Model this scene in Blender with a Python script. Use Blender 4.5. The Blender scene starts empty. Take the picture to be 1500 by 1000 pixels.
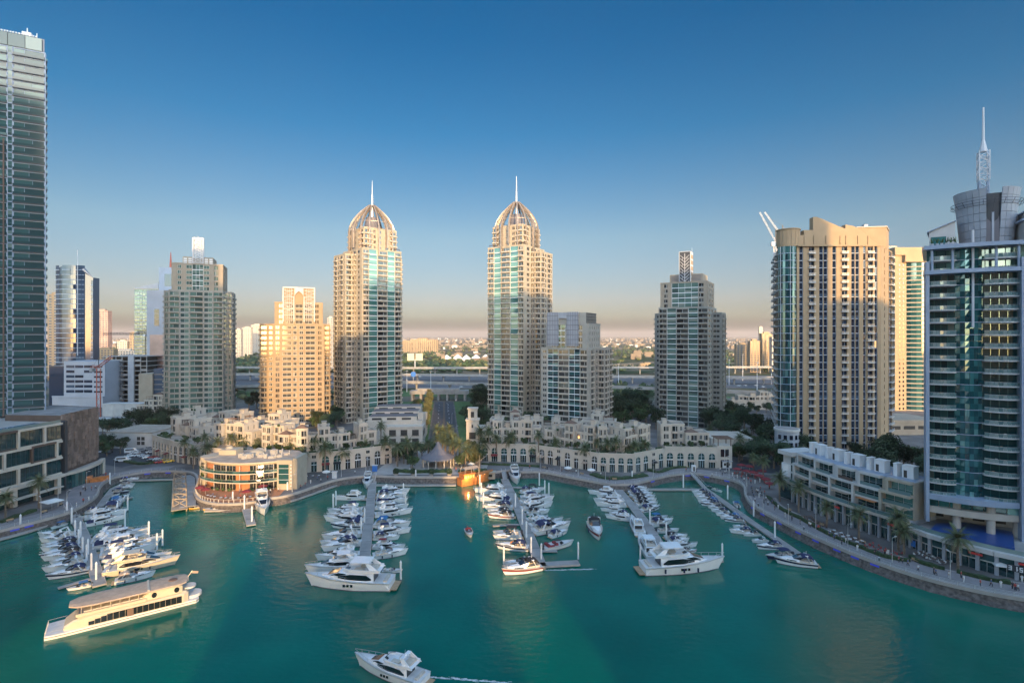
import bpy, bmesh, math, random
from math import sin, cos, pi, radians, sqrt, atan2
from mathutils import Vector, Matrix
S = bpy.context.scene
COL = S.collection
R = random.Random(7)

# ------------------------------------------------------------------ camera
CAM_H, FPX, HORIZ, CX = 62.0, 780.0, 491.0, 750.0
cd = bpy.data.cameras.new('camera'); cam = bpy.data.objects.new('camera', cd); COL.objects.link(cam)
cam.location = (0, 0, CAM_H); cam.rotation_euler = (radians(90), 0, 0)
cd.sensor_width = 36; cd.lens = FPX/1500*36; cd.shift_y = -(500-HORIZ)/1500
cd.clip_start = 1; cd.clip_end = 90000
S.camera = cam

# ------------------------------------------------------------------ sky, sun, exposure
SUN_EL = radians(10.5)
SUN_AZ = atan2(0.24, -1.0)          # compass angle of the sun, behind the camera and a little to its right
w = bpy.data.worlds.new('World'); S.world = w; w.use_nodes = True
wn, wl = w.node_tree.nodes, w.node_tree.links
bg = wn['Background']
sky = wn.new('ShaderNodeTexSky'); sky.sky_type = 'NISHITA'; sky.sun_disc = False
sky.sun_elevation = SUN_EL; sky.sun_rotation = SUN_AZ
sky.altitude = 0; sky.air_density = 1.0; sky.dust_density = 0.6; sky.ozone_density = 3.0
# sky tint: blue, rose band opposite the sun; unseen overhead and sunward sky brightened as fill
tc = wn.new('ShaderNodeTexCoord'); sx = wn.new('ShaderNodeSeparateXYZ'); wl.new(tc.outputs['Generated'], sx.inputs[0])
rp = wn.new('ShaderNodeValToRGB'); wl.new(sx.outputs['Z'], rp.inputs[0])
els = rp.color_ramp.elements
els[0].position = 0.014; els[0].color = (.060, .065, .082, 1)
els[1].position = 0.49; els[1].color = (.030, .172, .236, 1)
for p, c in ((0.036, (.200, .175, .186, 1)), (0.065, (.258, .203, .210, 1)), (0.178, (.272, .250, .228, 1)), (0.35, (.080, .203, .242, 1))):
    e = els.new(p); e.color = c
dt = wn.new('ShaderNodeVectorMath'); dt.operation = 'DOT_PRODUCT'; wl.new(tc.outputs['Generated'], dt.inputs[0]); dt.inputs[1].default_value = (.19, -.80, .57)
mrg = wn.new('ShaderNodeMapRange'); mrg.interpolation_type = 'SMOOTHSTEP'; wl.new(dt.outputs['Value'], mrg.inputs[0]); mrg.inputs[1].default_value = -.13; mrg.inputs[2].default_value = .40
sky_fill = wn.new('ShaderNodeMix'); sky_fill.data_type = 'RGBA'; wl.new(mrg.outputs[0], sky_fill.inputs[0]); wl.new(rp.outputs[0], sky_fill.inputs[6]); sky_fill.inputs[7].default_value = (2.1, 1.8, 1.5, 1)
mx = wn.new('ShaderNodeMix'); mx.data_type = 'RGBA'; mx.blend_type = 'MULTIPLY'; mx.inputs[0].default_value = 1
wl.new(sky.outputs[0], mx.inputs[6]); wl.new(sky_fill.outputs[2], mx.inputs[7]); wl.new(mx.outputs[2], bg.inputs[0])
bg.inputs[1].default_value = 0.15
sd = bpy.data.lights.new('sun', 'SUN'); sd.energy = 2.0; sd.angle = radians(0.6); sd.color = (1.0, 0.64, 0.29)
sun = bpy.data.objects.new('sun', sd); COL.objects.link(sun); sun.location = (60, -250, 120)
SDIR = Vector((sin(SUN_AZ)*cos(SUN_EL), cos(SUN_AZ)*cos(SUN_EL), sin(SUN_EL)))
sun.rotation_euler = (-SDIR).to_track_quat('-Z', 'Y').to_euler()
vs = S.view_settings
vs.view_transform = 'Standard'; vs.look = 'None'; vs.exposure = 1.85; vs.gamma = 1; vs.use_curve_mapping = False
S.cycles.max_bounces = 6; S.cycles.diffuse_bounces = 3; S.cycles.glossy_bounces = 3; S.cycles.volume_bounces = 0
S.cycles.transparent_max_bounces = 8

# ------------------------------------------------------------------ helpers
def P(px, py, z=0.0):
    """a ground point as measured on the photograph (pixel of the 1500 x 1000 picture, height z)"""
    Y = FPX*(CAM_H-z)/(py-HORIZ)
    return ((px-CX)*Y/FPX, Y)

MATS = {}
def mat(name, col, rough=.7, spec=.5, metal=0., var=.12, scale=.15, bump=0., emit=0., col2=None, island=0., detail=4, coord='w', coat=0.):
    m = bpy.data.materials.new(name); m.use_nodes = True
    n, l = m.node_tree.nodes, m.node_tree.links
    b = n['Principled BSDF']
    b.inputs['Roughness'].default_value = rough; b.inputs['Metallic'].default_value = metal
    b.inputs['Specular IOR Level'].default_value = spec
    b.inputs['Coat Weight'].default_value = coat
    g = n.new('ShaderNodeNewGeometry')
    t = n.new('ShaderNodeTexNoise'); t.inputs['Scale'].default_value = scale; t.inputs['Detail'].default_value = detail
    if coord == 'w': l.new(g.outputs['Position'], t.inputs['Vector'])
    else:
        c = n.new('ShaderNodeTexCoord'); l.new(c.outputs['Object'], t.inputs['Vector'])
    r = n.new('ShaderNodeValToRGB'); l.new(t.outputs['Fac'], r.inputs[0])
    lo = [max(0, c*(1-var)) for c in col]; hi = [min(1, c*(1+var)) for c in (col2 or col)]
    r.color_ramp.elements[0].position = .3; r.color_ramp.elements[1].position = .7
    r.color_ramp.elements[0].color = (*lo, 1); r.color_ramp.elements[1].color = (*hi, 1)
    out = r.outputs[0]
    if island:
        mr = n.new('ShaderNodeMapRange'); l.new(g.outputs['Random Per Island'], mr.inputs[0])
        mr.inputs[3].default_value = 1-island; mr.inputs[4].default_value = 1+island
        mm = n.new('ShaderNodeMix'); mm.data_type = 'RGBA'; mm.blend_type = 'MULTIPLY'; mm.inputs[0].default_value = 1
        l.new(out, mm.inputs[6]); l.new(mr.outputs[0], mm.inputs[7]); out = mm.outputs[2]
    l.new(out, b.inputs['Base Color'])
    if bump:
        bp = n.new('ShaderNodeBump'); bp.inputs['Strength'].default_value = bump; bp.inputs['Distance'].default_value = .3
        l.new(t.outputs['Fac'], bp.inputs['Height']); l.new(bp.outputs[0], b.inputs['Normal'])
    if emit:
        l.new(out, b.inputs['Emission Color']); b.inputs['Emission Strength'].default_value = emit
    MATS[name] = m
    return m

def glass(name, ramp, rough=.06, spec=.9, metal=.0):
    """opaque architectural glazing: every pane picks its own tint (blind, curtain, dark room)"""
    m = bpy.data.materials.new(name); m.use_nodes = True
    n, l = m.node_tree.nodes, m.node_tree.links
    b = n['Principled BSDF']; b.inputs['Roughness'].default_value = rough
    b.inputs['Specular IOR Level'].default_value = spec; b.inputs['Metallic'].default_value = metal
    b.inputs['IOR'].default_value = 1.7
    g = n.new('ShaderNodeNewGeometry'); r = n.new('ShaderNodeValToRGB'); r.color_ramp.interpolation = 'CONSTANT'
    l.new(g.outputs['Random Per Island'], r.inputs[0])
    e = r.color_ramp.elements
    e[0].position = 0; e[0].color = (*ramp[0][1], 1); e[1].position = ramp[1][0]; e[1].color = (*ramp[1][1], 1)
    for p, c in ramp[2:]:
        x = e.new(p); x.color = (*c, 1)
    l.new(r.outputs[0], b.inputs['Base Color'])
    MATS[name] = m

class MB:
    def __init__(s): s.v, s.f, s.m, s.T = [], [], [], None
    def add(s, vs, fs, m=0):
        o = len(s.v)
        if s.T is not None: vs = [tuple(s.T @ Vector(v)) for v in vs]
        s.v += vs; s.f += [tuple(i+o for i in f) for f in fs]
        s.m += ([m]*len(fs) if isinstance(m, int) else m)
    def box(s, x0, x1, y0, y1, z0, z1, m=0, bottom=True):
        vs = [(x0,y0,z0),(x1,y0,z0),(x1,y1,z0),(x0,y1,z0),(x0,y0,z1),(x1,y0,z1),(x1,y1,z1),(x0,y1,z1)]
        fs = [(4,5,6,7),(0,1,5,4),(1,2,6,5),(2,3,7,6),(3,0,4,7)] + ([(3,2,1,0)] if bottom else [])
        s.add(vs, fs, m)
    def cbox(s, cx, cy, cz, sx, sy, sz, m=0): s.box(cx-sx/2, cx+sx/2, cy-sy/2, cy+sy/2, cz-sz/2, cz+sz/2, m)
    def prism(s, poly, z0, z1, m=0, mt=None, bottom=False):
        n = len(poly)
        if isinstance(z1, (int, float)): z1 = [z1]*n
        s.add([(x,y,z0) for x,y in poly] + [(poly[i][0], poly[i][1], z1[i]) for i in range(n)],
              [(i,(i+1)%n,n+(i+1)%n,n+i) for i in range(n)] + [tuple(range(n,2*n))] + ([tuple(range(n-1,-1,-1))] if bottom else []),
              [m]*n + [m if mt is None else mt] + ([m] if bottom else []))
    def cyl(s, p0, p1, r0, r1=None, n=8, m=0, caps=True):
        r1 = r0 if r1 is None else r1
        p0, p1 = Vector(p0), Vector(p1); d = (p1-p0).normalized()
        a = d.orthogonal().normalized(); b = d.cross(a)
        vs = [tuple(p+(a*cos(2*pi*i/n)+b*sin(2*pi*i/n))*r) for p, r in ((p0,r0),(p1,r1)) for i in range(n)]
        fs = [(i,(i+1)%n,n+(i+1)%n,n+i) for i in range(n)]
        if caps: fs += [tuple(range(n-1,-1,-1)), tuple(range(n,2*n))]
        s.add(vs, fs, m)
    def bar(s, p0, p1, wd, ht, m=0):
        """a rectangular bar from p0 to p1"""
        p0, p1 = Vector(p0), Vector(p1); d = (p1-p0).normalized()
        up = Vector((0,0,1)) if abs(d.z) < .95 else Vector((0,1,0))
        a = d.cross(up).normalized()*wd/2; b = a.cross(d).normalized()*ht/2
        vs = [tuple(p+q) for p in (p0,p1) for q in (-a-b, a-b, a+b, -a+b)]
        s.add(vs, [(0,1,5,4),(1,2,6,5),(2,3,7,6),(3,0,4,7),(3,2,1,0),(4,5,6,7)], m)
    def loft(s, rings, m=0, closed=False, caps=True):
        n = len(rings[0]); vs = [tuple(p) for r in rings for p in r]; fs = []
        for i in range(len(rings)-1):
            for j in range(n if closed else n-1):
                k = (j+1) % n
                fs.append((i*n+j, i*n+k, (i+1)*n+k, (i+1)*n+j))
        if caps: fs += [tuple(range(n-1,-1,-1)), tuple(range((len(rings)-1)*n, len(rings)*n))]
        s.add(vs, fs, m)
    def build(s, name, mats, parent=None, smooth=False, label=None, kind=None):
        me = bpy.data.meshes.new(name)
        me.from_pydata(s.v, [], s.f)
        for x in ([mats] if isinstance(mats, str) else mats): me.materials.append(MATS[x])
        if any(s.m): me.polygons.foreach_set('material_index', s.m)
        if smooth: me.polygons.foreach_set('use_smooth', [True]*len(s.f))
        o = bpy.data.objects.new(name, me); COL.objects.link(o)
        if parent is not None: o.parent = parent
        if label: o['label'] = label
        if kind: o['kind'] = kind
        return o
def flip_fix(o):
    bm = bmesh.new(); bm.from_mesh(o.data); bmesh.ops.recalc_face_normals(bm, faces=bm.faces); bm.to_mesh(o.data); bm.free(); return o

def tag(o, label, cat, group=None, kind=None):
    if kind: o['kind'] = kind
    else: o['label'] = label; o['category'] = cat
    if group: o['group'] = group
    return o
def thing(name, label, cat, loc=(0,0,0), rz=0., group=None):
    o = bpy.data.objects.new(name, None); COL.objects.link(o); o.empty_display_size = .5
    o.location = loc; o.rotation_euler = (0,0,rz)
    return tag(o, label, cat, group)
CH = {}
def children(o):
    return [c for c in bpy.data.objects if c.parent == o]
class Proto:
    """a finished thing remembered with its tree, so that copies are cheap"""
    def __init__(s, root, tree): s.root, s.tree, s.used = root, tree, False     # tree = [(part, [sub-parts])]
    def put(s, loc, rz, label, cat=None, group=None, scale=1.):
        if not s.used: r = s.root; s.used = True
        else:
            r = s.root.copy(); COL.objects.link(r)
            for part, subs in s.tree:
                c = part.copy(); COL.objects.link(c); c.parent = r
                for q in subs:
                    d = q.copy(); COL.objects.link(d); d.parent = c
        r.location = loc; r.rotation_euler = (0, 0, rz)
        r.scale = (scale,)*3 if isinstance(scale, (int, float)) else scale
        r['label'] = label
        if cat: r['category'] = cat
        if group: r['group'] = group
        return r
ORD = ['first','second','third','fourth','fifth','sixth','seventh','eighth','ninth','tenth','eleventh','twelfth','thirteenth','fourteenth','fifteenth','sixteenth','seventeenth','eighteenth','nineteenth','twentieth']
def nth(i):
    if i < 20: return ORD[i]
    t = ['twenty','thirty','forty','fifty','sixty'][(i+1)//10-2]
    return t+'-'+ORD[(i+1)%10-1] if (i+1) % 10 else {'twenty':'twentieth','thirty':'thirtieth','forty':'fortieth','fifty':'fiftieth','sixty':'sixtieth'}[t]

# ------------------------------------------------------------------ materials
mat('grey_stone', (.34,.32,.28), .8, var=.1, scale=.25)
mat('cream_stone', (.40,.35,.275), .8, var=.10, scale=.25)
mat('tan_stone', (.34,.285,.22), .8, var=.10, scale=.2)
mat('sand_render', (.34,.245,.150), .8, var=.08, scale=.2)
mat('pale_render', (.50,.44,.37), .8, var=.08, scale=.3)
mat('white_render', (.53,.51,.49), .75, var=.08, scale=.3)
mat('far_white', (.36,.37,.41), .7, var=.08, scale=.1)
mat('white_panel', (.72,.72,.72), .5, var=.05, scale=.2)
mat('grey_panel', (.34,.36,.40), .5, var=.10, scale=.3)
mat('blue_grey_panel', (.30,.36,.46), .35, var=.1, scale=.2)
mat('dark_brown', (.10,.065,.05), .6, var=.2, scale=.4)
mat('brown_tile', (.19,.135,.11), .6, var=.25, scale=.8, island=.35)
mat('roof_grey', (.27,.25,.24), .9, var=.25, scale=.3)
mat('roof_tan', (.38,.31,.25), .9, var=.2, scale=.3)
mat('concrete', (.30,.285,.27), .9, var=.18, scale=.2)
mat('dark_recess', (.05,.045,.04), .9, var=.3)
mat('shade_brown', (.16,.10,.075), .8, var=.2)
mat('metal_silver', (.62,.60,.58), .35, metal=.6, var=.05)
mat('metal_dark', (.06,.065,.075), .5, metal=.3, var=.1)
mat('metal_white', (.58,.58,.60), .45, var=.05)
mat('rib_metal', (.40,.33,.27), .4, metal=.5, var=.08)
mat('louvre_grey', (.15,.14,.155), .6, var=.1)
mat('red_steel', (.45,.10,.06), .6, var=.1)
mat('gelcoat', (.80,.80,.81), .22, coat=.5, var=.03, scale=.5)
mat('gelcoat_cream', (.58,.50,.38), .25, coat=.5, var=.04, scale=.5)
mat('deck_grey', (.60,.59,.58), .6, var=.08, scale=1.)
mat('teak', (.40,.27,.16), .7, var=.2, scale=2.)
mat('navy_gel', (.015,.02,.07), .2, coat=.5, var=.1)
mat('navy_canvas', (.018,.028,.085), .85, var=.2, scale=1.)
mat('blue_canvas', (.03,.13,.30), .85, var=.2, scale=1.)
mat('black_canvas', (.02,.02,.025), .85, var=.2, scale=1.)
mat('red_canvas', (.20,.025,.03), .8, var=.2, scale=1.)
mat('tan_canvas', (.40,.31,.24), .85, var=.15, scale=1.)
mat('upholstery', (.55,.48,.40), .8, var=.15, scale=2.)
mat('antifoul', (.10,.10,.12), .6, var=.2)
mat('yellow_gel', (.80,.44,.01), .3, var=.05)
mat('wood_orange', (.46,.17,.05), .55, var=.25, scale=1.2)
mat('wood_jetty', (.34,.27,.20), .85, var=.25, scale=1.)
mat('brick_orange', (.46,.19,.09), .85, var=.15, scale=2.)
mat('quay_stone', (.30,.26,.23), .9, var=.25, scale=.6)
mat('quay_rock', (.12,.10,.09), .95, var=.5, scale=1.2, bump=.6)
mat('paving', (.25,.225,.225), .85, var=.14, scale=.35)
mat('paving_light', (.38,.34,.31), .85, var=.12, scale=.35)
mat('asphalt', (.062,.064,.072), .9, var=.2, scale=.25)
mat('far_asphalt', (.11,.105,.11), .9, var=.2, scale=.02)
mat('paint_white', (.75,.75,.75), .7, var=.1)
mat('grass', (.07,.13,.035), .95, var=.35, scale=.6)
mat('lawn', (.08,.15,.04), .95, var=.25, scale=.05)
mat('soil', (.15,.11,.08), .95, var=.3, scale=.8)
mat('hedge', (.035,.065,.025), .95, var=.5, scale=1.5, bump=.6)
mat('bark', (.20,.15,.11), .95, var=.3, scale=2.)
mat('leaf_dark', (.030,.052,.022), .9, var=.35, scale=.35, island=.45)
mat('leaf_green', (.050,.085,.030), .9, var=.35, scale=.35, island=.45)
mat('leaf_olive', (.12,.12,.045), .9, var=.3, scale=.3, island=.45)
mat('palm_leaf', (.095,.115,.05), .8, var=.25, scale=.3, island=.4)
mat('palm_dry', (.20,.15,.08), .9, var=.25)
mat('pool_tile', (.018,.065,.22), .3, var=.1, scale=.6)
mat('pool_water', (.05,.22,.36), .06, var=.1)
mat('car_white', (.75,.75,.75), .25, coat=.6, var=.02)
mat('car_black', (.02,.02,.025), .25, coat=.6, var=.02)
mat('car_silver', (.40,.41,.43), .3, metal=.5, var=.02)
mat('car_red', (.35,.03,.03), .25, coat=.6, var=.02)
mat('car_yellow', (.75,.45,.03), .25, coat=.6, var=.02)
mat('car_blue', (.03,.08,.25), .25, coat=.6, var=.02)
mat('rubber', (.02,.02,.02), .9, var=.1)
mat('skin', (.42,.27,.19), .7, var=.05)
mat('cloth_white', (.70,.69,.67), .9, var=.05)
mat('cloth_dark', (.03,.035,.05), .9, var=.2)
mat('cloth_blue', (.06,.11,.25), .9, var=.2)
mat('cloth_red', (.40,.06,.06), .9, var=.2)
mat('hair', (.03,.02,.015), .8, var=.2)
mat('billboard', (.62,.52,.38), .6, var=.05)
mat('sign_blue', (.03,.16,.50), .5, var=.05)
mat('sign_red', (.60,.05,.05), .5, var=.05)
mat('blue_lamp', (.05,.07,.60), .5, var=.02, emit=.05)
mat('warm_lamp', (1.0,.45,.12), .5, var=.02, emit=.35)
mat('far_block', (.22,.17,.125), .9, var=.2, scale=.01, island=.3)
mat('pink_glass', (.40,.26,.22), .3, var=.25, scale=.08)
glass('window_glass', [(0,(.012,.014,.016)),(.35,(.03,.035,.04)),(.6,(.07,.07,.065)),(.82,(.16,.14,.12)),(.94,(.30,.27,.22))], .08)
glass('teal_glass', [(0,(.05,.16,.145)),(.25,(.08,.21,.19)),(.5,(.13,.28,.245)),(.75,(.05,.15,.145)),(.9,(.22,.36,.31))], .06, .9, .2)
glass('deep_glass', [(0,(.006,.035,.045)),(.3,(.012,.062,.072)),(.6,(.025,.10,.105)),(.85,(.06,.17,.165)),(.95,(.14,.26,.24))], .05, .9, .3)
glass('marina_glass', [(0,(.010,.085,.095)),(.3,(.020,.13,.14)),(.55,(.05,.21,.21)),(.78,(.010,.06,.07)),(.9,(.16,.36,.34))], .05, .9, .25)
glass('loggia_glass', [(0,(.006,.035,.045)),(.3,(.012,.06,.07)),(.6,(.02,.085,.09)),(.88,(.10,.14,.13))], .18, .25, 0); MATS['loggia_glass'].node_tree.nodes['Principled BSDF'].inputs['IOR'].default_value = 1.3
glass('tower_teal', [(0,(.03,.085,.09)),(.3,(.05,.12,.12)),(.55,(.08,.17,.16)),(.75,(.03,.07,.075)),(.9,(.18,.25,.23))], .08, .45, .1)
glass('blue_glass', [(0,(.010,.020,.045)),(.4,(.016,.032,.07)),(.75,(.03,.055,.10)),(.93,(.06,.10,.16))], .05, .9, .3)
glass('pale_glass', [(0,(.09,.17,.15)),(.3,(.14,.25,.215)),(.55,(.20,.30,.255)),(.75,(.06,.11,.10)),(.9,(.30,.34,.29))], .07, .9, .25)
glass('office_glass', [(0,(.03,.05,.09)),(.4,(.05,.08,.13)),(.8,(.09,.13,.19))], .07, .5, .1)
glass('boat_glass', [(0,(.008,.009,.012)),(.5,(.014,.015,.02))], .05)
glass('rail_glass', [(0,(.12,.20,.20)),(.5,(.18,.27,.26)),(.8,(.27,.33,.31))], .1, .8, .1)
# ================================================================== water, land, quay
def water_mat():
    m = bpy.data.materials.new('sea_water'); m.use_nodes = True
    n, l = m.node_tree.nodes, m.node_tree.links; b = n['Principled BSDF']
    g = n.new('ShaderNodeNewGeometry')
    t = n.new('ShaderNodeTexNoise'); t.inputs['Scale'].default_value = .035; t.inputs['Detail'].default_value = 3
    l.new(g.outputs['Position'], t.inputs['Vector'])
    r = n.new('ShaderNodeValToRGB'); l.new(t.outputs['Fac'], r.inputs[0])
    r.color_ramp.elements[0].position = .32; r.color_ramp.elements[0].color = (.000,.094,.068,1)
    r.color_ramp.elements[1].position = .72; r.color_ramp.elements[1].color = (.001,.145,.100,1)
    l.new(r.outputs[0], b.inputs['Base Color'])
    b.inputs['Roughness'].default_value = .10; b.inputs['IOR'].default_value = 1.33
    mp = n.new('ShaderNodeMapping'); mp.inputs['Scale'].default_value = (.55, .9, 1); l.new(g.outputs['Position'], mp.inputs[0])
    t2 = n.new('ShaderNodeTexNoise'); t2.inputs['Scale'].default_value = .9; t2.inputs['Detail'].default_value = 7
    l.new(mp.outputs[0], t2.inputs['Vector'])
    bp = n.new('ShaderNodeBump'); bp.inputs['Strength'].default_value = .30; bp.inputs['Distance'].default_value = .25
    l.new(t2.outputs['Fac'], bp.inputs['Height']); l.new(bp.outputs[0], b.inputs['Normal'])
    MATS['sea_water'] = m
water_mat()
def ground_mat():
    m = bpy.data.materials.new('ground'); m.use_nodes = True
    n, l = m.node_tree.nodes, m.node_tree.links; b = n['Principled BSDF']; b.inputs['Roughness'].default_value = .95
    b.inputs['Specular IOR Level'].default_value = .1
    g = n.new('ShaderNodeNewGeometry'); s = n.new('ShaderNodeSeparateXYZ'); l.new(g.outputs['Position'], s.inputs[0])
    def noise(sc, det=5):
        t = n.new('ShaderNodeTexNoise'); t.inputs['Scale'].default_value = sc; t.inputs['Detail'].default_value = det
        l.new(g.outputs['Position'], t.inputs['Vector']); return t.outputs['Fac']
    def ramp(f, a, ca, c, cc):
        r = n.new('ShaderNodeValToRGB'); l.new(f, r.inputs[0]); e = r.color_ramp.elements
        e[0].position = a; e[0].color = (*ca,1); e[1].position = c; e[1].color = (*cc,1); return r.outputs[0]
    def mixc(f, a, c):
        x = n.new('ShaderNodeMix'); x.data_type = 'RGBA'; l.new(f, x.inputs[0]); l.new(a, x.inputs[6]); l.new(c, x.inputs[7]); return x.outputs[2]
    def band(y0, y1):
        x = n.new('ShaderNodeMapRange'); l.new(s.outputs['Y'], x.inputs[0]); x.inputs[1].default_value = y0; x.inputs[2].default_value = y1; return x.outputs[0]
    near = ramp(noise(.12), .35, (.13,.12,.115), .65, (.22,.20,.19))
    mid = ramp(noise(.011), .46, (.05,.068,.028), .60, (.20,.16,.11))
    far = ramp(noise(.0023, 8), .44, (.065,.07,.035), .60, (.36,.27,.20))
    c = mixc(band(430, 520), near, mid); c = mixc(band(1300, 2600), c, far)
    l.new(c, b.inputs['Base Color']); MATS['ground'] = m
ground_mat()

SHORE_PX = [(-120,800),(-60,790),(0,777),(60,762),(101,750),(130,735),(142,725),(146,714),(154,706),(168,699),(190,695),(216,691),(247,689.5),(275,691),
 (287,696),(289,708),(285,720),(292,731),(312,737),(342,738),(371,735),(393,730),(415,727),(440,720),(460,713),(491,703),(520,698.5),(551,697),(575,698),
 (620,698.5),(663,698.5),(700,697),(715,693),(735,690),(748,688.5),(766,691),(792,691),(821,696),(850,701.5),(880,707),(895,709),(915,709.5),(929,708.5),
 (955,702),(981,696),(1007,693.5),(1025,694),(1059,700),(1080,705.5),(1090,713),(1092,725),(1104,741),(1148,765),(1203,791),(1272,819),(1350,845),(1428,864),(1500,877),(1580,888)]
ZQ = 2.5
def smooth_line(pts, step=1.6):
    out = []
    for i in range(len(pts)-1):
        p0, p1, p2, p3 = (Vector(pts[max(0, min(len(pts)-1, j))]) for j in (i-1, i, i+1, i+2))
        k = max(1, int((p2-p1).length/step))
        for q in range(k):
            t = q/k
            out.append(.5*((2*p1)+(p2-p0)*t+(2*p0-5*p1+4*p2-p3)*t*t+(3*p1-p0-3*p2+p3)*t**3))
    out.append(Vector(pts[-1])); return out
SHORE = smooth_line([P(x, y, ZQ) for x, y in SHORE_PX])
def normals(line):
    ns = []
    for i in range(len(line)):
        d = (line[min(i+1, len(line)-1)]-line[max(i-1, 0)]).normalized(); ns.append(Vector((d.y, -d.x)))   # points to the water
    return ns
SN = normals(SHORE)

def land():
    b = MB()
    pts = [(p.x, p.y) for p in SHORE]
    outer = [(500, 100), (60000, 100), (60000, 80000), (-60000, 80000), (-60000, 120), (-500, 120)]
    poly = pts + outer
    b.add([(x, y, ZQ) for x, y in poly], [tuple(range(len(poly)))], 0)
    o = b.build('ground', 'ground', kind='structure')
    bm = bmesh.new(); bm.from_mesh(o.data)
    bmesh.ops.triangulate(bm, faces=bm.faces, ngon_method='EAR_CLIP')
    bmesh.ops.recalc_face_normals(bm, faces=bm.faces)
    for f in bm.faces:
        if f.normal.z < 0: f.normal_flip()
    bm.to_mesh(o.data); bm.free()
land()
b = MB(); b.add([(-900,66,0),(900,66,0),(900,330,0),(-900,330,0)], [(0,1,2,3)]); b.build('water', 'sea_water', kind='structure')
b = MB(); b.box(-900, 900, -1500, 66, -3, 2.4, 0); b.build('near_bank', 'paving', kind='structure')

def quay():
    rows = ((.25, ZQ-.25), (.35, 1.7), (.7, .9), (1.3, .15), (1.7, -.6))
    b = MB(); rr = random.Random(3)
    rings = []
    for i, (p, n) in enumerate(zip(SHORE, SN)):
        ring = []
        for k, (o, z) in enumerate(rows):
            j = rr.uniform(-.28, .28) if k > 1 else 0
            ring.append((p.x+n.x*(o+j), p.y+n.y*(o+j), z+(rr.uniform(-.15,.15) if 0 < k < 4 else 0)))
        rings.append(ring)
    b.loft(rings, 0, caps=False)
    b.build('quay_wall', 'quay_rock', kind='structure')
    b = MB()
    b.loft([[(p.x-n.x*.5, p.y-n.y*.5, ZQ-.1), (p.x-n.x*.5, p.y-n.y*.5, ZQ+.38), (p.x+n.x*.35, p.y+n.y*.35, ZQ+.38), (p.x+n.x*.35, p.y+n.y*.35, ZQ-.45), (p.x-n.x*.1, p.y-n.y*.1, ZQ-.45)] for p, n in zip(SHORE, SN)], 0, closed=True)
    b.build('quay_coping', 'paving_light', kind='structure')
quay()
# paved promenade strip along the whole quay, 4 mm over the ground
def strip(name, line, w0, w1, z, m, kind='structure'):
    b = MB(); ns = normals(line)
    b.loft([[(p.x-n.x*w0, p.y-n.y*w0, z), (p.x-n.x*w1, p.y-n.y*w1, z)] for p, n in zip(line, ns)], 0, caps=False)
    o = b.build(name, m, kind=kind)
    bm = bmesh.new(); bm.from_mesh(o.data)
    for f in bm.faces:
        if f.normal.z < 0: f.normal_flip()
    bm.to_mesh(o.data); bm.free(); return o
coarse = SHORE[::3]
i_r = min(range(len(SHORE)), key=lambda i: (SHORE[i]-Vector(P(1092,725,ZQ))).length)
strip('promenade', SHORE[:min(range(len(SHORE)), key=lambda i: (SHORE[i]-Vector(P(247,690,ZQ))).length)], .5, 9., ZQ+.004, 'paving')
strip('promenade', SHORE[min(range(len(SHORE)), key=lambda i: (SHORE[i]-Vector(P(766,691,ZQ))).length):min(range(len(SHORE)), key=lambda i: (SHORE[i]-Vector(P(1070,703,ZQ))).length)], .5, 8.5, ZQ+.004, 'paving')
strip('promenade', SHORE[i_r:], .5, 10.5, ZQ+.004, 'paving')
strip('paving_band', SHORE[i_r:], 1.1, 1.7, ZQ+.008, 'paving_light')
strip('paving_band', SHORE[i_r:], 9.6, 10.2, ZQ+.008, 'paving_light')
# railing on the quay, three lengths
def railing(i0, i1, label):
    b = MB(); pts = [(SHORE[i].x+SN[i].x*.1, SHORE[i].y+SN[i].y*.1) for i in range(i0, i1)]
    for k in range(0, len(pts), 2):
        b.box(pts[k][0]-.05, pts[k][0]+.05, pts[k][1]-.05, pts[k][1]+.05, ZQ+.38, ZQ+1.25, 0)
    for k in range(len(pts)-1):
        for z in (.72, .98, 1.27):
            b.bar((*pts[k], ZQ+z), (*pts[k+1], ZQ+z), .05, .05, 0)
    tag(b.build('quay_railing', 'metal_silver'), label, 'railing', 'railings on the quay edge')
def near_i(px, py): return min(range(len(SHORE)), key=lambda i: (SHORE[i]-Vector(P(px,py,ZQ))).length)
railing(near_i(0,777), near_i(275,691), 'thin metal railing along the left quay behind the first jetty')
railing(near_i(766,691), near_i(1007,694), 'thin metal railing along the curved quay below the cream arcades right of the road')
railing(near_i(1040,697), len(SHORE), 'thin metal railing along the long curved promenade below the glass tower on the right')
# blue lamps set in the quay wall
def lamp_row(spots, where):
    spots = [near_i(*s) for s in spots]
    for k, i in enumerate(spots):
        b = MB(); p, n = SHORE[i], SN[i]; d = Vector((-n.y, n.x))
        b.bar((p.x+n.x*.42-d.x*1.1, p.y+n.y*.42-d.y*1.1, ZQ-.75), (p.x+n.x*.42+d.x*1.1, p.y+n.y*.42+d.y*1.1, ZQ-.75), .14, .4, 0)
        tag(b.build('quay_lamp', 'blue_lamp'), f'blue lamp strip in the quay wall, {nth(k)} from left {where}', 'lamp', 'blue lamps in the quay wall')
lamp_row([(929,708),(955,702),(1007,694),(1036,697),(1064,702)], 'by the right jetties')
lamp_row([(1106,742),(1120,751),(1143,763),(1167,775),(1195,788),(1222,800),(1250,811),(1280,823)], 'along right promenade')
lamp_row([(20,773),(46,766),(185,696),(217,691),(247,690)], 'on the left quay')
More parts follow.
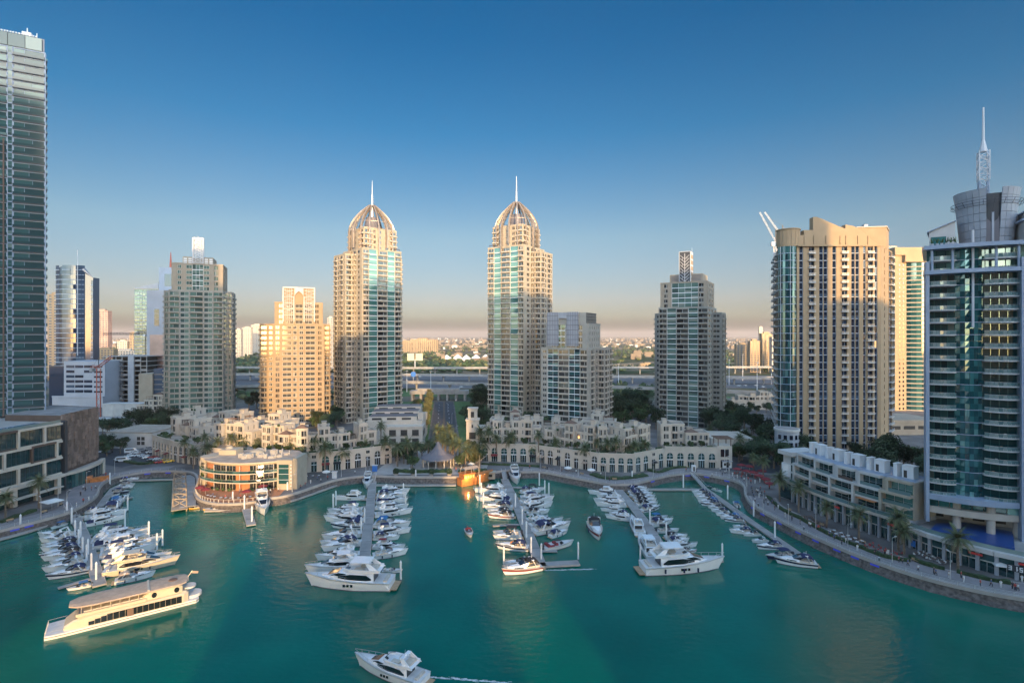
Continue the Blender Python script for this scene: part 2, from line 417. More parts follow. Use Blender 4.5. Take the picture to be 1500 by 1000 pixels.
# roads
def sheet(name, pts, z, m):
    b = MB(); b.add([(x, y, z) for x, y in pts], [tuple(range(len(pts)))]); o = b.build(name, m, kind='structure')
    if o.data.polygons[0].normal.z < 0: o.data.flip_normals()
    return o
ZR = ZQ+.004
# boulevard between the two domed towers
sheet('road', [(-46,296),(-30,296),(-53,478),(-69,478)], ZR, 'asphalt')
sheet('lawn', [(-78,322),(-47,296),(-70,478),(-100,478)], ZR, 'grass')
sheet('lawn', [(-29,296),(0,300),(-12,478),(-52,478)], ZR, 'grass')
sheet('median', [(-38.8,298),(-37.2,298),(-60.2,478),(-61.8,478)], ZR+.12, 'soil')
for k in range(9):
    t = k/9; y = 308+t*165
    for off in (-9.5, 8.5):
        x = -38-(y-298)*.128+off*.43
        sheet('lane_mark', [(x-.12,y),(x+.12,y),(x-.64+.12,y+5),(x-.64-.12,y+5)], ZR+.004, 'paint_white')
# car park on the left and the road past it
sheet('parking_lot', [(-208,255),(-176,240),(-168,262),(-172,300),(-215,330)], ZR, 'asphalt')
sheet('road', [(-232,250),(-212,250),(-222,420),(-244,420)], ZR, 'asphalt')
# service road and square on the right, behind the quay
sheet('road', [(92,236),(118,228),(128,262),(128,420),(112,420),(106,262)], ZR, 'asphalt')
sheet('plaza', [(-60,228),(-12,228),(-10,262),(-30,298),(-50,298),(-58,262)], ZR, 'paving_light')
sheet('lawn', [(-235,232),(-190,236),(-196,243),(-214,249)], ZR, 'lawn')
# ================================================================== buildings: facade kit
CAMV = Vector((0, 0, CAM_H))
class Bld:
    """one building: an Empty plus wall parts; countable parts (windows, balconies) become objects of their own,
    the hundred that show largest one by one, the rest as one part"""
    def __init__(s, name, label, cat, loc, rz=0., group=None):
        s.root = thing(name, label, cat, loc, rz, group)
        s.M = Matrix.Translation(Vector(loc)) @ Matrix.Rotation(rz, 4, 'Z')
        s.wall = MB(); s.items = {}
    def item(s, name, mats, T, boxes):
        """boxes: list of (x0,x1,y0,y1,z0,z1,mat index) in facade space T"""
        b = MB(); b.T = T
        for q in boxes: b.box(*q)
        s.items.setdefault(name, [tuple(mats), []])[1].append(b)
    def raw(s, name, mats, b): s.items.setdefault(name, [tuple(mats), []])[1].append(b)
    def finish(s, wall_mats, limit=100, wall_name='wall'):
        if s.wall.v: s.wall.build(wall_name, wall_mats, s.root)
        cl = s.M.inverted() @ CAMV
        for name, (mats, lst) in s.items.items():
            if len(lst) <= limit:
                for b in lst: b.build(name, mats, s.root)
                continue
            sc = []
            for b in lst:
                a = 0.
                for f in b.f:
                    p = [Vector(b.v[i]) for i in f]; nn = (p[1]-p[0]).cross(p[2]-p[1]); d = cl-p[0]
                    dd = d.length
                    a += max(0., nn.dot(d)/dd)/(dd*dd)
                sc.append(a)
            order = sorted(range(len(lst)), key=lambda i: -sc[i])
            for i in order[:limit]: lst[i].build(name, mats, s.root)
            rest = MB()
            for i in order[limit:]: rest.add(lst[i].v, lst[i].f, list(lst[i].m))
            rest.build(name, mats, s.root, kind='stuff')
        return s.root

def frame(p0, p1, z=0.):
    p0, p1 = Vector((*p0[:2], z)), Vector((*p1[:2], z)); u = (p1-p0); L = u.length; u /= L
    inn = Vector((-u.y, u.x, 0))
    T = Matrix(((u.x, inn.x, 0, p0.x), (u.y, inn.y, 0, p0.y), (0, 0, 1, p0.z), (0, 0, 0, 1)))
    return T, L
STY = dict(gl='window_glass', cur='teal_glass', fr='white_panel', rail='solid', proud=.35, bal=1.3, gf=0, sp=.9, line=.45, cw='curtain_wall', tilt=.012)
def facade(B, p0, p1, z0, nf, fh, bays, skip=0, mi=0, wn='window', bn='balcony', **kw):
    """bays: (type, weight[, window fraction]) from left to right seen from outside.
    w window in wall, d two narrow windows, b balcony, g glass curtain strip, s solid, e open loggia"""
    o = dict(STY); o.update(kw)
    T, L = frame(p0, p1, z0); W = B.wall; tw = sum(x[1] for x in bays); u = 0.; H = nf*fh; pr = o['proud']
    W.T = T
    rr = random.Random(int(L*100)+nf)
    def pane(x0, x1, y, za, zb, m):
        b = MB(); b.T = T; return b
    for bay in bays:
        t, wt = bay[0], bay[1]; bw = L*wt/tw; u0, u1 = u, u+bw; u = u1; fr = bay[2] if len(bay) > 2 else None
        if t == 's': W.box(u0, u1, -pr, 0, 0, H, mi); continue
        if t in 'wd':
            f = fr or .6; ww = bw*f; a = u0+(bw-ww)/2; c = u1-(bw-ww)/2
            W.box(u0, a, -pr, 0, 0, H, mi); W.box(c, u1, -pr, 0, 0, H, mi)
            for k in range(nf):
                zb = k*fh; z1 = zb+o['sp']; z2 = zb+fh-.5
                W.box(a, c, -pr, 0, zb, z1, mi)
                W.box(a, c, -pr, 0, z2, zb+fh, mi)
                if k < skip: continue
                if t == 'w':
                    j = rr.uniform(-.02, .02)
                    B.item(wn, (o['fr'], o['gl']), T, [(a+.02, c-.02, -.10, -.005, z1, z2, 0), (a+.12, (a+c)/2-.05, -.13+j*.2, -.09, z1+.1, z2-.1, 1), ((a+c)/2+.05, c-.12, -.13, -.09, z1+.1, z2-.1, 1)])
                else:
                    q = ww/3
                    B.item(wn, (o['fr'], o['gl']), T, [(a+.02, a+q, -.12, -.005, z1, z2, 1), (a+q*1.25, c-q*1.25, -.12, -.005, z1, z2, 1), (c-q, c-.02, -.12, -.005, z1, z2, 1)])
                    W.box(a+q, a+q*1.25, -pr, 0, z1, z2, mi); W.box(c-q*1.25, c-q, -pr, 0, z1, z2, mi)
        elif t in 'be':
            W.box(u0, u0+.35, -pr-.15, 0, 0, H, mi); W.box(u1-.35, u1, -pr-.15, 0, 0, H, mi)
            for k in range(nf):
                zb = k*fh
                W.box(u0+.35, u1-.35, -.2, 0, zb+fh-.55, zb+fh-.02, mi)
                if k < skip: continue
                m2 = u0+.35+(bw-.7)*rr.choice((.35,.5,.62))
                B.item(wn, (o['fr'], o['gl']), T, [(u0+.4, m2-.06, -.10, -.005, zb+.15, zb+fh-.6, 1), (m2+.06, u1-.4, -.10, -.005, zb+.15, zb+fh-.6, 1), (m2-.06, m2+.06, -.13, -.005, zb+.1, zb+fh-.6, 0)])
                e = o['bal'] if t == 'b' else pr
                if o['rail'] == 'solid':
                    B.item(bn, ('cream_stone' if not o.get('bm') else o['bm'], 'metal_dark'), T, [(u0+.05, u1-.05, -e, -.2, zb-.12, zb+.16, 0), (u0+.05, u1-.05, -e, -e+.16, zb+.16, zb+.72, 0), (u0+.05, u0+.2, -e+.16, -pr-.16, zb+.16, zb+.72, 0), (u1-.2, u1-.05, -e+.16, -pr-.16, zb+.16, zb+.72, 0), (u0+.1, u1-.1, -e+.05, -e+.1, zb+1.02, zb+1.08, 1)])
                elif o['rail'] == 'bars':
                    n = 6
                    B.item(bn, (o.get('bm') or 'cream_stone', 'metal_silver'), T, [(u0+.05, u1-.05, -e, -.2, zb-.22, zb+.18, 0), (u0+.1, u1-.1, -e+.04, -e+.1, zb+.98, zb+1.06, 1), (u0+.1, u1-.1, -e+.04, -e+.1, zb+.35, zb+.42, 1)]+[(u0+.1+(bw-.3)*q/n, u0+.2+(bw-.3)*q/n, -e+.04, -e+.1, zb+.1, zb+.98, 1) for q in range(n+1)])
                else:
                    B.item(bn, (o.get('bm') or 'white_render', o.get('rg') or 'rail_glass'), T, [(u0+.05, u1-.05, -e, -.2, zb-.14, zb+.18, 0), (u0+.1, u1-.1, -e+.05, -e+.1, zb+.18, zb+1.1, 1), (u0+.1, u0+.15, -e+.1, -pr-.16, zb+.18, zb+1.1, 1), (u1-.15, u1-.1, -e+.1, -pr-.16, zb+.18, zb+1.1, 1)])
        elif t == 'g':
            b = MB(); b.T = T
            np_ = fr or 2
            for q in range(np_+1):
                x = u0+.08+(bw-.16)*q/np_; b.box(x-.07, x+.07, -.34, 0, 0, H, 0)
            for k in range(nf):
                zb = k*fh
                b.box(u0+.08, u1-.08, -.30, 0, zb-.03, zb+o['line'], 0)
                for q in range(np_):
                    x0 = u0+.15+(bw-.16)*q/np_; x1 = u0+.01+(bw-.16)*(q+1)/np_
                    j = [rr.uniform(-o['tilt'], o['tilt']) for _ in range(3)]
                    zm = zb+o['line']+(fh-o['line'])*.42
                    for za, zc in ((zb+o['line'], zm), (zm+.06, zb+fh-.03)):
                        dx = x1-x0
                        b.add([(x0,-.2+j[0]*dx,za),(x1,-.2-j[0]*dx,za),(x1,-.2-j[0]*dx+j[1],zc),(x0,-.2+j[0]*dx+j[1],zc)], [(0,1,2,3)], 1)
            B.raw(o['cw'], (o['fr'], o['cur']), b)
    W.T = None
def block(B, x0, x1, y0, y1, z0, nf, fh, front=None, right=None, back=None, left=None, mi=0, mt=1, par=.9, core=None, **kw):
    """a rectangular volume with up to four bayed sides, core, floor and parapet"""
    H = nf*fh
    B.wall.box(x0, x1, y0, y1, z0, z0+H, mi if core is None else core)
    B.wall.box(x0+.5, x1-.5, y0+.5, y1-.5, z0+H, z0+H+.12, mt)
    for a in ((x0-.4, x1+.4, y0-.4, y0+.1), (x0-.4, x1+.4, y1-.1, y1+.4), (x0-.4, x0+.1, y0+.1, y1-.1), (x1-.1, x1+.4, y0+.1, y1-.1)):
        B.wall.box(*a, z0+H, z0+H+par, mi)
    for side, q0, q1 in ((front, (x0,y0), (x1,y0)), (right, (x1,y0), (x1,y1)), (back, (x1,y1), (x0,y1)), (left, (x0,y1), (x0,y0))):
        if side: facade(B, q0, q1, z0, nf, fh, side, mi=mi, **kw)
WALLS = ['cream_stone', 'roof_grey', 'metal_dark', 'metal_silver', 'dark_recess', 'white_panel', 'tan_stone']
def roof_clutter(B, x0, x1, y0, y1, z, n, seed=1):
    rr = random.Random(seed)
    for i in range(n):
        x, y = rr.uniform(x0+1.5, x1-1.5), rr.uniform(y0+1.5, y1-1.5); a, c, h = rr.uniform(.6,1.8), rr.uniform(.6,1.8), rr.uniform(.6,2.)
        bb = MB(); bb.box(x-a, x+a, y-c, y+c, z, z+h, 0); bb.box(x-a*.8, x+a*.8, y-c*.8, y+c*.8, z+h, z+h+.15, 1)
        B.raw('roof_plant', ('grey_panel', 'metal_dark'), bb)

# ------------------------------------------------------------------ the two domed towers
def domed_tower(label, loc, rz, zr, zc, zt, zs, mir, seed):
    B = Bld('domed_tower', label, 'tower', loc, rz, 'the two domed towers')
    s = 14.5; fh = 3.5; nf = round((zr-ZQ)/fh); fh = (zr-ZQ)/nf
    fr = [('b',.15),('g',.22,1),('b',.26),('g',.20,1),('b',.17)]
    si = [('s',.05),('w',.22,.5),('b',.26),('w',.2,.5),('g',.12,1),('s',.04)]
    if mir: fr = fr[::-1]
    block(B, -s, s, -s, s, 0, nf, fh, front=fr, right=si, left=si[::-1], back=[('w',1,.5)]*6, bm='pale_render', bal=1.5)
    # rear cross wings, a little lower
    wf = [('w',.4,.5),('b',.6)]; ws = [('b',.25),('w',.2,.5),('b',.25),('w',.15,.5)]
    n2 = nf-1
    for sg in (1, -1):
        x0, x1 = (s+.02, s+7) if sg > 0 else (-s-7, -s-.02)
        block(B, x0, x1, -3.5, s-.6, 0, n2, fh, front=wf if sg > 0 else wf[::-1], right=ws if sg > 0 else None, left=ws if sg < 0 else None, bm='pale_render')
    # mid height set-back band on the front corners
    zt0 = zr-ZQ
    B.wall.box(-s-.7, s+.7, -s-.9, -s-.42, fh*(nf//2)-.15, fh*(nf//2)+.25, 0)
    # podium floors: heavier stone
    for x in (-s, -s*.42, s*.42, s-1.2):
        B.wall.box(x, x+1.2, -s-1.0, -s-.3, 0, fh*3, 0)
    B.wall.box(-s-.4, s+.4, -s-1.1, -s-.4, fh*3, fh*3+.5, 0)
    # crown storeys
    c = 12.; nc = 4; fc = (zc-zr)/nc
    cb = [('b',.3),('w',.2,.7),('s',.1),('w',.14,.5),('s',.1),('w',.2,.7),('b',.3)]
    block(B, -c, c, -c, c, zt0+.13, nc, fc, front=cb, right=cb, left=cb, back=[('w',1,.5)]*5, bm='pale_render')
    # glass drum inside the ribs
    H0 = zc-ZQ; HT = zt-ZQ
    n = 16
    core = MB(); core.cyl((0,0,H0), (0,0,H0+(HT-H0)*.55), 6.5, 4.2, 12, 0); core.build('dome_core', 'louvre_grey', B.root)
    # steel ribs
    for k in range(n):
        a = 2*pi*(k+.5)/n; d = Vector((cos(a), sin(a), 0)); t = Vector((-sin(a), cos(a), 0))
        rad = 16.6*(1-.06*abs(sin(2*a)))
        prof = []
        zb = zt0-4 if k % 2 else zt0+2
        prof.append((rad, zb)); prof.append((rad, H0-1))
        for q in range(1, 9):
            th = q/8*pi/2
            r_ = 2.6+(rad-2.6)*(cos(th)**.85 if q < 8 else 0.0); z_ = H0-1+(HT-H0+1)*(sin(th)**1.15)
            # flatten: an ogive that leans inwards
            u_ = q/8; r_ = rad-(rad-2.2)*(u_**1.55); z_ = H0-1+(HT-H0+1)*(u_**.86)
            prof.append((r_, z_))
        b = MB()
        for i in range(len(prof)-1):
            (r0, z0), (r1, z1) = prof[i], prof[i+1]
            for off, wd in ((0, .55), (-1.5, .32)):
                b.bar(d*(r0+off)+Vector((0,0,z0-(.25 if off else 0))), d*(r1+off)+Vector((0,0,z1-(.7 if off and i else 0))), wd+.25 if off == 0 else .4, 1.0 if off == 0 else .5, 0)
            b.bar(d*r0+Vector((0,0,z0)), d*(r1-1.5)+Vector((0,0,z1-.5)), .16, .16, 0)
        b.build('dome_rib', 'rib_metal', B.root)
    for hz, fr_ in ((.30, .80),):
        b = MB(); r_ = 16.4*fr_+1.0; z_ = H0+(HT-H0)*hz
        for k in range(n):
            a0, a1 = 2*pi*(k+.5)/n, 2*pi*(k+1.5)/n
            b.bar((r_*cos(a0), r_*sin(a0), z_), (r_*cos(a1), r_*sin(a1), z_), .22, .22, 0)
        b.build('dome_ring', 'rib_metal', B.root)
    sp = MB(); sp.cyl((0,0,H0+2), (0,0,HT+.6), 1.3, .75, 10, 0); sp.cyl((0,0,HT+.6), (0,0,HT+(zs-zt)*.42), .75, .55, 8, 0); sp.cyl((0,0,HT+(zs-zt)*.42), (0,0,zs-ZQ), .34, .10, 6, 0)
    sp.build('spire', 'metal_silver', B.root)
    # cream pergolas on the setback roof
    for x in (-s+2.2, s-2.2):
        b = MB()
        b.box(x-2, x+2, -s+.8, -s+2.0, zt0+2.4, zt0+2.65, 0)
        for q in (-1.8, 1.6): b.box(x+q, x+q+.2, -s+.9, -s+1.1, zt0+.13, zt0+2.4, 0)
        b.build('pergola', 'dark_brown', B.root)
    B.finish(WALLS)
domed_tower('slender cream and teal tower under an open ribbed dome, beside the golden block', (-99, 377, ZQ), radians(42), 120, 134.5, 153.5, 171.5, 0, 1)
domed_tower('slender gold and teal tower under ribbed dome, behind the short stone block', (3.2, 382, ZQ), radians(-31), 123, 137.5, 157, 176, 1, 2)

# ------------------------------------------------------------------ stepped residential towers
def lattice_screen(B, x0, x1, y, z0, z1, mname='metal_white', motif='arabesque'):
    b = MB(); b.box(x0, x0+.55, y-.5, y, z0, z1, 0); b.box(x1-.55, x1, y-.5, y, z0, z1, 0)
    b.box(x0+.55, x1-.55, y-.5, y, z1-.6, z1, 0)
    wd = x1-x0; n = int((z1-z0)/ (wd/2)); h = (z1-z0)/n
    cx = (x0+x1)/2
    for k in range(n):
        za, zb = z0+k*h, z0+(k+1)*h
        b.bar((x0+.3,y-.2,za), (x1-.3,y-.2,zb), .22, .28, 0); b.bar((x1-.3,y-.24,za), (x0+.3,y-.24,zb), .22, .28, 0)
        if motif == 'arabesque':
            for q in range(8):
                a0, a1 = q*pi/4, (q+1)*pi/4; r = wd*.26; zc = (za+zb)/2
                b.bar((cx+r*cos(a0),y-.2,zc+r*sin(a0)), (cx+r*cos(a1),y-.2,zc+r*sin(a1)), .2, .26, 0)
                b.bar((cx+r*cos(a0),y-.2,zc+r*sin(a0)), (cx+wd*.46*cos(a0),y-.2,zc+wd*.46*sin(a0)), .14, .18, 0)
    b.build('lattice_screen', mname, B.root)
def tower_left():
    B = Bld('apartment_tower', 'grey-green balconied tower crowned by a tall pierced white screen, left of the golden block', 'tower', (-216, 369, ZQ), radians(22), 'stepped apartment towers round the bay')
    fh = 3.55
    fr = [('b',.19),('w',.19,.86),('b',.26),('w',.19,.86),('b',.19)]
    block(B, -15.5, 15.5, -15, 14, 0, 25, fh, front=fr, right=[('w',.3,.7),('b',.4),('s',.1)], left=[('b',.4),('w',.3,.6),('s',.1)], back=[('w',1,.5)]*6, gl='pale_glass', bm='grey_stone', sp=.6)
    wf = [('w',.5,.75),('b',.5)]
    for sg in (1, -1):
        x0, x1 = (15.52, 20) if sg > 0 else (-20, -15.52)
        block(B, x0, x1, -6, 13.5, 0, 25, fh, front=wf if sg > 0 else [('b',.5),('b',.5)], right=[('b',.3),('w',.25,.6),('b',.3)] if sg > 0 else None, left=[('b',.3),('w',.25,.6),('b',.3)] if sg < 0 else None, gl='window_glass' if sg > 0 else 'pale_glass', bm='grey_stone')
    z = 25*fh+.13
    block(B, -14.5, 15, -12, 12, z, 5, 3.6, front=[('s',.12),('w',.12,.8),('s',.1),('w',.16,.9),('g',.28,3),('w',.16,.9),('s',.1),('e',.13),('s',.1)], right=[('s',.2),('e',.2),('s',.6)], left=[('s',1)], gl='pale_glass', cur='pale_glass', mi=6)
    z += 18
    for x0, x1 in ((-9, -3.4), (3.4, 9)):
        B.wall.box(x0, x1, -9, 8, z, z+5.5, 6)
        for k in range(3):
            for q in range(2):
                B.wall.box(x0+.5+q*(x1-x0)/2, x0+.2+(q+1)*(x1-x0)/2-.5, -9.06, -8.9, z+.9+k*1.4, z+1.8+k*1.4, 5)
    B.wall.box(-3.4, 3.4, -8, 8, z, z+4.8, 6)
    lattice_screen(B, -3.3, 3.3, -9.4, z-1.5, z+18.5)
    lattice_screen(B, -3.3, 3.3, -6.2, z+4.8, z+18.5)
    side = MB()
    for q in range(9):
        za = z+4.8+q*1.5
        for xx in (-3.3, 3.0): side.bar((xx+.15,-9.2,za), (xx+.15,-6.4,za+1.5), .2, .2, 0)
    side.build('lattice_screen', 'metal_white', B.root)
    roof_clutter(B, -14, 14, -5, 11, z+.2, 5, 4)
    B.finish(['grey_stone']+WALLS[1:])
tower_left()

def tower_golden():
    B = Bld('apartment_tower', 'golden sunlit stepped block topped by a white portal with a pointed arch', 'tower', (-140, 351, ZQ), radians(20), 'stepped apartment towers round the bay')
    fh = 3.3; n1 = 20
    fr = [('d',.16,.42),('w',.19,.88),('w',.11,.62),('w',.13,.6),('w',.21,.88),('d',.16,.42)]
    kw = dict(gl='window_glass', bm='sand_render', fr='white_panel', sp=.8)
    block(B, -15, 15, -13, 13, 0, n1, fh, front=fr, right=[('w',.2,.5),('b',.3),('w',.2,.5),('s',.1)], left=[('w',.2,.5),('b',.3),('w',.2,.5)], back=[('w',1,.5)]*6, mi=0, **kw)
    for sg in (-1, 1):
        x0, x1 = (15.02, 18.5) if sg > 0 else (-23, -15.02)
        block(B, x0, x1, -5, 12.5, 0, n1, fh, front=[('b',.5),('w',.5,.5)] if sg < 0 else [('b',1)], right=[('b',.25),('w',.2,.5),('b',.25)] if sg > 0 else None, left=[('b',.25),('w',.2,.5),('b',.25)] if sg < 0 else None, **kw)
    z = n1*fh+.13
    for k in range(1, 6):     # shallow bow balconies marking the storeys of the middle bays
        pass
    block(B, -14, 14, -11, 11, z, 4, 3.4, front=[('s',.04),('d',.16,.5),('w',.2,.8),('w',.2,.8),('w',.2,.8),('d',.16,.5),('s',.04)], right=[('d',.3,.4),('d',.3,.4)], left=[('d',.3,.4),('d',.3,.4)], **kw)
    z2 = z+13.6
    # white portal with pointed arch over the upper storeys
    b = MB(); y = -12.2; x0, x1 = -9.6, 9.6; zb = z+2; zt = z2+10.5; aw = 2.7
    b.box(x0, x0+.8, y, y+1.2, zb, zt, 0); b.box(x1-.8, x1, y, y+1.2, zb, zt, 0); b.box(x0+.8, x1-.8, y, y+1.2, zt-.9, zt, 0)
    b.box(-aw-.6, -aw, y, y+1.2, zb, zt-6, 0); b.box(aw, aw+.6, y, y+1.2, zb, zt-6, 0)
    zs_ = zt-6
    prev = None
    for q in range(9):
        t = q/8; xx = aw*(1-t**1.4); zz = zs_+3.6*(t**.75)
        if prev:
            for sgn in (1, -1):
                pa, pb = prev[0]*sgn, xx*sgn
                lo, hi = min(pa, pb), max(pa, pb)
                b.box(lo, max(hi, lo+.02), y+.05, y+1.15, min(prev[1], zz), zt-.9, 0)
        prev = (xx, zz)
    for sgn in (1, -1):
        xa, xb = (aw+.6, x1-.8) if sgn > 0 else (x0+.8, -aw-.6)
        for k in range(5):
            zz = zb+4+k*(zt-zb-5)/4.4; b.box(xa, xb, y+.2, y+.8, zz, zz+.35, 0)
        for k in range(1, 5):
            xx = xa+(xb-xa)*k/5; b.box(xx-.12, xx+.12, y+.25, y+.75, zb, zt-.9, 0)
        for k in range(6):
            zz = zb+6+k*2.4
            b.bar((xa, y+.5, zz), (xb, y+.5, zz+2.4), .18, .2, 0); b.bar((xb, y+.5, zz), (xa, y+.5, zz+2.4), .18, .2, 0)
    b.build('portal_screen', 'white_render', B.root)
    b = MB(); b.box(-9.5, 9.5, -10.9, 6, z2+.12, z2+9.8, 0); b.box(-9.6, 9.6, -11, 6.1, z2+9.8, z2+10.3, 0); b.build('roof_pavilion', 'sand_render', B.root)
    for sg in (-1, 1):
        b = MB()
        for k in range(6): b.box(sg*9.7-.12, sg*9.7+.12, -10.5+k*2.6, -10.2+k*2.6, z2+.2, z2+9.8, 0)
        for k in range(5): b.box(sg*9.7-.08, sg*9.7+.08, -10.6, 3, z2+1+k*2., z2+1.2+k*2., 0)
        b.build('portal_screen', 'white_render', B.root)
    B.finish(['sand_render']+WALLS[1:])
tower_golden()

def tower_mid():
    B = Bld('apartment_tower', 'short stone block with grey metal roof screens, in front of the right domed tower', 'tower', (38.5, 338, ZQ), radians(-27), 'stepped apartment towers round the bay')
    fh = 3.4; n1 = 15
    fr = [('w',.15,.6),('g',.24,2),('b',.24),('g',.24,2),('b',.16)]
    rt = [('d',.14,.35),('b',.16),('s',.05),('d',.14,.35),('b',.18),('w',.12,.5),('s',.04)]
    kw = dict(gl='window_glass', cur='deep_glass', bm='pale_render', fr='white_panel')
    block(B, -15, 15, -15, 15, 0, n1, fh, front=fr, right=rt, left=rt[::-1], back=[('w',1,.5)]*6, **kw)
    for sg in (1, -1):
        x0, x1 = (15.02, 21) if sg > 0 else (-21, -15.02)
        block(B, x0, x1, -1, 14.5, 0, n1, fh, front=[('w',.4,.5),('b',.6)], right=[('b',.25),('w',.2,.5),('b',.25)] if sg > 0 else None, left=[('b',.25),('w',.2,.5)] if sg < 0 else None, **kw)
    z = n1*fh+.13
    block(B, -13, 14, -12, 12, z, 4, 3.7, front=[('s',.1),('w',.15,.7),('g',.2,2),('w',.25,.8),('e',.15),('s',.1)], right=[('s',.05)]+[('w',.15,.3)]*5, left=[('s',1)], **kw)
    z += 14.8
    for x0, x1 in ((-12, -4.5), (1, 8.5)):
        b = MB(); b.box(x0, x1, -13.2, -12.5, z-13, z+7.8, 0)
        for k in range(7):
            zz = z-12+k*2.9; b.box(x0-.1, x1+.1, -13.35, -12.45, zz, zz+.3, 1)
        for q in range(7):
            xx = x0+.4+q*(x1-x0-.8)/6; b.box(xx-.12, xx+.12, -13.3, -13.15, z-13, z+7.8, 1)
        b.build('roof_screen', ('grey_panel', 'louvre_grey'), B.root)
    b = MB(); b.box(-4.5, 1, -13.0, -12.4, z+4, z+7.6, 0); b.box(-12, 13, -11.9, 8, z+.1, z+7.4, 1); b.build('roof_screen', ('grey_panel', 'grey_stone'), B.root)
    b = MB()
    for q in range(14):
        yy = -11.6+q*1.4; b.box(13.02, 13.2, yy-.1, yy+.1, z+.2, z+7.4, 0)
    for k in range(4): b.box(13.03, 13.25, -11.8, 8, z+1+k*1.9, z+1.3+k*1.9, 0)
    b.build('roof_screen', 'metal_dark', B.root)
    B.finish(['grey_stone']+WALLS[1:])
tower_mid()

def tower_right():
    B = Bld('apartment_tower', 'stone and green glass tower topped by a dark box with branching pattern', 'tower', (119, 360, ZQ), radians(-30), 'stepped apartment towers round the bay')
    fh = 3.35; n1 = 23
    fr = [('b',.17),('g',.19,1),('b',.25),('g',.19,1),('b',.2)]
    rt = [('w',.2,.7),('s',.04),('w',.24,.75),('s',.05),('w',.24,.75),('s',.05)]
    kw = dict(gl='window_glass', cur='pale_glass', bm='grey_stone', fr='white_panel')
    block(B, -15.5, 15.5, -15, 15, 0, n1, fh, front=fr, right=rt, left=rt[::-1], back=[('w',1,.5)]*6, **kw)
    block(B, 15.52, 21.5, -2, 14.5, 0, n1-1, fh, front=[('w',1,.7)], right=[('b',.25),('w',.25,.6),('b',.25)], **kw)
    block(B, -21.5, -15.52, -2, 14.5, 0, n1-1, fh, front=[('w',1,.7)], left=[('b',.25),('w',.25,.6),('b',.25)], **kw)
    z = n1*fh+.13
    block(B, -15, 14.5, -12.5, 12, z, 5, 3.3, front=[('s',.06),('e',.1),('s',.08),('g',.56,4),('e',.12),('s',.06)], right=[('s',.1),('w',.2,.7),('w',.2,.7),('s',.1)], left=[('s',1)], mi=6, **dict(kw, cur='pale_glass', line=.5))
    z += 16.5
    b = MB(); b.box(-10, 11, -9, 9, z+.1, z+6.2, 0)
    for x0, x1 in ((-9, -3.4), (4.5, 10)):
        for k in range(6): b.box(x0, x1, -9.08, -8.9, z+1+k*.8, z+1.4+k*.8, 1)
    b.build('roof_pavilion', ('tan_stone', 'louvre_grey'), B.root)
    b = MB(); b.box(-3, 3.8, -11.8, -4, z-3, z+20.5, 0); b.box(-3.3, -3, -12, -4, z-3, z+20.8, 1); b.box(3.8, 4.1, -12, -4, z-3, z+20.8, 1); b.box(-3.3, 4.1, -12, -4, z+20.5, z+20.8, 1)
    b.build('roof_tower', ('metal_dark', 'metal_white'), B.root)
    b = MB(); cx = .4; b.bar((cx,-11.95,z-3), (cx,-11.95,z+19.5), .3, .3, 0)
    for k in range(9):
        zz = z-1+k*2.1; L = 2.9
        for sg in (1, -1):
            b.bar((cx,-11.95,zz), (cx+sg*L,-11.95,zz+2.6), .18, .22, 0)
            if k % 2: b.bar((cx+sg*L*.5,-11.95,zz+1.3), (cx+sg*L*.5,-11.95,zz+3.6), .12, .16, 0)
    b.build('branch_pattern', 'metal_white', B.root)
    b = MB()
    for k in range(5):
        for q in range(4): b.box(4.1, 4.2, -10.6+q*1.7, -9.6+q*1.7, z+1+k*3.8, z+3.6+k*3.8, 0)
    b.build('roof_grille', 'sand_render', B.root)
    b = MB(); b.cyl((3.6,-5,z+20.8), (3.6,-5,z+24), .12, .08, 6, 0); b.build('antenna', 'metal_silver', B.root)
    B.finish(['grey_stone']+WALLS[1:])
tower_right()

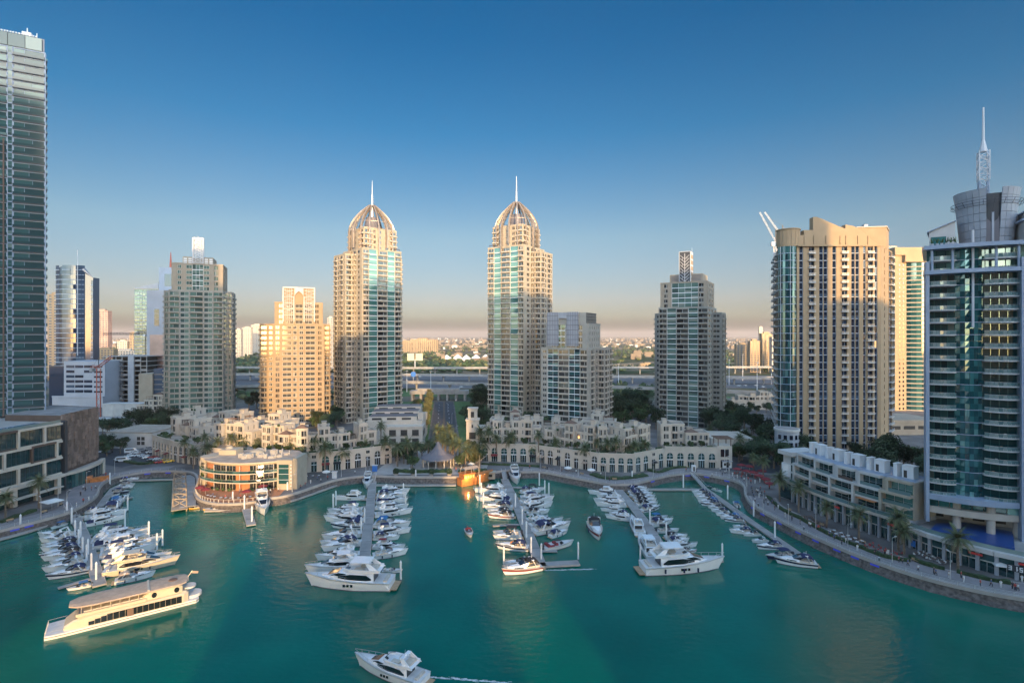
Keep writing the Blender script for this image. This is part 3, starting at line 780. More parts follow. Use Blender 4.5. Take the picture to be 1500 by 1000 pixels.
# ------------------------------------------------------------------ tan tower with the glass drum
def tower_tan():
    B = Bld('apartment_tower', 'broad tan tower with wavy parapet, dark glass drum corner and small stacked balconies', 'tower', (0, 0, ZQ))
    A, Bq, C = (139.3, 261), (179.7, 260), (196.5, 276); D = (200, 296); E = (146, 296); F = (132.5, 264)
    poly = [A, Bq, C, D, E, F]; Hh = 103; nf = 29; fh = Hh/nf
    B.wall.prism(poly, 0, Hh, 0, 1)
    fr = [('s',.03),('v',.045),('s',.058),('b',.082),('s',.052),('v',.045),('s',.008),('v',.045),('s',.058),('v',.045),('s',.055),('b',.082),('s',.042),('v',.042),('s',.008),('v',.042),('s',.048),('v',.03),('s',.012),('b',.08),('s',.012),('v',.034),('s',.04)]
    kw = dict(gl='blue_glass', cur='blue_glass', bm='white_render', rail='bars', fr='grey_panel', bal=1.7, line=.3)
    def conv(bays): return [('g', x[1], 1) if x[0] == 'v' else x for x in bays]
    facade(B, A, Bq, 0, nf, fh, conv(fr), mi=0, **dict(kw, proud=.6))
    facade(B, Bq, C, 0, nf, fh, [('s',.25),('w',.12,.5),('s',.3),('b',.33)], mi=0, **kw)
    facade(B, C, D, 0, nf, fh, [('b',.5),('s',.5)], mi=0, **kw)
    facade(B, E, F, 0, nf, fh, [('b',.2),('g',.1,1),('b',.2),('g',.1,1),('b',.2)], mi=0, **dict(kw, bal=1.9))
    facade(B, D, E, 0, nf, fh, [('w',1,.4)]*8, mi=0, **kw)
    # light bands every third storey on the blue strips, and cornice under the parapet
    B.wall.box(139, 180, 258.9, 259.5, Hh-.2, Hh+.5, 0)
    # wavy parapet, built as a thick screen wall on the facade line
    prof = [(1168,364),(1168,345),(1178,344),(1178,337),(1191,337),(1191,318),(1196,317.5),(1205,321),(1214,325),(1222,328.5),(1230,332),(1238.5,335),(1238.5,329),(1250,331),(1258,335),(1266,341),(1274,348),(1282,355),(1289,361)]
    pts = []
    for px, py in prof:
        x = (px-CX)/3.0; z = CAM_H+(HORIZ-py)/3.0-ZQ; pts.append((139.3+(x-139.3)*1.0, z))
    b = MB(); top = pts[1:]
    for i in range(len(top)-1):
        (x0, z0), (x1, z1) = top[i], top[i+1]
        if x1-x0 < .05: continue
        b.add([(x0,260.0,Hh),(x1,260.0,Hh),(x1,260.0,z1),(x0,260.0,z0),(x0,263.2,Hh),(x1,263.2,Hh),(x1,263.2,z1),(x0,263.2,z0)],
              [(0,1,2,3),(5,4,7,6),(3,2,6,7),(1,5,6,2),(4,0,3,7)])
    for xx in (142.9, 147.6, 153.5, 160.4, 163.2, 169., 174.): b.box(xx-.35, xx+.35, 259.6, 260.0, Hh+.5, Hh+5, 0)
    b.build('parapet', 'sand_render', B.root)
    b = MB(); b.prism([(173.5,268),(187,266),(196,277),(193,292),(173.5,290)], Hh, 113.5, 0); b.prism([(150,266),(170,266),(170,288),(150,288)], Hh, Hh+7, 0); b.build('roof_block', 'sand_render', B.root)
    b = MB(); b.prism([(173.2,267.7),(187.2,265.6),(196.4,276.9),(193.2,292.3),(173.2,290.3)], 113.5, 114.0, 0); b.build('roof_block', 'pale_render', B.root)
    # glass drum at the corner
    cx, cy, r = 136.0, 263.5, 4.3; b = MB(); n = 14
    for k in range(nf):
        for q in range(n):
            a0, a1 = pi+q*pi/n*1.15-.1, pi+(q+1)*pi/n*1.15-.1
            z0, z1 = k*fh+.25, (k+1)*fh-.02
            b.add([(cx+r*cos(a0),cy+r*sin(a0),z0),(cx+r*cos(a1),cy+r*sin(a1),z0),(cx+r*cos(a1),cy+r*sin(a1),z1),(cx+r*cos(a0),cy+r*sin(a0),z1)], [(0,1,2,3)], 1)
        b.cyl((cx,cy,k*fh-.02), (cx,cy,k*fh+.25), r+.08, None, 24, 0)
    for q in (2, 6, 10): 
        a = pi+q*pi/n*1.15-.1; b.cyl((cx+(r+.1)*cos(a), cy+(r+.1)*sin(a), 0), (cx+(r+.1)*cos(a), cy+(r+.1)*sin(a), Hh), .12, None, 6, 2)
    b.build('glass_drum', ('blue_grey_panel', 'deep_glass', 'metal_white'), B.root)
    b = MB(); b.cyl((cx+1.2,cy+1,Hh), (cx+1.2,cy+1,Hh+8.3), 5.2, None, 24, 0)
    for q in range(18):
        a = 2*pi*q/18; b.box(cx+1.2+5.2*cos(a)-.15, cx+1.2+5.2*cos(a)+.15, cy+1+5.2*sin(a)-.15, cy+1+5.2*sin(a)+.15, Hh+1, Hh+7.5, 0)
    b.cyl((cx+1.2,cy+1,Hh+8.3), (cx+1.2,cy+1,Hh+8.8), 5.6, None, 24, 0)
    b.build('roof_drum', 'sand_render', B.root)
    roof_clutter(B, 176, 190, 270, 288, 114, 4, 8)
    # low round annex at its foot
    B.finish(['sand_render', 'roof_grey', 'metal_dark', 'metal_silver', 'dark_recess', 'white_panel', 'tan_stone'])
    A2 = Bld('round_annex', 'low grey round annex with white rim at the foot of the tan tower', 'building', (129, 250, ZQ))
    A2.wall.cyl((0,0,0), (0,0,15), 5.2, None, 24, 0); A2.wall.cyl((0,0,15), (0,0,16), 5.6, None, 24, 1); A2.wall.cyl((0,0,16.01), (0,0,16.05), 5.0, None, 24, 2)
    for k in range(4):
        for q in range(5):
            a = pi+.5+q*.48; b = MB(); b.T = Matrix.Translation((5.2*cos(a), 5.2*sin(a), 0)) @ Matrix.Rotation(a+pi/2, 4, 'Z')
            b.box(-.7, .7, -.06, .25, 1.2+k*3.4, 3.2+k*3.4, 0); A2.raw('window', ('blue_glass',), b)
    A2.finish(['grey_panel', 'white_render', 'roof_grey'])
tower_tan()
# ------------------------------------------------------------------ glass tower on the right with bowed balconies
def arc(x0, x1, bulge, n, y0=0.):
    return [(x0+(x1-x0)*i/n, y0-bulge*(1-(2*i/n-1)**2)) for i in range(n+1)]
def tower_bowed():
    B = Bld('glass_tower', 'dark teal glass tower with bowed white balconies and lattice mast above blue pool', 'tower', (116.7, 150, 0), radians(-28))
    z0, zr = 17.8, 86.; nf = 20; fh = (zr-z0)/nf
    W = B.wall
    W.prism([(.2,.6),(36,.6),(36,26),(4.9,26)], z0, zr, 1)
    W.box(-.45, .35, -2.2, .58, z0-7.5, zr-3.6, 0); W.box(19.4, 22.6, -2.9, .55, 2.5, zr-3.6, 0)
    W.prism([(2.4,9),(36,9),(36,26),(5.5,26)], 8.4, z0-.02, 2)                                   # recessed base
    for k in range(6): W.box(3+k*4.6, 5.6+k*4.6, 8.9, 9, 9.2, 12.4, 3)
    # skirt under the first balcony and a cream band below it
    for za, zb, dy, m in ((z0-1.1, z0+.35, .9, 0), (z0-4.9, z0-3.2, 0, 2)):
        pts = arc(-.2, 19.3, 1.6+dy*.6, 16, -1.2-dy)
        b = [(x, y, za) for x, y in pts]; t = [(x, y, zb) for x, y in pts]; n = len(pts)
        W.add(b+t+[(x, 2.0, za) for x, y in pts]+[(x, 2.0, zb) for x, y in pts],
              [(i, i+1, n+i+1, n+i) for i in range(n-1)]+[(n+i, n+i+1, 3*n+i+1, 3*n+i) for i in range(n-1)]+[(2*n+i, 2*n+i+1, i+1, i) for i in range(n-1)], m)
    g = MB()
    for k in range(8): g.box(.3+k*2.4, 2.5+k*2.4, -.9, -.7, z0-3.2, z0-1.15, 0)
    g.build('glazing', 'marina_glass', B.root)
    for x, y in ((6.6, -.6), (13.6, -1.4), (19.6, 1.0)):
        b = MB(); b.cyl((x, y, 8.0), (x, y, z0-1.2), .95, None, 16, 0); b.build('column', 'pale_render', B.root, smooth=False)
    rr = random.Random(9)
    # curtain wall between the balconies, bowed
    pts = arc(6.4, 12.2, 1.1, 6, .3); b = MB()
    for k in range(nf):
        za, zb = z0+k*fh, z0+(k+1)*fh
        for i in range(6):
            (xa, ya), (xb, yb) = pts[i], pts[i+1]
            for zc, zd in ((za+.16, za+fh*.5-.03), (za+fh*.5+.03, zb-.04)):
                j = rr.uniform(-.05, .05)
                b.add([(xa+.03,ya+j,zc),(xb-.03,yb-j,zc),(xb-.03,yb-j*.4,zd),(xa+.03,ya+j*.4,zd)], [(0,1,2,3)], 0)
            b.box(xa+.02, xb+.02, min(ya,yb)-.02, max(ya,yb)+.08, za-.04, za+.12, 1)
    b.build('curtain_wall', ('marina_glass', 'blue_grey_panel'), B.root)
    b = MB(); b.cyl((9.9,-1.3,z0+fh*13.6), (9.9,-1.3,zr+4.5), .3, .3, 8, 0); b.build('facade_pole', 'metal_white', B.root)
    # balconies with bowed slabs and glass rails; dark glazing behind
    for x0, x1, bul in ((.4, 6.35, .9), (12.25, 19.35, 1.1)):
        for k in range(nf):
            z = z0+k*fh
            pts = arc(x0, x1, bul, 8, -1.5); n = len(pts); bb = MB()
            bot = [(x, y, z-.22) for x, y in pts]; top = [(x, y, z+.14) for x, y in pts]
            bk0 = [(x, .6, z-.22) for x, y in pts]; bk1 = [(x, .6, z+.14) for x, y in pts]
            bb.add(bot+top+bk0+bk1, [(i,i+1,n+i+1,n+i) for i in range(n-1)]+[(n+i,n+i+1,3*n+i+1,3*n+i) for i in range(n-1)]+[(2*n+i,2*n+i+1,i+1,i) for i in range(n-1)]+[(0,n,3*n,2*n),(n-1,3*n-1,4*n-1,2*n-1)], 0)
            for i in range(n-1):
                (xa,ya),(xb,yb) = pts[i], pts[i+1]
                bb.add([(xa+.02,ya+.06,z+.16),(xb-.02,yb+.06,z+.16),(xb-.02,yb+.06,z+1.1),(xa+.02,ya+.06,z+1.1)], [(0,1,2,3)], 1)
                bb.bar((xa,ya+.06,z+1.14), (xb,yb+.06,z+1.14), .07, .06, 2)
            B.raw('balcony', ('white_render', 'rail_glass', 'metal_silver'), bb)
            w_ = (x1-x0)/4
            for q in range(4):
                wb = MB(); xa = x0+q*w_; wb.box(xa+.08, xa+w_-.08, .5, .58, z+.2, z+fh-.45, 0); B.raw('window', ('loggia_glass', 'metal_dark'), wb)
            W.box(x0, x1, .1, .6, z+fh-.42, z+fh-.24, 0)
            if rr.random() < .55:      # things people keep on their balconies
                xx = rr.uniform(x0+1, x1-1.4); wb = MB(); wb.box(xx, xx+.5, -.6, -.1, z+.15, z+.55, 0); wb.box(xx, xx+.5, -.15, -.1, z+.55, z+.95, 0); wb.box(xx+.7, xx+1.2, -.6, -.1, z+.15, z+.7, 1)
                wb.build('balcony_furniture', ('cloth_white' if k % 2 else 'teak', 'leaf_dark' if k % 3 else 'tan_canvas'), B.root)
    # top storeys with loggias and round columns, then roof deck
    for z, ex in ((zr, .6), (zr-fh*2+.0, .35)):
        pts = [(-.2-ex, 1.0)]+arc(-.4-ex, 20.5, 1.3, 12, -2.2-ex)+[(36, -2.2)]
        poly = pts+[(36, 26), (4.4-ex, 26)]
        W.prism(poly, z-.3, z+.75, 0, 4, True)
    for x in (.9, 5.4, 14.5, 19.): W.cyl((x,-2.2,zr-fh*2+.75), (x,-2.2,zr-.3), .32, None, 8, 0)
    tg = MB()
    for k in range(10): tg.box(.3+k*2.1, 2.2+k*2.1, .3, .5, zr-fh*2+.8, zr-.4, 0)
    tg.build('glazing', 'teal_glass', B.root)
    # penthouses
    b = MB(); b.add([(.8,1,zr+.75),(6.6,1,zr+.75),(7.6,10,zr+.75),(2.6,10,zr+.75),(.8,1,zr+5.0),(6.6,1,zr+7.6),(7.6,10,zr+7.6),(2.6,10,zr+5.0)], [(0,1,5,4),(1,2,6,5),(2,3,7,6),(3,0,4,7),(4,5,6,7)], 0)
    b.add([(.2,.5,zr+4.9),(6.8,.5,zr+7.7),(7.8,10,zr+7.7),(2.2,10,zr+4.9),(.2,.5,zr+5.2),(6.8,.5,zr+8.0),(7.8,10,zr+8.0),(2.2,10,zr+5.2)], [(0,1,5,4),(1,2,6,5),(2,3,7,6),(3,0,4,7),(4,5,6,7),(3,2,1,0)], 1)
    b.box(1.2, 4.6, .9, 1.0, zr+1.2, zr+3.6, 2); b.build('penthouse', ('white_render', 'blue_grey_panel', 'marina_glass'), B.root)
    b = MB(); b.box(21, 34, 0, 14, zr+.75, zr+6.2, 0); b.box(20, 35, -1, 15, zr+6.2, zr+6.6, 1); b.box(22, 33, 1, 13, zr+6.6, zr+9.0, 0); b.box(21.5, 34, .3, 13.5, zr+9, zr+9.3, 1); b.box(22, 33, -.1, 0, zr+1.4, zr+3.8, 2); b.box(22, 33, -.1, 0, zr+4.2, zr+5.8, 2)
    b.build('penthouse', ('white_render', 'blue_grey_panel', 'marina_glass'), B.root)
    # roof drum: two curved panelled shells that widen upwards, with a dark slot between
    cx, cy = 14.9, 8.0
    b = MB()
    for s0, s1 in ((pi*.62, pi*1.43), (pi*1.58, pi*2.36)):
        N = 12
        for k in range(7):
            za, zb = zr+.75+k*2.2, zr+.75+(k+1)*2.2-.10
            ra, rb = 5.7+k*.2, 5.7+(k+1)*.2-.03
            if k == 6: rb += .2
            for q in range(N):
                a0, a1 = s0+(s1-s0)*q/N, s0+(s1-s0)*(q+1)/N-.012
                o_ = [(cx+r*cos(a), cy+r*sin(a), z) for r, z in ((ra,za),(rb,zb)) for a in (a0,a1)]
                i_ = [(cx+(r-.3)*cos(a), cy+(r-.3)*sin(a), z) for r, z in ((ra,za),(rb,zb)) for a in (a0,a1)]
                b.add(o_+i_, [(0,1,3,2),(5,4,6,7),(2,3,7,6),(1,0,4,5),(0,2,6,4),(3,1,5,7)], 0)
    b.cyl((cx,cy,zr+.75), (cx,cy,zr+14.6), 5.2, 6.4, 32, 1)
    b.build('roof_drum', ('grey_panel', 'metal_dark'), B.root)
    b = MB(); b.box(cx-1.4, cx+1.4, cy-5.7, cy-4.6, zr+.75, zr+13.0, 0); b.box(cx-.25, cx+.25, cy-5.95, cy-5.7, zr+.75, zr+14.5, 1); b.build('drum_slot', ('louvre_grey', 'grey_panel'), B.root)
    b = MB()
    for q in range(40):
        a0, a1 = 2*pi*q/40, 2*pi*(q+1)/40
        for zz in (zr+12.2, zr+13.0): b.bar((cx+7.7*cos(a0),cy+7.7*sin(a0),zz), (cx+7.7*cos(a1),cy+7.7*sin(a1),zz), .1, .1, 0)
        if q % 2 == 0: b.bar((cx+6.9*cos(a0),cy+6.9*sin(a0),zr+11.6), (cx+7.7*cos(a0),cy+7.7*sin(a0),zr+13.0), .09, .09, 0)
    b.build('drum_railing', 'metal_dark', B.root)
    # lattice mast
    def lat(za, zb, w, name, m):
        b = MB(); n = max(2, round((zb-za)/1.7)); h = (zb-za)/n
        cs = [(-1,-1),(1,-1),(1,1),(-1,1)]
        for i in range(4):
            b.bar((cx+cs[i][0]*w, cy-5+cs[i][1]*w, za), (cx+cs[i][0]*w, cy-5+cs[i][1]*w, zb), .26, .26, 0)
            j = (i+1) % 4
            for k in range(n):
                p, q = cs[i], cs[j]
                if k % 2: p, q = q, p
                b.bar((cx+p[0]*w, cy-5+p[1]*w, za+k*h), (cx+q[0]*w, cy-5+q[1]*w, za+(k+1)*h), .16, .16, 0)
                b.bar((cx+cs[i][0]*w, cy-5+cs[i][1]*w, za+k*h), (cx+cs[j][0]*w, cy-5+cs[j][1]*w, za+k*h), .14, .14, 0)
        b.build(name, m, B.root)
    cx -= 1.8; lat(zr+13, zr+18.5, .95, 'mast_lattice', 'blue_grey_panel'); lat(zr+18.5, zr+26.5, 1.1, 'mast_lattice', 'metal_white')
    b = MB(); b.cyl((cx,cy-5,zr+26.4), (cx,cy-5,zr+29.5), 1.0, .40, 8, 0); b.cyl((cx,cy-5,zr+29.5), (cx,cy-5,zr+38.6), .34, .2, 8, 0); b.build('mast_pole', 'metal_white', B.root)
    # roof garden pots
    for q in range(6):
        b = MB(); x = 1+q*1.0; b.box(x-.3, x+.3, -2.6, -2.0, zr+.75, zr+1.3, 0)
        for s in range(8): b.bar((x,-2.3,zr+1.3), (x+rr.uniform(-.7,.7), -2.3+rr.uniform(-.5,.5), zr+1.9+rr.random()), .18, .05, 1)
        b.build('planter', ('grey_panel', 'leaf_green'), B.root)
    B.finish(['blue_grey_panel', 'marina_glass', 'pale_render', 'dark_recess', 'roof_grey'])
tower_bowed()

def podium_right():
    B = Bld('shop_podium', 'grey shop podium with pillars and red signs carrying the blue pool under the glass tower', 'building', (0, 0, 0))
    line = [(112.0,149.6),(113.2,144.5),(116.2,138.6),(120.4,132.8),(125.5,127.6),(132,122.5),(142,117)]
    back = [(165,125),(165,175),(118,172),(113,162)]
    B.wall.prism(line+back, ZQ, 8.3, 0, 1)
    for i in range(len(line)-1):
        T, L = frame(line[i], line[i+1], 0); n = max(1, round(L/3.2)); B.wall.T = T
        B.wall.box(-.05, L, -1.3, -.02, 7.35, 8.45, 2)                        # projecting eave
        for q in range(n): B.wall.box(L*q/n-.02, L*q/n+.75, -.75, -.02, ZQ, 7.35, 3)
        for q in range(n):
            b = MB(); b.T = T; x0, x1 = L*q/n+.8, L*(q+1)/n-.08
            b.box(x0, x1, -.14, -.02, ZQ+.1, 5.1, 0); b.box(x0, x1, -.22, -.02, 5.1, 5.4, 1); b.box(x0, x1, -.14, -.02, 5.4, 7.3, 0); b.box((x0+x1)/2-.05, (x0+x1)/2+.05, -.2, -.13, ZQ+.1, 5.1, 1)
            B.raw('shop_window', ('deep_glass', 'metal_silver'), b)
        B.wall.T = None
    # glass balustrade of the terrace
    b = MB()
    for i in range(len(line)-1): b.bar((*line[i], 8.95), (*line[i+1], 8.95), .06, 1.1, 0)
    b.build('balustrade', 'rail_glass', B.root)
    # pool with tiled basin, raised 0.9 m
    pl = [(114.2,145.2),(117.3,139.3),(121.2,134.2),(125.2,132.6),(135,143.5),(128,150.5),(119.5,150.0)]
    b = MB(); b.prism(pl, 8.305, 9.15, 0, 0); b.prism([(x*.94+123*.06, y*.94+141.5*.06) for x, y in pl], 9.155, 9.19, 0, 1); b.build('pool', ('pool_tile', 'pool_tile'), B.root)
    # signs over the shops
    def sign(i, t, w, h, z, m, txt=False):
        T, L = frame(line[i], line[i+1], 0); b = MB(); b.T = T
        b.box(t-w/2, t+w/2, -1.0, -.8, z, z+h, 0); return b, T
    b, T = sign(2, 3.6, 2.8, .5, 6.4, 'sign_red'); b.build('shop_sign', 'sign_red', B.root)
    b, T = sign(0, 1.5, 1.2, 1.6, 3.4, 'sign_blue'); b.build('shop_sign', 'sign_blue', B.root)
    b, T = sign(3, 5.6, 2.6, .5, 6.5, 'sign_red'); b.build('shop_sign', 'sign_red', B.root)
    # white letter box sign on black, three big characters
    T, L = frame(line[3], line[4], 0); b = MB(); b.T = T; x = 2.3
    b.box(x, x+3.1, -1.0, -.8, 4.6, 6.1, 1)
    seg = {'3': 'ABGCD', '1': 'BC', '5': 'AFGCD'}
    for q, ch in enumerate('315'):
        xa = x+.25+q*.98; w_, h_ = .62, 1.1; z = 4.8; t = .2
        S_ = dict(A=(0,w_,h_-t,h_), D=(0,w_,0,t), G=(0,w_,h_/2-t/2,h_/2+t/2), B=(w_-t,w_,h_/2,h_), C=(w_-t,w_,0,h_/2), F=(0,t,h_/2,h_), E=(0,t,0,h_/2))
        for k, s_ in enumerate(seg[ch]):
            a = S_[s_]; b.box(xa+a[0], xa+a[1], -1.1-.004*k, -1.0, z+a[2], z+a[3], 0)
    b.build('number_sign', ('white_panel', 'metal_dark'), B.root)
    B.finish(['grey_panel', 'concrete', 'white_render', 'grey_panel'])
podium_right()

# ------------------------------------------------------------------ right row of white framed terraces
TLINE = [(100.6,190.5),(101.4,181.5),(103.0,173.2),(105.4,165.2),(108.5,157.4),(112.0,149.9)]
def terrace_row():
    looks = ['white framed terrace house at the far end of the right row, beside the tan tower', 'white framed terrace house, second from the tan tower in the right row', 'terrace house with a dark planted balcony, middle of the white row on the right',
             'white framed terrace house with red-brown awning, second from the glass tower', 'cream terrace house with bright green windows, nearest the glass tower']
    for i in range(5):
        p0, p1 = Vector(TLINE[i]), Vector(TLINE[i+1])
        T, L = frame(p0, p1, 0); ang = atan2(p1.y-p0.y, p1.x-p0.x)
        B = Bld('terrace_house', looks[i], 'house', (p0.x, p0.y, ZQ), ang, 'white terrace houses on the right quay')
        W = B.wall; m = 0 if i < 4 else 3; h0 = 6.9; D = 13; gls = 'deep_glass' if i < 4 else 'teal_glass'
        W.box(0, L, .3, D, 0, h0, 1); W.box(0, L, 2.0, D, h0, h0+10.6, m)
        # shop storey
        for q in range(3): W.box(L*q/3-.0, L*q/3+.55, -.8, .3, 0, h0-.8, 1)
        for q in range(3):
            b = MB(); x0, x1 = L*q/3+.6, L*(q+1)/3-.05
            b.box(x0, x1, .1, .28, .1, 3.2, 0); b.box(x0, x1, .0, .28, 3.2, 3.45, 1); b.box(x0, x1, .1, .28, 3.45, 5.9, 0); b.box((x0+x1)/2-.05, (x0+x1)/2+.05, .02, .1, .1, 3.2, 1)
            B.raw('shop_window', ('deep_glass', 'metal_silver'), b)
        W.box(0, L, -1.5, .3, h0-.55, h0+.3, 2)
        b = MB(); b.box(.02, L-.02, -1.4, -1.34, h0+.3, h0+1.35, 0)
        b.box(.02, L-.02, -1.43, -1.31, h0+1.35, h0+1.42, 1); b.build('balustrade', ('rail_glass', 'metal_silver'), B.root)
        # upper storeys inside a thick white frame, the top one set back and shifted
        f = .75; ys = -.3
        W.box(0, f, ys, 2, h0+.3, h0+7.2, m); W.box(f, L-.02, ys, 2, h0+6.5, h0+7.2, m)
        W.box(f, L-.02, .3, 2, h0+3.2, h0+3.75, m)
        sh = 1.6 if i != 2 else 2.4
        W.box(sh, sh+f, ys+.6, 2, h0+7.2, h0+11, m); W.box(sh+f, L-.02, ys+.6, 2, h0+10.3, h0+11, m); W.box(0, sh, 1.6, 2, h0+7.2, h0+10.2, m)
        for za, zb, xa in ((h0+.4, h0+3.1, f+.05), (h0+3.85, h0+6.4, f+.05), (h0+7.4, h0+10.2, sh+f+.05)):
            n = 3; wq = (L-.2-xa)/n
            for q in range(n):
                b = MB(); b.box(xa+q*wq+.08, xa+(q+1)*wq-.08, 1.75, 1.98, za, zb, 0); b.box(xa+q*wq+.02, xa+q*wq+.09, 1.7, 1.98, za, zb, 1); b.box(xa+q*wq+.1, xa+(q+1)*wq-.1, 1.7, 1.98, za+.95, za+1.0, 1)
                B.raw('window', (gls, 'metal_white'), b)
        b = MB(); b.box(f, L-.1, .35, .4, h0+3.75, h0+4.7, 0); b.build('balcony', 'rail_glass', B.root)
        b = MB(); b.box(sh+f, L-.1, .4, .45, h0+7.2, h0+8.2, 0); b.build('balcony', 'rail_glass' if i != 2 else 'dark_brown', B.root)
        b = MB(); b.box(f+1.2, L-1, -1.1, 1.7, h0+3.0, h0+3.14, 0); b.build('awning', 'tan_canvas' if i != 3 else 'wood_orange', B.root)
        # roof: bluish sheet and two stair heads like chimneys
        W.box(.3, L-.3, 2.5, D-.4, h0+10.62, h0+10.75, 4); W.box(0, L, D-.4, D, h0+10.6, h0+11.6, m)
        b = MB(); b.box(.8, 1.9, 5.5, 8, h0+10.76, h0+14.4, 0); b.box(.7, 2.0, 5.4, 8.1, h0+14.4, h0+14.6, 0); b.build('stair_head', 'white_panel', B.root)
        b = MB(); b.box(2.9, 6.0, 6, 8.6, h0+10.76, h0+14.2, 0); b.box(2.8, 6.15, 5.9, 8.7, h0+14.2, h0+14.45, 0); b.box(3.4, 4.3, 5.97, 6, h0+10.9, h0+13, 1); b.build('stair_head', ('white_panel', 'dark_recess'), B.root)
        if i in (0, 2, 3, 4):
            mm = [('sign_red',), None, ('sign_red',), ('sign_blue',), ('sign_red',)][i]
            b = MB(); b.box(L*.35, L*.35+1.9, -.95, -.82, 4.6, 5.3, 0); b.build('shop_sign', mm, B.root)
        B.finish(['white_render', 'grey_panel', 'pale_render', 'cream_stone', 'blue_grey_panel'])
    # end return at the far end
    B = Bld('corner_house', 'white curved corner block closing the far end of the right terrace row', 'house', (98.8, 197.0, ZQ), radians(-74), 'white terrace houses on the right quay')
    W = B.wall; W.box(0, 6.2, .2, 12, 0, 6.9, 1); W.box(.6, 6.2, 1.4, 12, 6.9, 15.6, 0); W.box(-.3, 6.2, -.3, 12, 16.0, 17.4, 0); W.box(0, 6.2, -1.2, .2, 6.3, 7.2, 0)
    b = MB(); b.cyl((2.0,2.4,8.2), (2.0,2.4,12.6), 2.3, None, 20, 0); b.build('curved_bay', 'white_panel', B.root)
    for k in range(3):
        b = MB(); b.box(4.4, 6.0, 1.2, 1.38, 7.4+k*2.9, 9.6+k*2.9, 0); B.raw('window', ('deep_glass',), b)
    b = MB(); b.box(.6, 5.6, .02, .18, .2, 5.9, 0); B.raw('shop_window', ('deep_glass',), b)
    B.finish(['white_render', 'grey_panel'])
terrace_row()

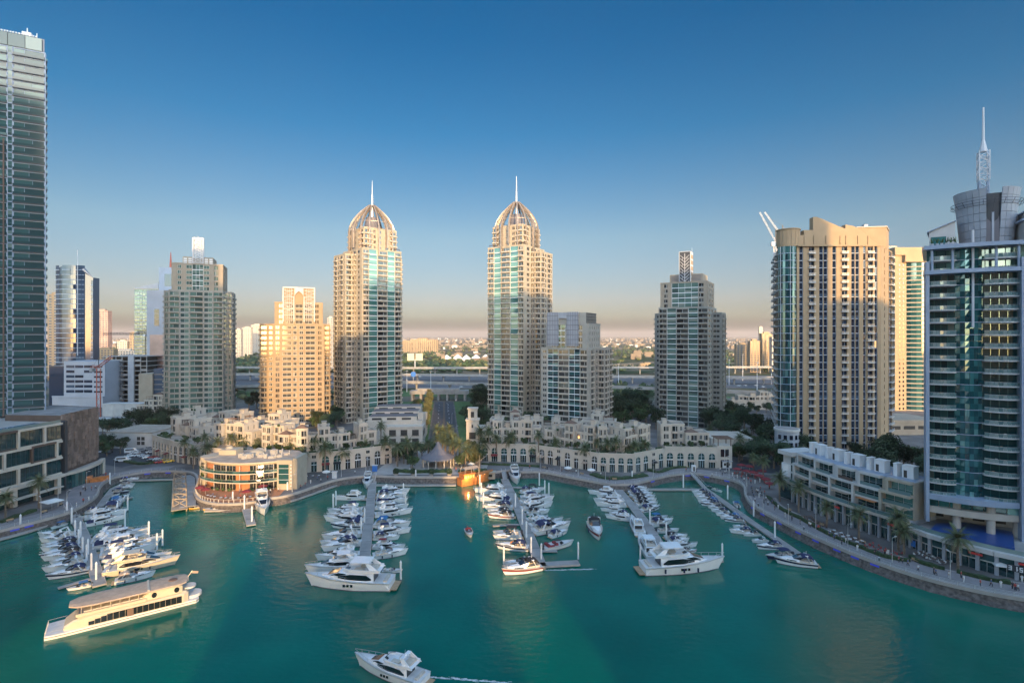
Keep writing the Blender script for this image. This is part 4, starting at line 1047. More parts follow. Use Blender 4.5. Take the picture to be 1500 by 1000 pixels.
# ------------------------------------------------------------------ left bank: tower, white framed podium, tiled hall
def left_bank():
    B = Bld('glass_tower', 'very tall glazed tower with continuous balcony slabs, cut by the left edge of the picture', 'tower', (-194.6, 222, 29.2))
    q = [(-250.,191.6),(0,0)]
    p0, p1 = (-57.5,-30.3), (0,0); d = Vector((p1[0]-p0[0], p1[1]-p0[1])).normalized(); nrm = Vector((-d.y, d.x))
    p2 = (p1[0]-18.5, p1[1]+19.0); p3 = (p0[0]-18.5, p0[1]+19.0)
    Ht = 150.5; nf = 45; fh = Ht/nf
    B.wall.prism([p0, p1, p2, p3], 0, Ht, 0, 1)
    kw = dict(gl='tower_teal', cur='tower_teal', bm='metal_dark', rail='glass', bal=.75, fr='blue_grey_panel', cw='glazing', proud=.1, rg='tower_teal')
    facade(B, p0, p1, 0, nf, fh, [('b',8),('b',8),('b',8),('b',8),('g',1.4,1),('b',7),('g',1.2,1),('b',7.8)], **kw)
    facade(B, p1, p2, 0, nf, fh, [('b',4),('g',3,2),('b',4),('g',3,2)], **kw)
    B.wall.prism([(p0[0],p0[1]-.0),(p1[0]-.3,p1[1]),(p2[0],p2[1]),(p3[0],p3[1])], Ht, Ht+5.5, 2)
    T, L = frame(p0, p1, 0); b = MB(); b.T = T
    for k in range(8):
        b.box(L-44+k*5.4, L-44+k*5.4+5.2, -.5, -.05, Ht+.1, Ht+5.2, 0)
    b.build('crown_glazing', 'tower_teal', B.root)
    b = MB(); b.T = T
    for k in range(22): b.box(L-22+k*.9, L-21.4+k*.9, -.3, .2, Ht+5.5, Ht+6.1, 0)
    b.box(L-8, L-5, 2, 4, Ht+5.5, Ht+8, 0); b.cyl((L-3.4,3,Ht+5.5), (L-3.4,3,Ht+8.6), .3, .2, 6, 0); b.cyl((L-6.5,3,Ht+8), (L-6.5,3,Ht+10), .25, .2, 6, 0)
    b.build('roof_plant', 'white_panel', B.root)
    b = MB(); b.T = T; b.bar((L-12.6,-1.7,0), (L-12.6,-1.7,112), .5, .3, 0); b.build('hoist_rail', 'shade_brown', B.root)
    B.finish(['blue_grey_panel', 'roof_grey', 'office_glass'])

    # podium with staggered white frames
    B = Bld('podium_building', 'podium with staggered white frames round teal glass and a roof pool, at the left edge', 'building', (0, 0, 0))
    A, C = (-176.5,158.), (-171.8,202.5); T, L = frame(A, C, 0); W = B.wall
    W.prism([A, C, (-174.5,205), (-200,235), (-262,205), (-262,158)], ZQ, 28.6, 1, 2)
    W.T = T
    rows = [(9.6,16.0),(16.0,22.2),(22.2,28.9)]
    rr = random.Random(4)
    for r, (za, zb) in enumerate(rows):
        fw = 9.4; off = -fw+(r*fw*.5) % fw
        x = off
        while x < L:
            x0, x1 = max(0, x), min(L, x+fw)
            if x1-x0 > 1.5:
                n = max(2, int((x1-x0)/1.5))
                for q in range(n):
                    b = MB(); b.T = T; xa, xb = x0+(x1-x0)*q/n, x0+(x1-x0)*(q+1)/n
                    b.box(xa+.05, xb-.05, -.25, -.02, za+.5, zb-.55, 0); b.box(xa-.04, xa+.05, -.32, -.02, za+.5, zb-.55, 1)
                    B.raw('window', ('teal_glass' if False else 'deep_glass', 'metal_dark'), b)
                brown = (r == 1 and x1 > L-10 and x0 < L-5) or (r == 2 and 12 < x0 < 26)
                b = MB(); b.T = T; f = .75; pr = -1.1
                if x0 > 0 or True: b.box(x0, x0+f, pr, -.02, za, zb, 0)
                b.box(x0+f, x1, pr, -.02, zb-f, zb, 0)
                b.box(x0+f, x1, pr+.4, -.02, za, za+.5, 0)
                b.build('facade_frame', 'dark_brown' if brown else 'pale_render', B.root)
            x += fw
    W.box(0, L, -2.2, -.02, 8.5, 9.6, 0)                       # curved slab over the arcade
    for k in range(6): W.box(2+k*8, 3.4+k*8, -1.8, -.4, ZQ, 8.5, 0)
    for k in range(12):
        b = MB(); b.T = T; b.box(.5+k*3.6, 3.9+k*3.6, -.2, -.02, ZQ+.2, 8.2, 0); B.raw('shop_window', ('deep_glass',), b)
    W.box(4, L-2, -3.8, -1.2, 5.2, 5.45, 0)
    W.T = None
    b = MB(); b.T = T; b.box(18, 42, 3, 8, 28.6, 29.05, 1); b.box(18.4, 41.6, 3.4, 7.6, 29.06, 29.1, 0); b.build('roof_pool', ('pool_water', 'paving_light'), B.root)
    b = MB(); b.T = T; b.box(.5, L-.3, -.5, -.42, 28.95, 30.0, 0); b.build('balustrade', 'rail_glass', B.root)
    B.finish(['pale_render', 'deep_glass', 'paving_light'])
    # tiled brown hall
    B = Bld('tiled_hall', 'windowless hall clad in staggered brown tiles over a curved glass shop front', 'building', (0, 0, 0))
    A, C = (-174.6,206.), (-178.6,229.5); T, L = frame(A, C, 0); W = B.wall
    W.prism([A, C, (-204,236), (-198,208)], ZQ, 31.0, 0, 1)
    t = MB(); t.T = T; n = 13; w_ = L/n; rr = random.Random(6)
    for q in range(n):
        z = 9.6-(q % 2)*1.4
        while z < 31.2:
            h = 2.8; za, zb = max(z, 9.2), min(z+h-.1, 31.3)
            if zb-za > .3: t.box(q*w_+.04, (q+1)*w_-.04, -.3-rr.uniform(0,.35), -.02, za, zb, 0)
            z += h
    t.build('cladding_tile', 'brown_tile', B.root)
    T2, L2 = frame(C, (-204,236), 0)
    t = MB(); t.T = T2
    for q in range(12):
        for k in range(8): t.box(q*L2/12+.05, (q+1)*L2/12-.05, -.3-rr.uniform(0,.3), -.02, 9.2+k*2.75, 11.85+k*2.75, 0)
    t.build('cladding_tile', 'brown_tile', B.root)
    W.T = T; W.box(-1.6, .0, -2.4, -.02, ZQ, 29, 2); W.T = None
    # curved glass front with white portal frame
    pts = [(-172.6,203.6),(-171.4,209.),(-171.6,216),(-173.4,223.),(-176.8,230.)]
    b = MB()
    for i in range(4):
        p, q = Vector(pts[i]), Vector(pts[i+1])
        for k in range(4):
            a, c = p+(q-p)*k/4, p+(q-p)*(k+1)/4-(q-p).normalized()*.1
            b.add([(a.x,a.y,ZQ+.1),(c.x,c.y,ZQ+.1),(c.x,c.y,8.0),(a.x,a.y,8.0)], [(0,1,2,3)], 0)
    b.build('shop_window', 'deep_glass', B.root)
    b = MB()
    for i in range(4): b.bar((*pts[i], 8.5), (*pts[i+1], 8.5), 1.6, 1.0, 0)
    b.bar((*pts[4], ZQ), (*pts[4], 9.0), 1.3, 1.3, 0); b.build('portal_frame', 'pale_render', B.root)
    b = MB(); b.prism([(x, y) for x, y in pts]+[(-178.4,229.4),(-175,206)], 8.0, 8.3, 0); b.build('canopy_roof', 'paving_light', B.root)
    B.finish(['dark_brown', 'roof_grey', 'metal_dark'])
left_bank()
# ================================================================== cream arcades and villas round the bay
LOWW = ['pale_render', 'roof_tan', 'shade_brown', 'dark_recess', 'hedge']
def arch_cuts(W, x0, x1, zs, zt, y0, y1, n=8, m=0):
    """solid above a round arch springing at zs, wall top zt"""
    c = (x0+x1)/2; r = (x1-x0)/2; rz = min(r, zt-zs-.3)
    for q in range(n):
        a0, a1 = pi-pi*q/n, pi-pi*(q+1)/n
        xa, xb = c+r*cos(a0), c+r*cos(a1); zm = zs+rz*sin((a0+a1)/2)
        W.box(xa, xb, y0, y1, zm, zt, m)
def arcade(label, p0, p1, h, n, seed, tall=False, depth=9.5):
    T, L = frame(p0, p1, 0); ang = atan2(p1[1]-p0[1], p1[0]-p0[0])
    B = Bld('arcade', label, 'arcade', (p0[0], p0[1], ZQ), ang, 'cream arcades along the quay')
    W = B.wall; rr = random.Random(seed); W.box(.01, L-.01, .5, depth, 0, h-.9, 0); W.box(.0, L, .8, depth, h-.9, h-.8, 1)
    bw = L/n; H = h
    for k in range(n):
        u = k*bw; big = tall or rr.random() < .72; pw = bw*(.2 if big else .27)
        x0, x1 = u+pw, u+bw-pw
        W.box(u, x0, 0, .5, 0, H, 0); W.box(x1, u+bw, 0, .5, 0, H, 0)
        zs = (6.4 if not tall else 7.6) if big else 4.4
        if big:
            arch_cuts(W, x0, x1, zs-1.2, H, 0, .5)
            b = MB(); top = zs-1.2+(x1-x0)/2
            b.box(x0, x1, .30, .48, .1, 3.3, 0); b.box(x0-.0, x1, .2, .49, 3.3, 3.65, 1); b.box(x0, x1, .30, .48, 3.7, min(top, H-1), 0)
            b.box((x0+x1)/2-.06, (x0+x1)/2+.06, .22, .3, 3.65, min(top, H-1), 1); b.box(x0, x1, .24, .3, 5.0, 5.1, 1)
            for q in (.3, .7): b.box(x0+(x1-x0)*q-.05, x0+(x1-x0)*q+.05, .24, .3, .1, 3.3, 1)
            B.raw('shop_window', ('deep_glass' if rr.random() < .8 else 'window_glass', 'white_panel'), b)
        else:
            W.box(x0, x1, 0, .5, zs, H, 0)
            b = MB(); b.box(x0, x1, .25, .48, .1, zs-.05, 0); b.box((x0+x1)/2-.05, (x0+x1)/2+.05, .2, .25, .1, zs, 1); b.box(x0, x1, .2, .25, 3., 3.15, 1)
            B.raw('shop_window', ('window_glass', 'white_panel'), b)
            for q in (.3, .7):
                b = MB(); xx = x0+(x1-x0)*q; b.box(xx-.35, xx+.35, -.03, .0, 6.0, 7.2, 0); B.raw('window', ('window_glass',), b)
        if rr.random() < .35:
            b = MB(); b.add([(x0-.2,0,3.6),(x1+.2,0,3.6),(x1+.2,-1.7,3.0),(x0-.2,-1.7,3.0),(x0-.2,0,3.7),(x1+.2,0,3.7),(x1+.2,-1.7,3.1),(x0-.2,-1.7,3.1)], [(7,6,5,4),(0,1,2,3),(3,2,6,7)], 0)
            B.raw('awning', (rr.choice(['tan_canvas','black_canvas','tan_canvas','red_canvas']),), b) if False else b.build('awning', rr.choice(['tan_canvas','black_canvas','navy_canvas','red_canvas']), B.root)
        if rr.random() < .5:     # roof garden edge
            b = MB(); b.box(u+.3, u+bw*rr.uniform(.5,.95), .7, 1.5, H-.3, H+.35+rr.random()*.3, 0); b.build('roof_hedge', 'hedge', B.root)
        W.box(u+.0, u+.5, -.12, -.001, 0, H+.35*(k%3==0), 0)
    W.box(0, L, -.2, 0-.0005, H-.35, H, 0)
    B.finish(LOWW)
AL = [(-179,265),(-160,251),(-143,243.5),(-118,236),(-93,229.5),(-75,236),(-56,248)]
AR = [(-15,251.5),(12,249),(38,232.5),(53,230.5),(69,240.5),(92,238.5)]
arcade('cream arcade with tall narrow arches beside the left car park', AL[0], AL[2], 10.2, 10, 1, True) if False else None
arcade('cream arcade with tall narrow arches beside the car park on the left', AL[0], AL[1], 10.0, 7, 1, True)
arcade('cream arcade with tall arches behind the palms, left of the round restaurant', AL[1], AL[2], 9.6, 5, 2, True)
arcade('cream arcade hidden behind the round restaurant', AL[2], AL[3], 8.6, 5, 3)
arcade('cream arcade with its right end beside the restaurant, sunlit at the corner', AL[3], AL[4], 8.4, 5, 4)
arcade('cream arcade with dark shopfronts, above the rocks right of the restaurant', AL[4], AL[5], 8.4, 4, 5)
arcade('cream arcade ending at the small gardens left of the boulevard', AL[5], AL[6], 8.6, 5, 6)
arcade('cream arcade with green shop window, right of the lit palms', AR[0], AR[1], 8.6, 6, 7)
arcade('cream arcade with small square windows in the middle of the right bank', AR[1], AR[2], 8.2, 7, 8)
arcade('short cream arcade behind the oval planted bed', AR[2], AR[3], 8.2, 4, 9)
arcade('cream arcade rising to the right of the oval planted bed', AR[3], AR[4], 8.6, 4, 10)
arcade('tall cream arcade with corner pavilion at the right end of the bank', AR[4], AR[5], 9.4, 5, 11)

def villa(label, p, ang, w, d, nf, seed, z0=ZQ, mi=0, skip=2, feature=None):
    B = Bld('villa', label, 'house', (p[0], p[1], z0), ang, 'cream villas round the bay')
    rr = random.Random(seed); fh = 3.5; W = B.wall
    kw = dict(gl='window_glass', bm='pale_render', fr='white_panel', proud=.3, bal=1.1)
    wl = w*rr.choice((.42,.5,.58)); lower = 1 if rr.random() < .7 else 0
    nl = nf-lower if rr.random() < .5 else nf; nr = nf if nl != nf else nf-lower
    k1 = rr.choice(([('d',.5,.62),('b',.5)], [('w',.35,.5),('b',.65)], [('d',1,.5)], [('b',.55),('d',.45,.6)]))
    k2 = rr.choice(([('d',.5,.6),('d',.5,.6)], [('b',.55),('w',.45,.5)], [('d',1,.5)], [('w',.5,.55),('e',.5)]))
    sd = [('s',.2),('w',.2,.5),('s',.2),('w',.2,.5),('s',.2)]
    dy = rr.uniform(.6, 1.8)
    block(B, 0, wl, 0, d, 0, nl, fh, front=k1, left=sd, right=sd if nl > nr else None, skip=skip, par=.7, **kw)
    block(B, wl+.45, w, dy, d+.5, 0, nr, fh, front=k2, right=sd, left=sd if nr > nl else None, skip=skip, par=.7, **kw)
    # roof bits: stair head, parapet steps, pergola or small hipped tile roof
    zl = nl*fh; zr_ = nr*fh
    W.box(wl*.3, wl*.75, d*.45, d*.8, zl+.13, zl+2.2, 0); W.box(wl*.26, wl*.79, d*.42, d*.83, zl+2.2, zl+2.4, 1)
    f = feature if feature else rr.choice(('pergola','tile','pergola','none','step'))
    xa, xb = wl+.8, w-.5
    if f == 'pergola':
        b = MB()
        for q in range(6): b.box(xa, xb, dy+.8+q*.5, dy+.95+q*.5, zr_+2.5, zr_+2.7, 0)
        for x in (xa+.05, xb-.2):
            for y in (dy+.8, dy+3.3): b.box(x, x+.15, y, y+.15, zr_+.13, zr_+2.5, 0)
        b.build('pergola', 'shade_brown', B.root)
    elif f == 'tile':
        b = MB(); cx = wl/2; b.add([(-.5,-.5,zl+.75),(wl+.5,-.5,zl+.75),(wl+.5,3.4,zl+.75),(-.5,3.4,zl+.75),(cx,1.4,zl+2.3)], [(0,1,4),(1,2,4),(2,3,4),(3,0,4),(3,2,1,0)], 0)
        b.build('tiled_roof', 'shade_brown', B.root)
    elif f == 'step':
        W.box(0, wl, -.4, .3, zl+.7, zl+1.2, 0); W.box(wl*.3, wl*.7, -.4, .3, zl+1.2, zl+1.7, 0)
    if rr.random() < .5:
        for q in range(2):
            b = MB(); x = rr.uniform(1, w-1); b.box(x-.5, x+.5, .8, 1.3, max(zl,zr_)*0+zl+.13, zl+1.2, 0)
            b.build('roof_plant_pot', 'hedge', B.root)
    B.finish(['pale_render','roof_tan']+LOWW[2:])
def row(line, ws, off, where, nfs, seed, feats=None, d=9.):
    """villas along a broken line, each set at its own place"""
    pts = [Vector(p) for p in line]; seg = 0; t = 0.
    for i, w in enumerate(ws):
        while seg < len(pts)-1 and t+w > (pts[seg+1]-pts[seg]).length+1.5: seg += 1; t = 0.
        if seg >= len(pts)-1: break
        dv = (pts[seg+1]-pts[seg]).normalized(); inn = Vector((-dv.y, dv.x)); p = pts[seg]+dv*t+inn*(off+(i%3)*.9)
        feat = feats[i] if feats and i < len(feats) else None
        desc = {'pergola':'with brown pergola','tile':'with brown tiled roof','step':'with stepped parapet','none':'with flat roof'}[feat or 'none']
        villa(f'cream villa {desc}, {nth(i)} from left {where}', p, atan2(dv.y, dv.x), w-.35, d, nfs[i % len(nfs)], seed+i, feature=feat or 'none')
        t += w
F = ['pergola','tile','none','pergola','step','none','tile','pergola','step','none','pergola','tile']
row([AL[0],AL[1],AL[2],AL[3],AL[4]], [11,9.5,10,11,9,10.5,9.5,11], 8.5, 'in the row behind the restaurant', [5,5,4,5], 20, F)
row([AL[4],AL[5],AL[6]], [9,9.5,9.5,8.5], 7, 'between restaurant and boulevard', [5,5,4,5], 40, F[1:])
row([AR[0],AR[1],AR[2],AR[3]], [9.5,9,9.5,10,9.5,10,9], 7.5, 'above arcades right of boulevard', [5,5,5,4,5], 60, F[2:])
row([AR[3],AR[4],AR[5]], [9.5,9.5,11,10.5], 6.5, 'at the right end of the bank', [5,5,5,4], 80, F[3:])
# second row behind
row([(-186,292),(-150,276),(-112,270)], [11,10,10,11,10,11], 6, 'in the back row, left bank', [5,4,5], 100, F[4:], 10)
row([(-12,282),(30,278),(66,268)], [11,10,12,10,11,12], 4, 'in the back row, right bank', [4,5,4,4], 120, F[5:], 10)
row([(-262,372),(-212,366)], [12,12,13], 0, 'behind dark trees far left', [4,5,4], 140, F[:], 10)
row([(176,428),(232,420)], [14,15,14], 0, 'right of the branching-pattern tower', [3,4,3], 160, F[2:], 10)

def special_low():
    # cream hall with dark louvred roofs left of the boulevard
    B = Bld('market_hall', 'cream hall with three stepped dark slatted roofs, left of the boulevard', 'building', (-79, 288, ZQ), radians(4))
    W = B.wall; W.box(0, 30, 0, 34, 0, 13, 0); W.box(12, 31, -7, 8, 0, 10.5, 0)
    for k in range(3):
        y0 = 1+k*11; b = MB(); z = 13+k*1.3
        W.box(1, 27, y0, y0+10, 13, z+2.2, 0)
        for q in range(9): b.box(1.4, 26.6, y0+.4+q*1.05, y0+1.05+q*1.05, z+2.22, z+2.5, 0)
        b.build('slatted_roof', 'louvre_grey', B.root)
        for q in range(3):
            b = MB(); b.box(3+q*8, 8+q*8, y0-.06, y0-.001, z+.5, z+1.6, 0); B.raw('window', ('dark_recess',), b)
    for q in range(4): W.box(27.5+q*.01, 30.5, 3+q*7, 6+q*7, 10, 17-q, 0)
    for k in range(2):
        for q in range(3):
            b = MB(); b.box(13.5+q*6, 17+q*6, -7.08, -7.001, 2+k*4.6, 4.8+k*4.6, 0); b.box(13.3+q*6, 17.2+q*6, -7.3, -7.001, 1.6+k*4.6, 1.9+k*4.6, 1); B.raw('window', ('window_glass', 'pale_render'), b)
    for q in range(3):
        b = MB(); b.box(31.001, 31.1, -5+q*4.2, -3+q*4.2, 5.5, 8.4, 0); B.raw('window', ('window_glass',), b)
    W.box(11.7, 31.3, -7.3, 8, 10.5, 11.1, 0)
    B.finish(LOWW)
    # small lookout tower right of the boulevard
    B = Bld('lookout_tower', 'small square cream tower with an arched opening, right of the boulevard', 'tower', (-22.5, 262, ZQ))
    W = B.wall; W.box(0, 6, 0, 6, 0, 17.5, 0); W.box(-.4, 6.4, -.4, 6.4, 17.5, 18.1, 0); W.box(.8, 5.2, .8, 5.2, 18.1, 23, 0); W.box(.4, 5.6, .4, 5.6, 23, 23.6, 0); W.box(6, 14, 1.5, 9, 0, 13.5, 0); W.box(5.9, 14.3, 1.2, 9.3, 13.5, 14.1, 0)
    for x0, x1, y, z0, z1 in ((2.2,3.8,.74,19,21.8),(1.4,4.6,-.06,8.5,11.8),(1.4,4.6,-.06,3,6),(7.5,12.5,1.44,8,11.5),(2.6,3.4,-.06,14,15.6)):
        b = MB(); b.box(x0, x1, y, y+.05, z0, z1, 0); B.raw('window', ('dark_recess',), b)
    B.finish(LOWW)
    # pavilion with pyramid roof in the gardens (dark slatted tent)
    B = Bld('garden_pavilion', 'round garden pavilion under a pointed grey roof, in front of the boulevard', 'pavilion', (-33.5, 241.5, ZQ))
    b = MB(); n = 12
    ring = lambda r, z: [(r*cos(2*pi*q/n), r*sin(2*pi*q/n), z) for q in range(n)]
    b.loft([ring(8.0, 4.2), ring(7.8, 4.6), ring(4.2, 6.0), ring(2.0, 8.2), ring(.5, 11.2)], 0, closed=True); b.build('roof', 'louvre_grey', B.root)
    for q in range(n):
        a = 2*pi*q/n; b = MB(); b.cyl((7.0*cos(a), 7.0*sin(a), 0), (7.0*cos(a), 7.0*sin(a), 4.3), .25, None, 6, 0); b.build('column', 'pale_render', B.root)
    B.wall.cyl((0,0,0), (0,0,.5), 7.4, None, 24, 0); B.finish(['paving_light'], wall_name='floor')
    # garage wall left (four square windows) and right
    B = Bld('garage_block', 'blank cream garage block with four small square windows beside the car park', 'building', (-214, 281, ZQ), radians(-4))
    W = B.wall; W.box(0, 25, 0, 24, 0, 8.2, 0); W.box(-.3, 25.3, -.3, 24, 8.2, 8.6, 1)
    for q in range(2):
        for k in range(2):
            b = MB(); b.box(17+q*2.4, 18.8+q*2.4, -.08, -.001, 2+k*2.4, 3.8+k*2.4, 0); B.raw('window', ('dark_recess',), b)
    b = MB(); b.box(3, 6.5, -.08, -.001, 0, 3, 0); b.build('garage_door', 'grey_panel', B.root)
    B.finish(['white_render','roof_tan'])
    B = Bld('garage_block', 'blank cream garage block with a dark entrance at the right end of the villas', 'building', (98, 262, ZQ), radians(-3))
    W = B.wall; W.box(0, 20, 0, 20, 0, 8.6, 0); W.box(-.2, 20.2, -.2, 20, 8.6, 9.0, 0)
    b = MB(); b.box(9, 14, -.1, -.001, 0, 4.4, 0); b.build('garage_door', 'dark_recess', B.root); b = MB(); b.box(8, 14, -1.2, -.002, 4.4, 4.8, 0); b.build('canopy', 'pale_render', B.root)
    B.finish(['pale_render','roof_tan'])
    # corner pavilion with brown pergola top
    B = Bld('corner_pavilion', 'cream corner pavilion carrying a brown pergola, right end of the tall arcade', 'pavilion', (92.3, 239.2, ZQ), radians(-2))
    W = B.wall; W.box(0, 6.5, 0, 7, 0, 9.8, 0)
    b = MB()
    for x, y in ((.3,.3),(5.9,.3),(.3,6.2),(5.9,6.2)): b.box(x, x+.35, y, y+.35, 9.8, 13, 0)
    for q in range(8): b.box(-.5, 7, -.4+q, -.1+q, 13, 13.3, 0)
    b.build('pergola', 'shade_brown', B.root)
    for z0, z1 in ((.2,3.6),(5,8.4)):
        b = MB(); b.box(1.4, 5, -.1, -.001, z0, z1, 0); b.box(3.1, 3.3, -.16, -.1, z0, z1, 1); B.raw('window', ('window_glass','white_panel'), b)
    B.finish(LOWW)
    # gatehouse bridging the far end of the boulevard
    B = Bld('gatehouse', 'long low cream gatehouse bridging the far end of the boulevard', 'building', (-92, 484, ZQ))
    W = B.wall
    for q in range(7): W.box(q*8, q*8+2, 0, 9, 0, 6, 0)
    W.box(-1, 52, -.6, 9.6, 6, 9.2, 0); W.box(6, 44, .5, 8, 9.2, 11, 0)
    B.finish(['concrete','roof_grey'])
    # far low beige wall to the right, behind the tan tower
    B = Bld('car_park_deck', 'long low tan car park deck between the tan tower and the glass tower', 'building', (196, 316, ZQ), radians(3))
    B.wall.box(0, 60, 0, 26, 0, 7.5, 0); B.wall.box(-.4, 60.4, -.4, 26, 7.5, 9, 0)
    for q in range(6):
        b = MB(); b.box(2+q*9, 9+q*9, -.1, -.001, 3.4, 5.4, 0); B.raw('opening', ('dark_recess',), b)
    B.finish(['tan_stone','roof_tan'])
    for i, (x, y, w, h) in enumerate(((-262, 330, 40, 7), (-300, 390, 46, 9))):
        B = Bld('long_wall', ['low pale boundary building on the left behind the tiled hall', 'long pale site fence building on the left in front of the concrete shell'][i], 'building', (x, y, ZQ), radians(3))
        B.wall.box(0, w, 0, 9, 0, h, 0); B.wall.box(-.3, w+.3, -.3, 9, h, h+.4, 0)
        for q in range(6): B.wall.box(w*q/6, w*q/6+.4, -.2, -.001, 0, h, 0)
        B.finish(['white_render'])
special_low()

# ------------------------------------------------------------------ restaurant on the point
def restaurant():
    B = Bld('restaurant', 'sunlit curved three storey restaurant with brick and glass galleries on the quay point', 'restaurant', (0, 0, ZQ))
    W = B.wall
    front = smooth_line([(-125.5,221.5),(-123,211.5),(-115,206.),(-105,204.2),(-97.5,206.),(-92.2,208.6)], 2.4)
    poly = [(p.x, p.y) for p in front]+[(-86.8,208.2),(-85.2,216),(-92,225),(-112,228)]
    W.prism(poly, 0, 12.2, 0, 1)
    n = len(front)
    ns = normals(front)
    rr0 = random.Random(2)
    for k in range(3):       # balcony slabs, rails, posts
        z = k*4.0
        b = MB()
        if k: 
            rings = [[(p.x, p.y, z-.25), (p.x+q.x*2.2, p.y+q.y*2.2, z-.25), (p.x+q.x*2.2, p.y+q.y*2.2, z+.2), (p.x, p.y, z+.2)] for p, q in zip(front, ns)]
            b.loft(rings, 0, closed=True)
            for i in range(n-1):
                p, q = front[i]+ns[i]*2.1, front[i+1]+ns[i+1]*2.1
                b.bar((p.x,p.y,z+.75), (q.x,q.y,z+.75), .05, 1.0, 1); b.bar((p.x,p.y,z+1.28), (q.x,q.y,z+1.28), .08, .08, 0)
            b.build('gallery', ('pale_render', 'deep_glass'), B.root)
        for i in range(0, n-1):
            p, q = front[i]+ns[i]*.06, front[i+1]+ns[i+1]*.06; d = (q-p); L = d.length; d /= L
            wb = MB(); bars = MB()
            wb.bar((*(p+d*.1+ns[i]*.05), z+1.75), (*(q-d*.1+ns[i]*.05), z+1.75), .12, 3.0, 0)
            wb.bar((*(p+d*L*.5+ns[i]*.14), z+1.75), (*(p+d*(L*.5+.1)+ns[i]*.14), z+1.75), .1, 3.0, 1)
            if i % 6 in (0, 5): 
                wb = MB(); wb.bar((*(p+ns[i]*.05), z+1.8), (*(q+ns[i]*.05), z+1.8), .14, 3.2, 0); B.raw('brick_panel', ('brick_orange',), wb)
            else: B.raw('window', ('window_glass', 'pale_render'), wb)
            if rr0.random() < .55:
                c = front[i]*.5+front[i+1]*.5+ns[i]*1.7; hb = MB(); hw = .5
                for q_ in range(7): hb.bar((c.x+rr0.uniform(-.6,.6),c.y+rr0.uniform(-.3,.3),z+.25), (c.x+rr0.uniform(-.8,.8),c.y+rr0.uniform(-.4,.4),z+rr0.uniform(.9,1.9)), .35, .12, 0)
                B.raw('gallery_plant', ('leaf_green',), hb)
            if i % 2 == 0:
                c = front[i]+ns[i]*2.0; pb = MB(); pb.bar((c.x,c.y,z+.2), (c.x,c.y,z+3.75), .22, .22, 0); B.raw('post', ('pale_render',), pb)
    # roof: overhanging brown deck, plant, dome
    b = MB(); rp = [(p.x+q.x*.9, p.y+q.y*.9) for p, q in zip(front, ns)]+[(-86,207),(-84.6,216.5),(-92,226),(-112,229)]
    b.prism(rp, 12.25, 12.75, 0, 1, True); b.build('roof', ('pale_render', 'roof_tan'), B.root)
    rr = random.Random(5)
    for q in range(12):
        b = MB(); x, y = rr.uniform(-110,-93), rr.uniform(210,222); s_ = rr.uniform(.5,1.3); b.box(x-s_, x+s_, y-s_, y+s_, 12.8, 12.8+rr.uniform(.8,2.2), 0); b.cyl((x+s_*1.2,y,12.8), (x+s_*1.2,y,15), .25, None, 6, 0); B.raw('roof_plant', ('metal_silver',), b)
    b = MB(); b.box(-121,-114,217,223,12.8,15.2,0); b.cyl((-118.5,220.5,15.2),(-118.5,220.5,16.4),1.6,1.0,12,0); b.build('roof_room', 'cream_stone', B.root)
    b = MB(); 
    for q in range(5): 
        r0, r1 = 3.2*cos(q*pi/10), 3.2*cos((q+1)*pi/10); b.cyl((-106.5,219,12.8+2.4*sin(q*pi/10)), (-106.5,219,12.8+2.4*sin((q+1)*pi/10)), r0, max(r1,.05), 16, 0, False)
    b.build('roof_dome', 'cream_stone', B.root)
    # flat tower wall with a green window bay at the right
    b = MB(); b.box(-92.1,-86.2,205.3,208.4,0,13.6,0); b.box(-86.2,-84.6,206,216,0,14.2,0); b.box(-91.4,-87.6,205.1,205.28,2.8,11.6,1)
    for k in range(3): b.box(-91.5,-87.5,204.98,205.3,4.6+k*2.6,4.72+k*2.6,2)
    for k in range(7): b.box(-86.9,-86.5,205.15,205.29,1.5+k*1.6,2.0+k*1.6,2)
    b.build('stair_wing', ('cream_stone', 'deep_glass', 'white_panel'), B.root)
    # cream stair drum with palm reliefs at the left
    b = MB(); b.cyl((-123.6,215.5,0), (-123.6,215.5,12.9), 3.6, None, 20, 0); b.build('stair_drum', 'cream_stone', B.root)
    for z, dx in ((7.5,-.4),(3.2,.9)):
        b = MB(); x = -124+dx; y = 211.75; b.box(x-.1,x+.1,y-.1,y+.1,z,z+2.6,0)
        for q in range(6):
            a = pi*q/5; b.bar((x,y-.05,z+2.6), (x+1.0*cos(a),y-.05,z+2.6+.8*sin(a)-.2), .16, .2, 0)
        b.build('palm_relief', 'metal_dark', B.root)
    B.finish(['cream_stone', 'roof_tan']); B.root.scale = (1, 1, .84); B.root.location.x = 1.5
    # terrace railing posts
    i0, i1 = near_i(287,706), near_i(400,728); b = MB()
    for i in range(i0, i1, 1):
        p = SHORE[i]-SN[i]*.4; b.box(p.x-.1, p.x+.1, p.y-.1, p.y+.1, ZQ+.38, ZQ+1.5, 0)
    for i in range(i0, i1-1):
        p, q = SHORE[i]-SN[i]*.4, SHORE[i+1]-SN[i+1]*.4; b.bar((p.x,p.y,ZQ+1.45), (q.x,q.y,ZQ+1.45), .1, .12, 0)
    tag(b.build('terrace_fence', 'pale_render'), 'low white post fence round the restaurant terrace', 'fence')
restaurant()
sheet('restaurant_terrace', [(p.x-n.x*.5, p.y-n.y*.5) for p, n in list(zip(SHORE, SN))[near_i(287,696):near_i(415,727):2]]+[(-92,232),(-128,232)], ZQ+.012, 'brick_orange')
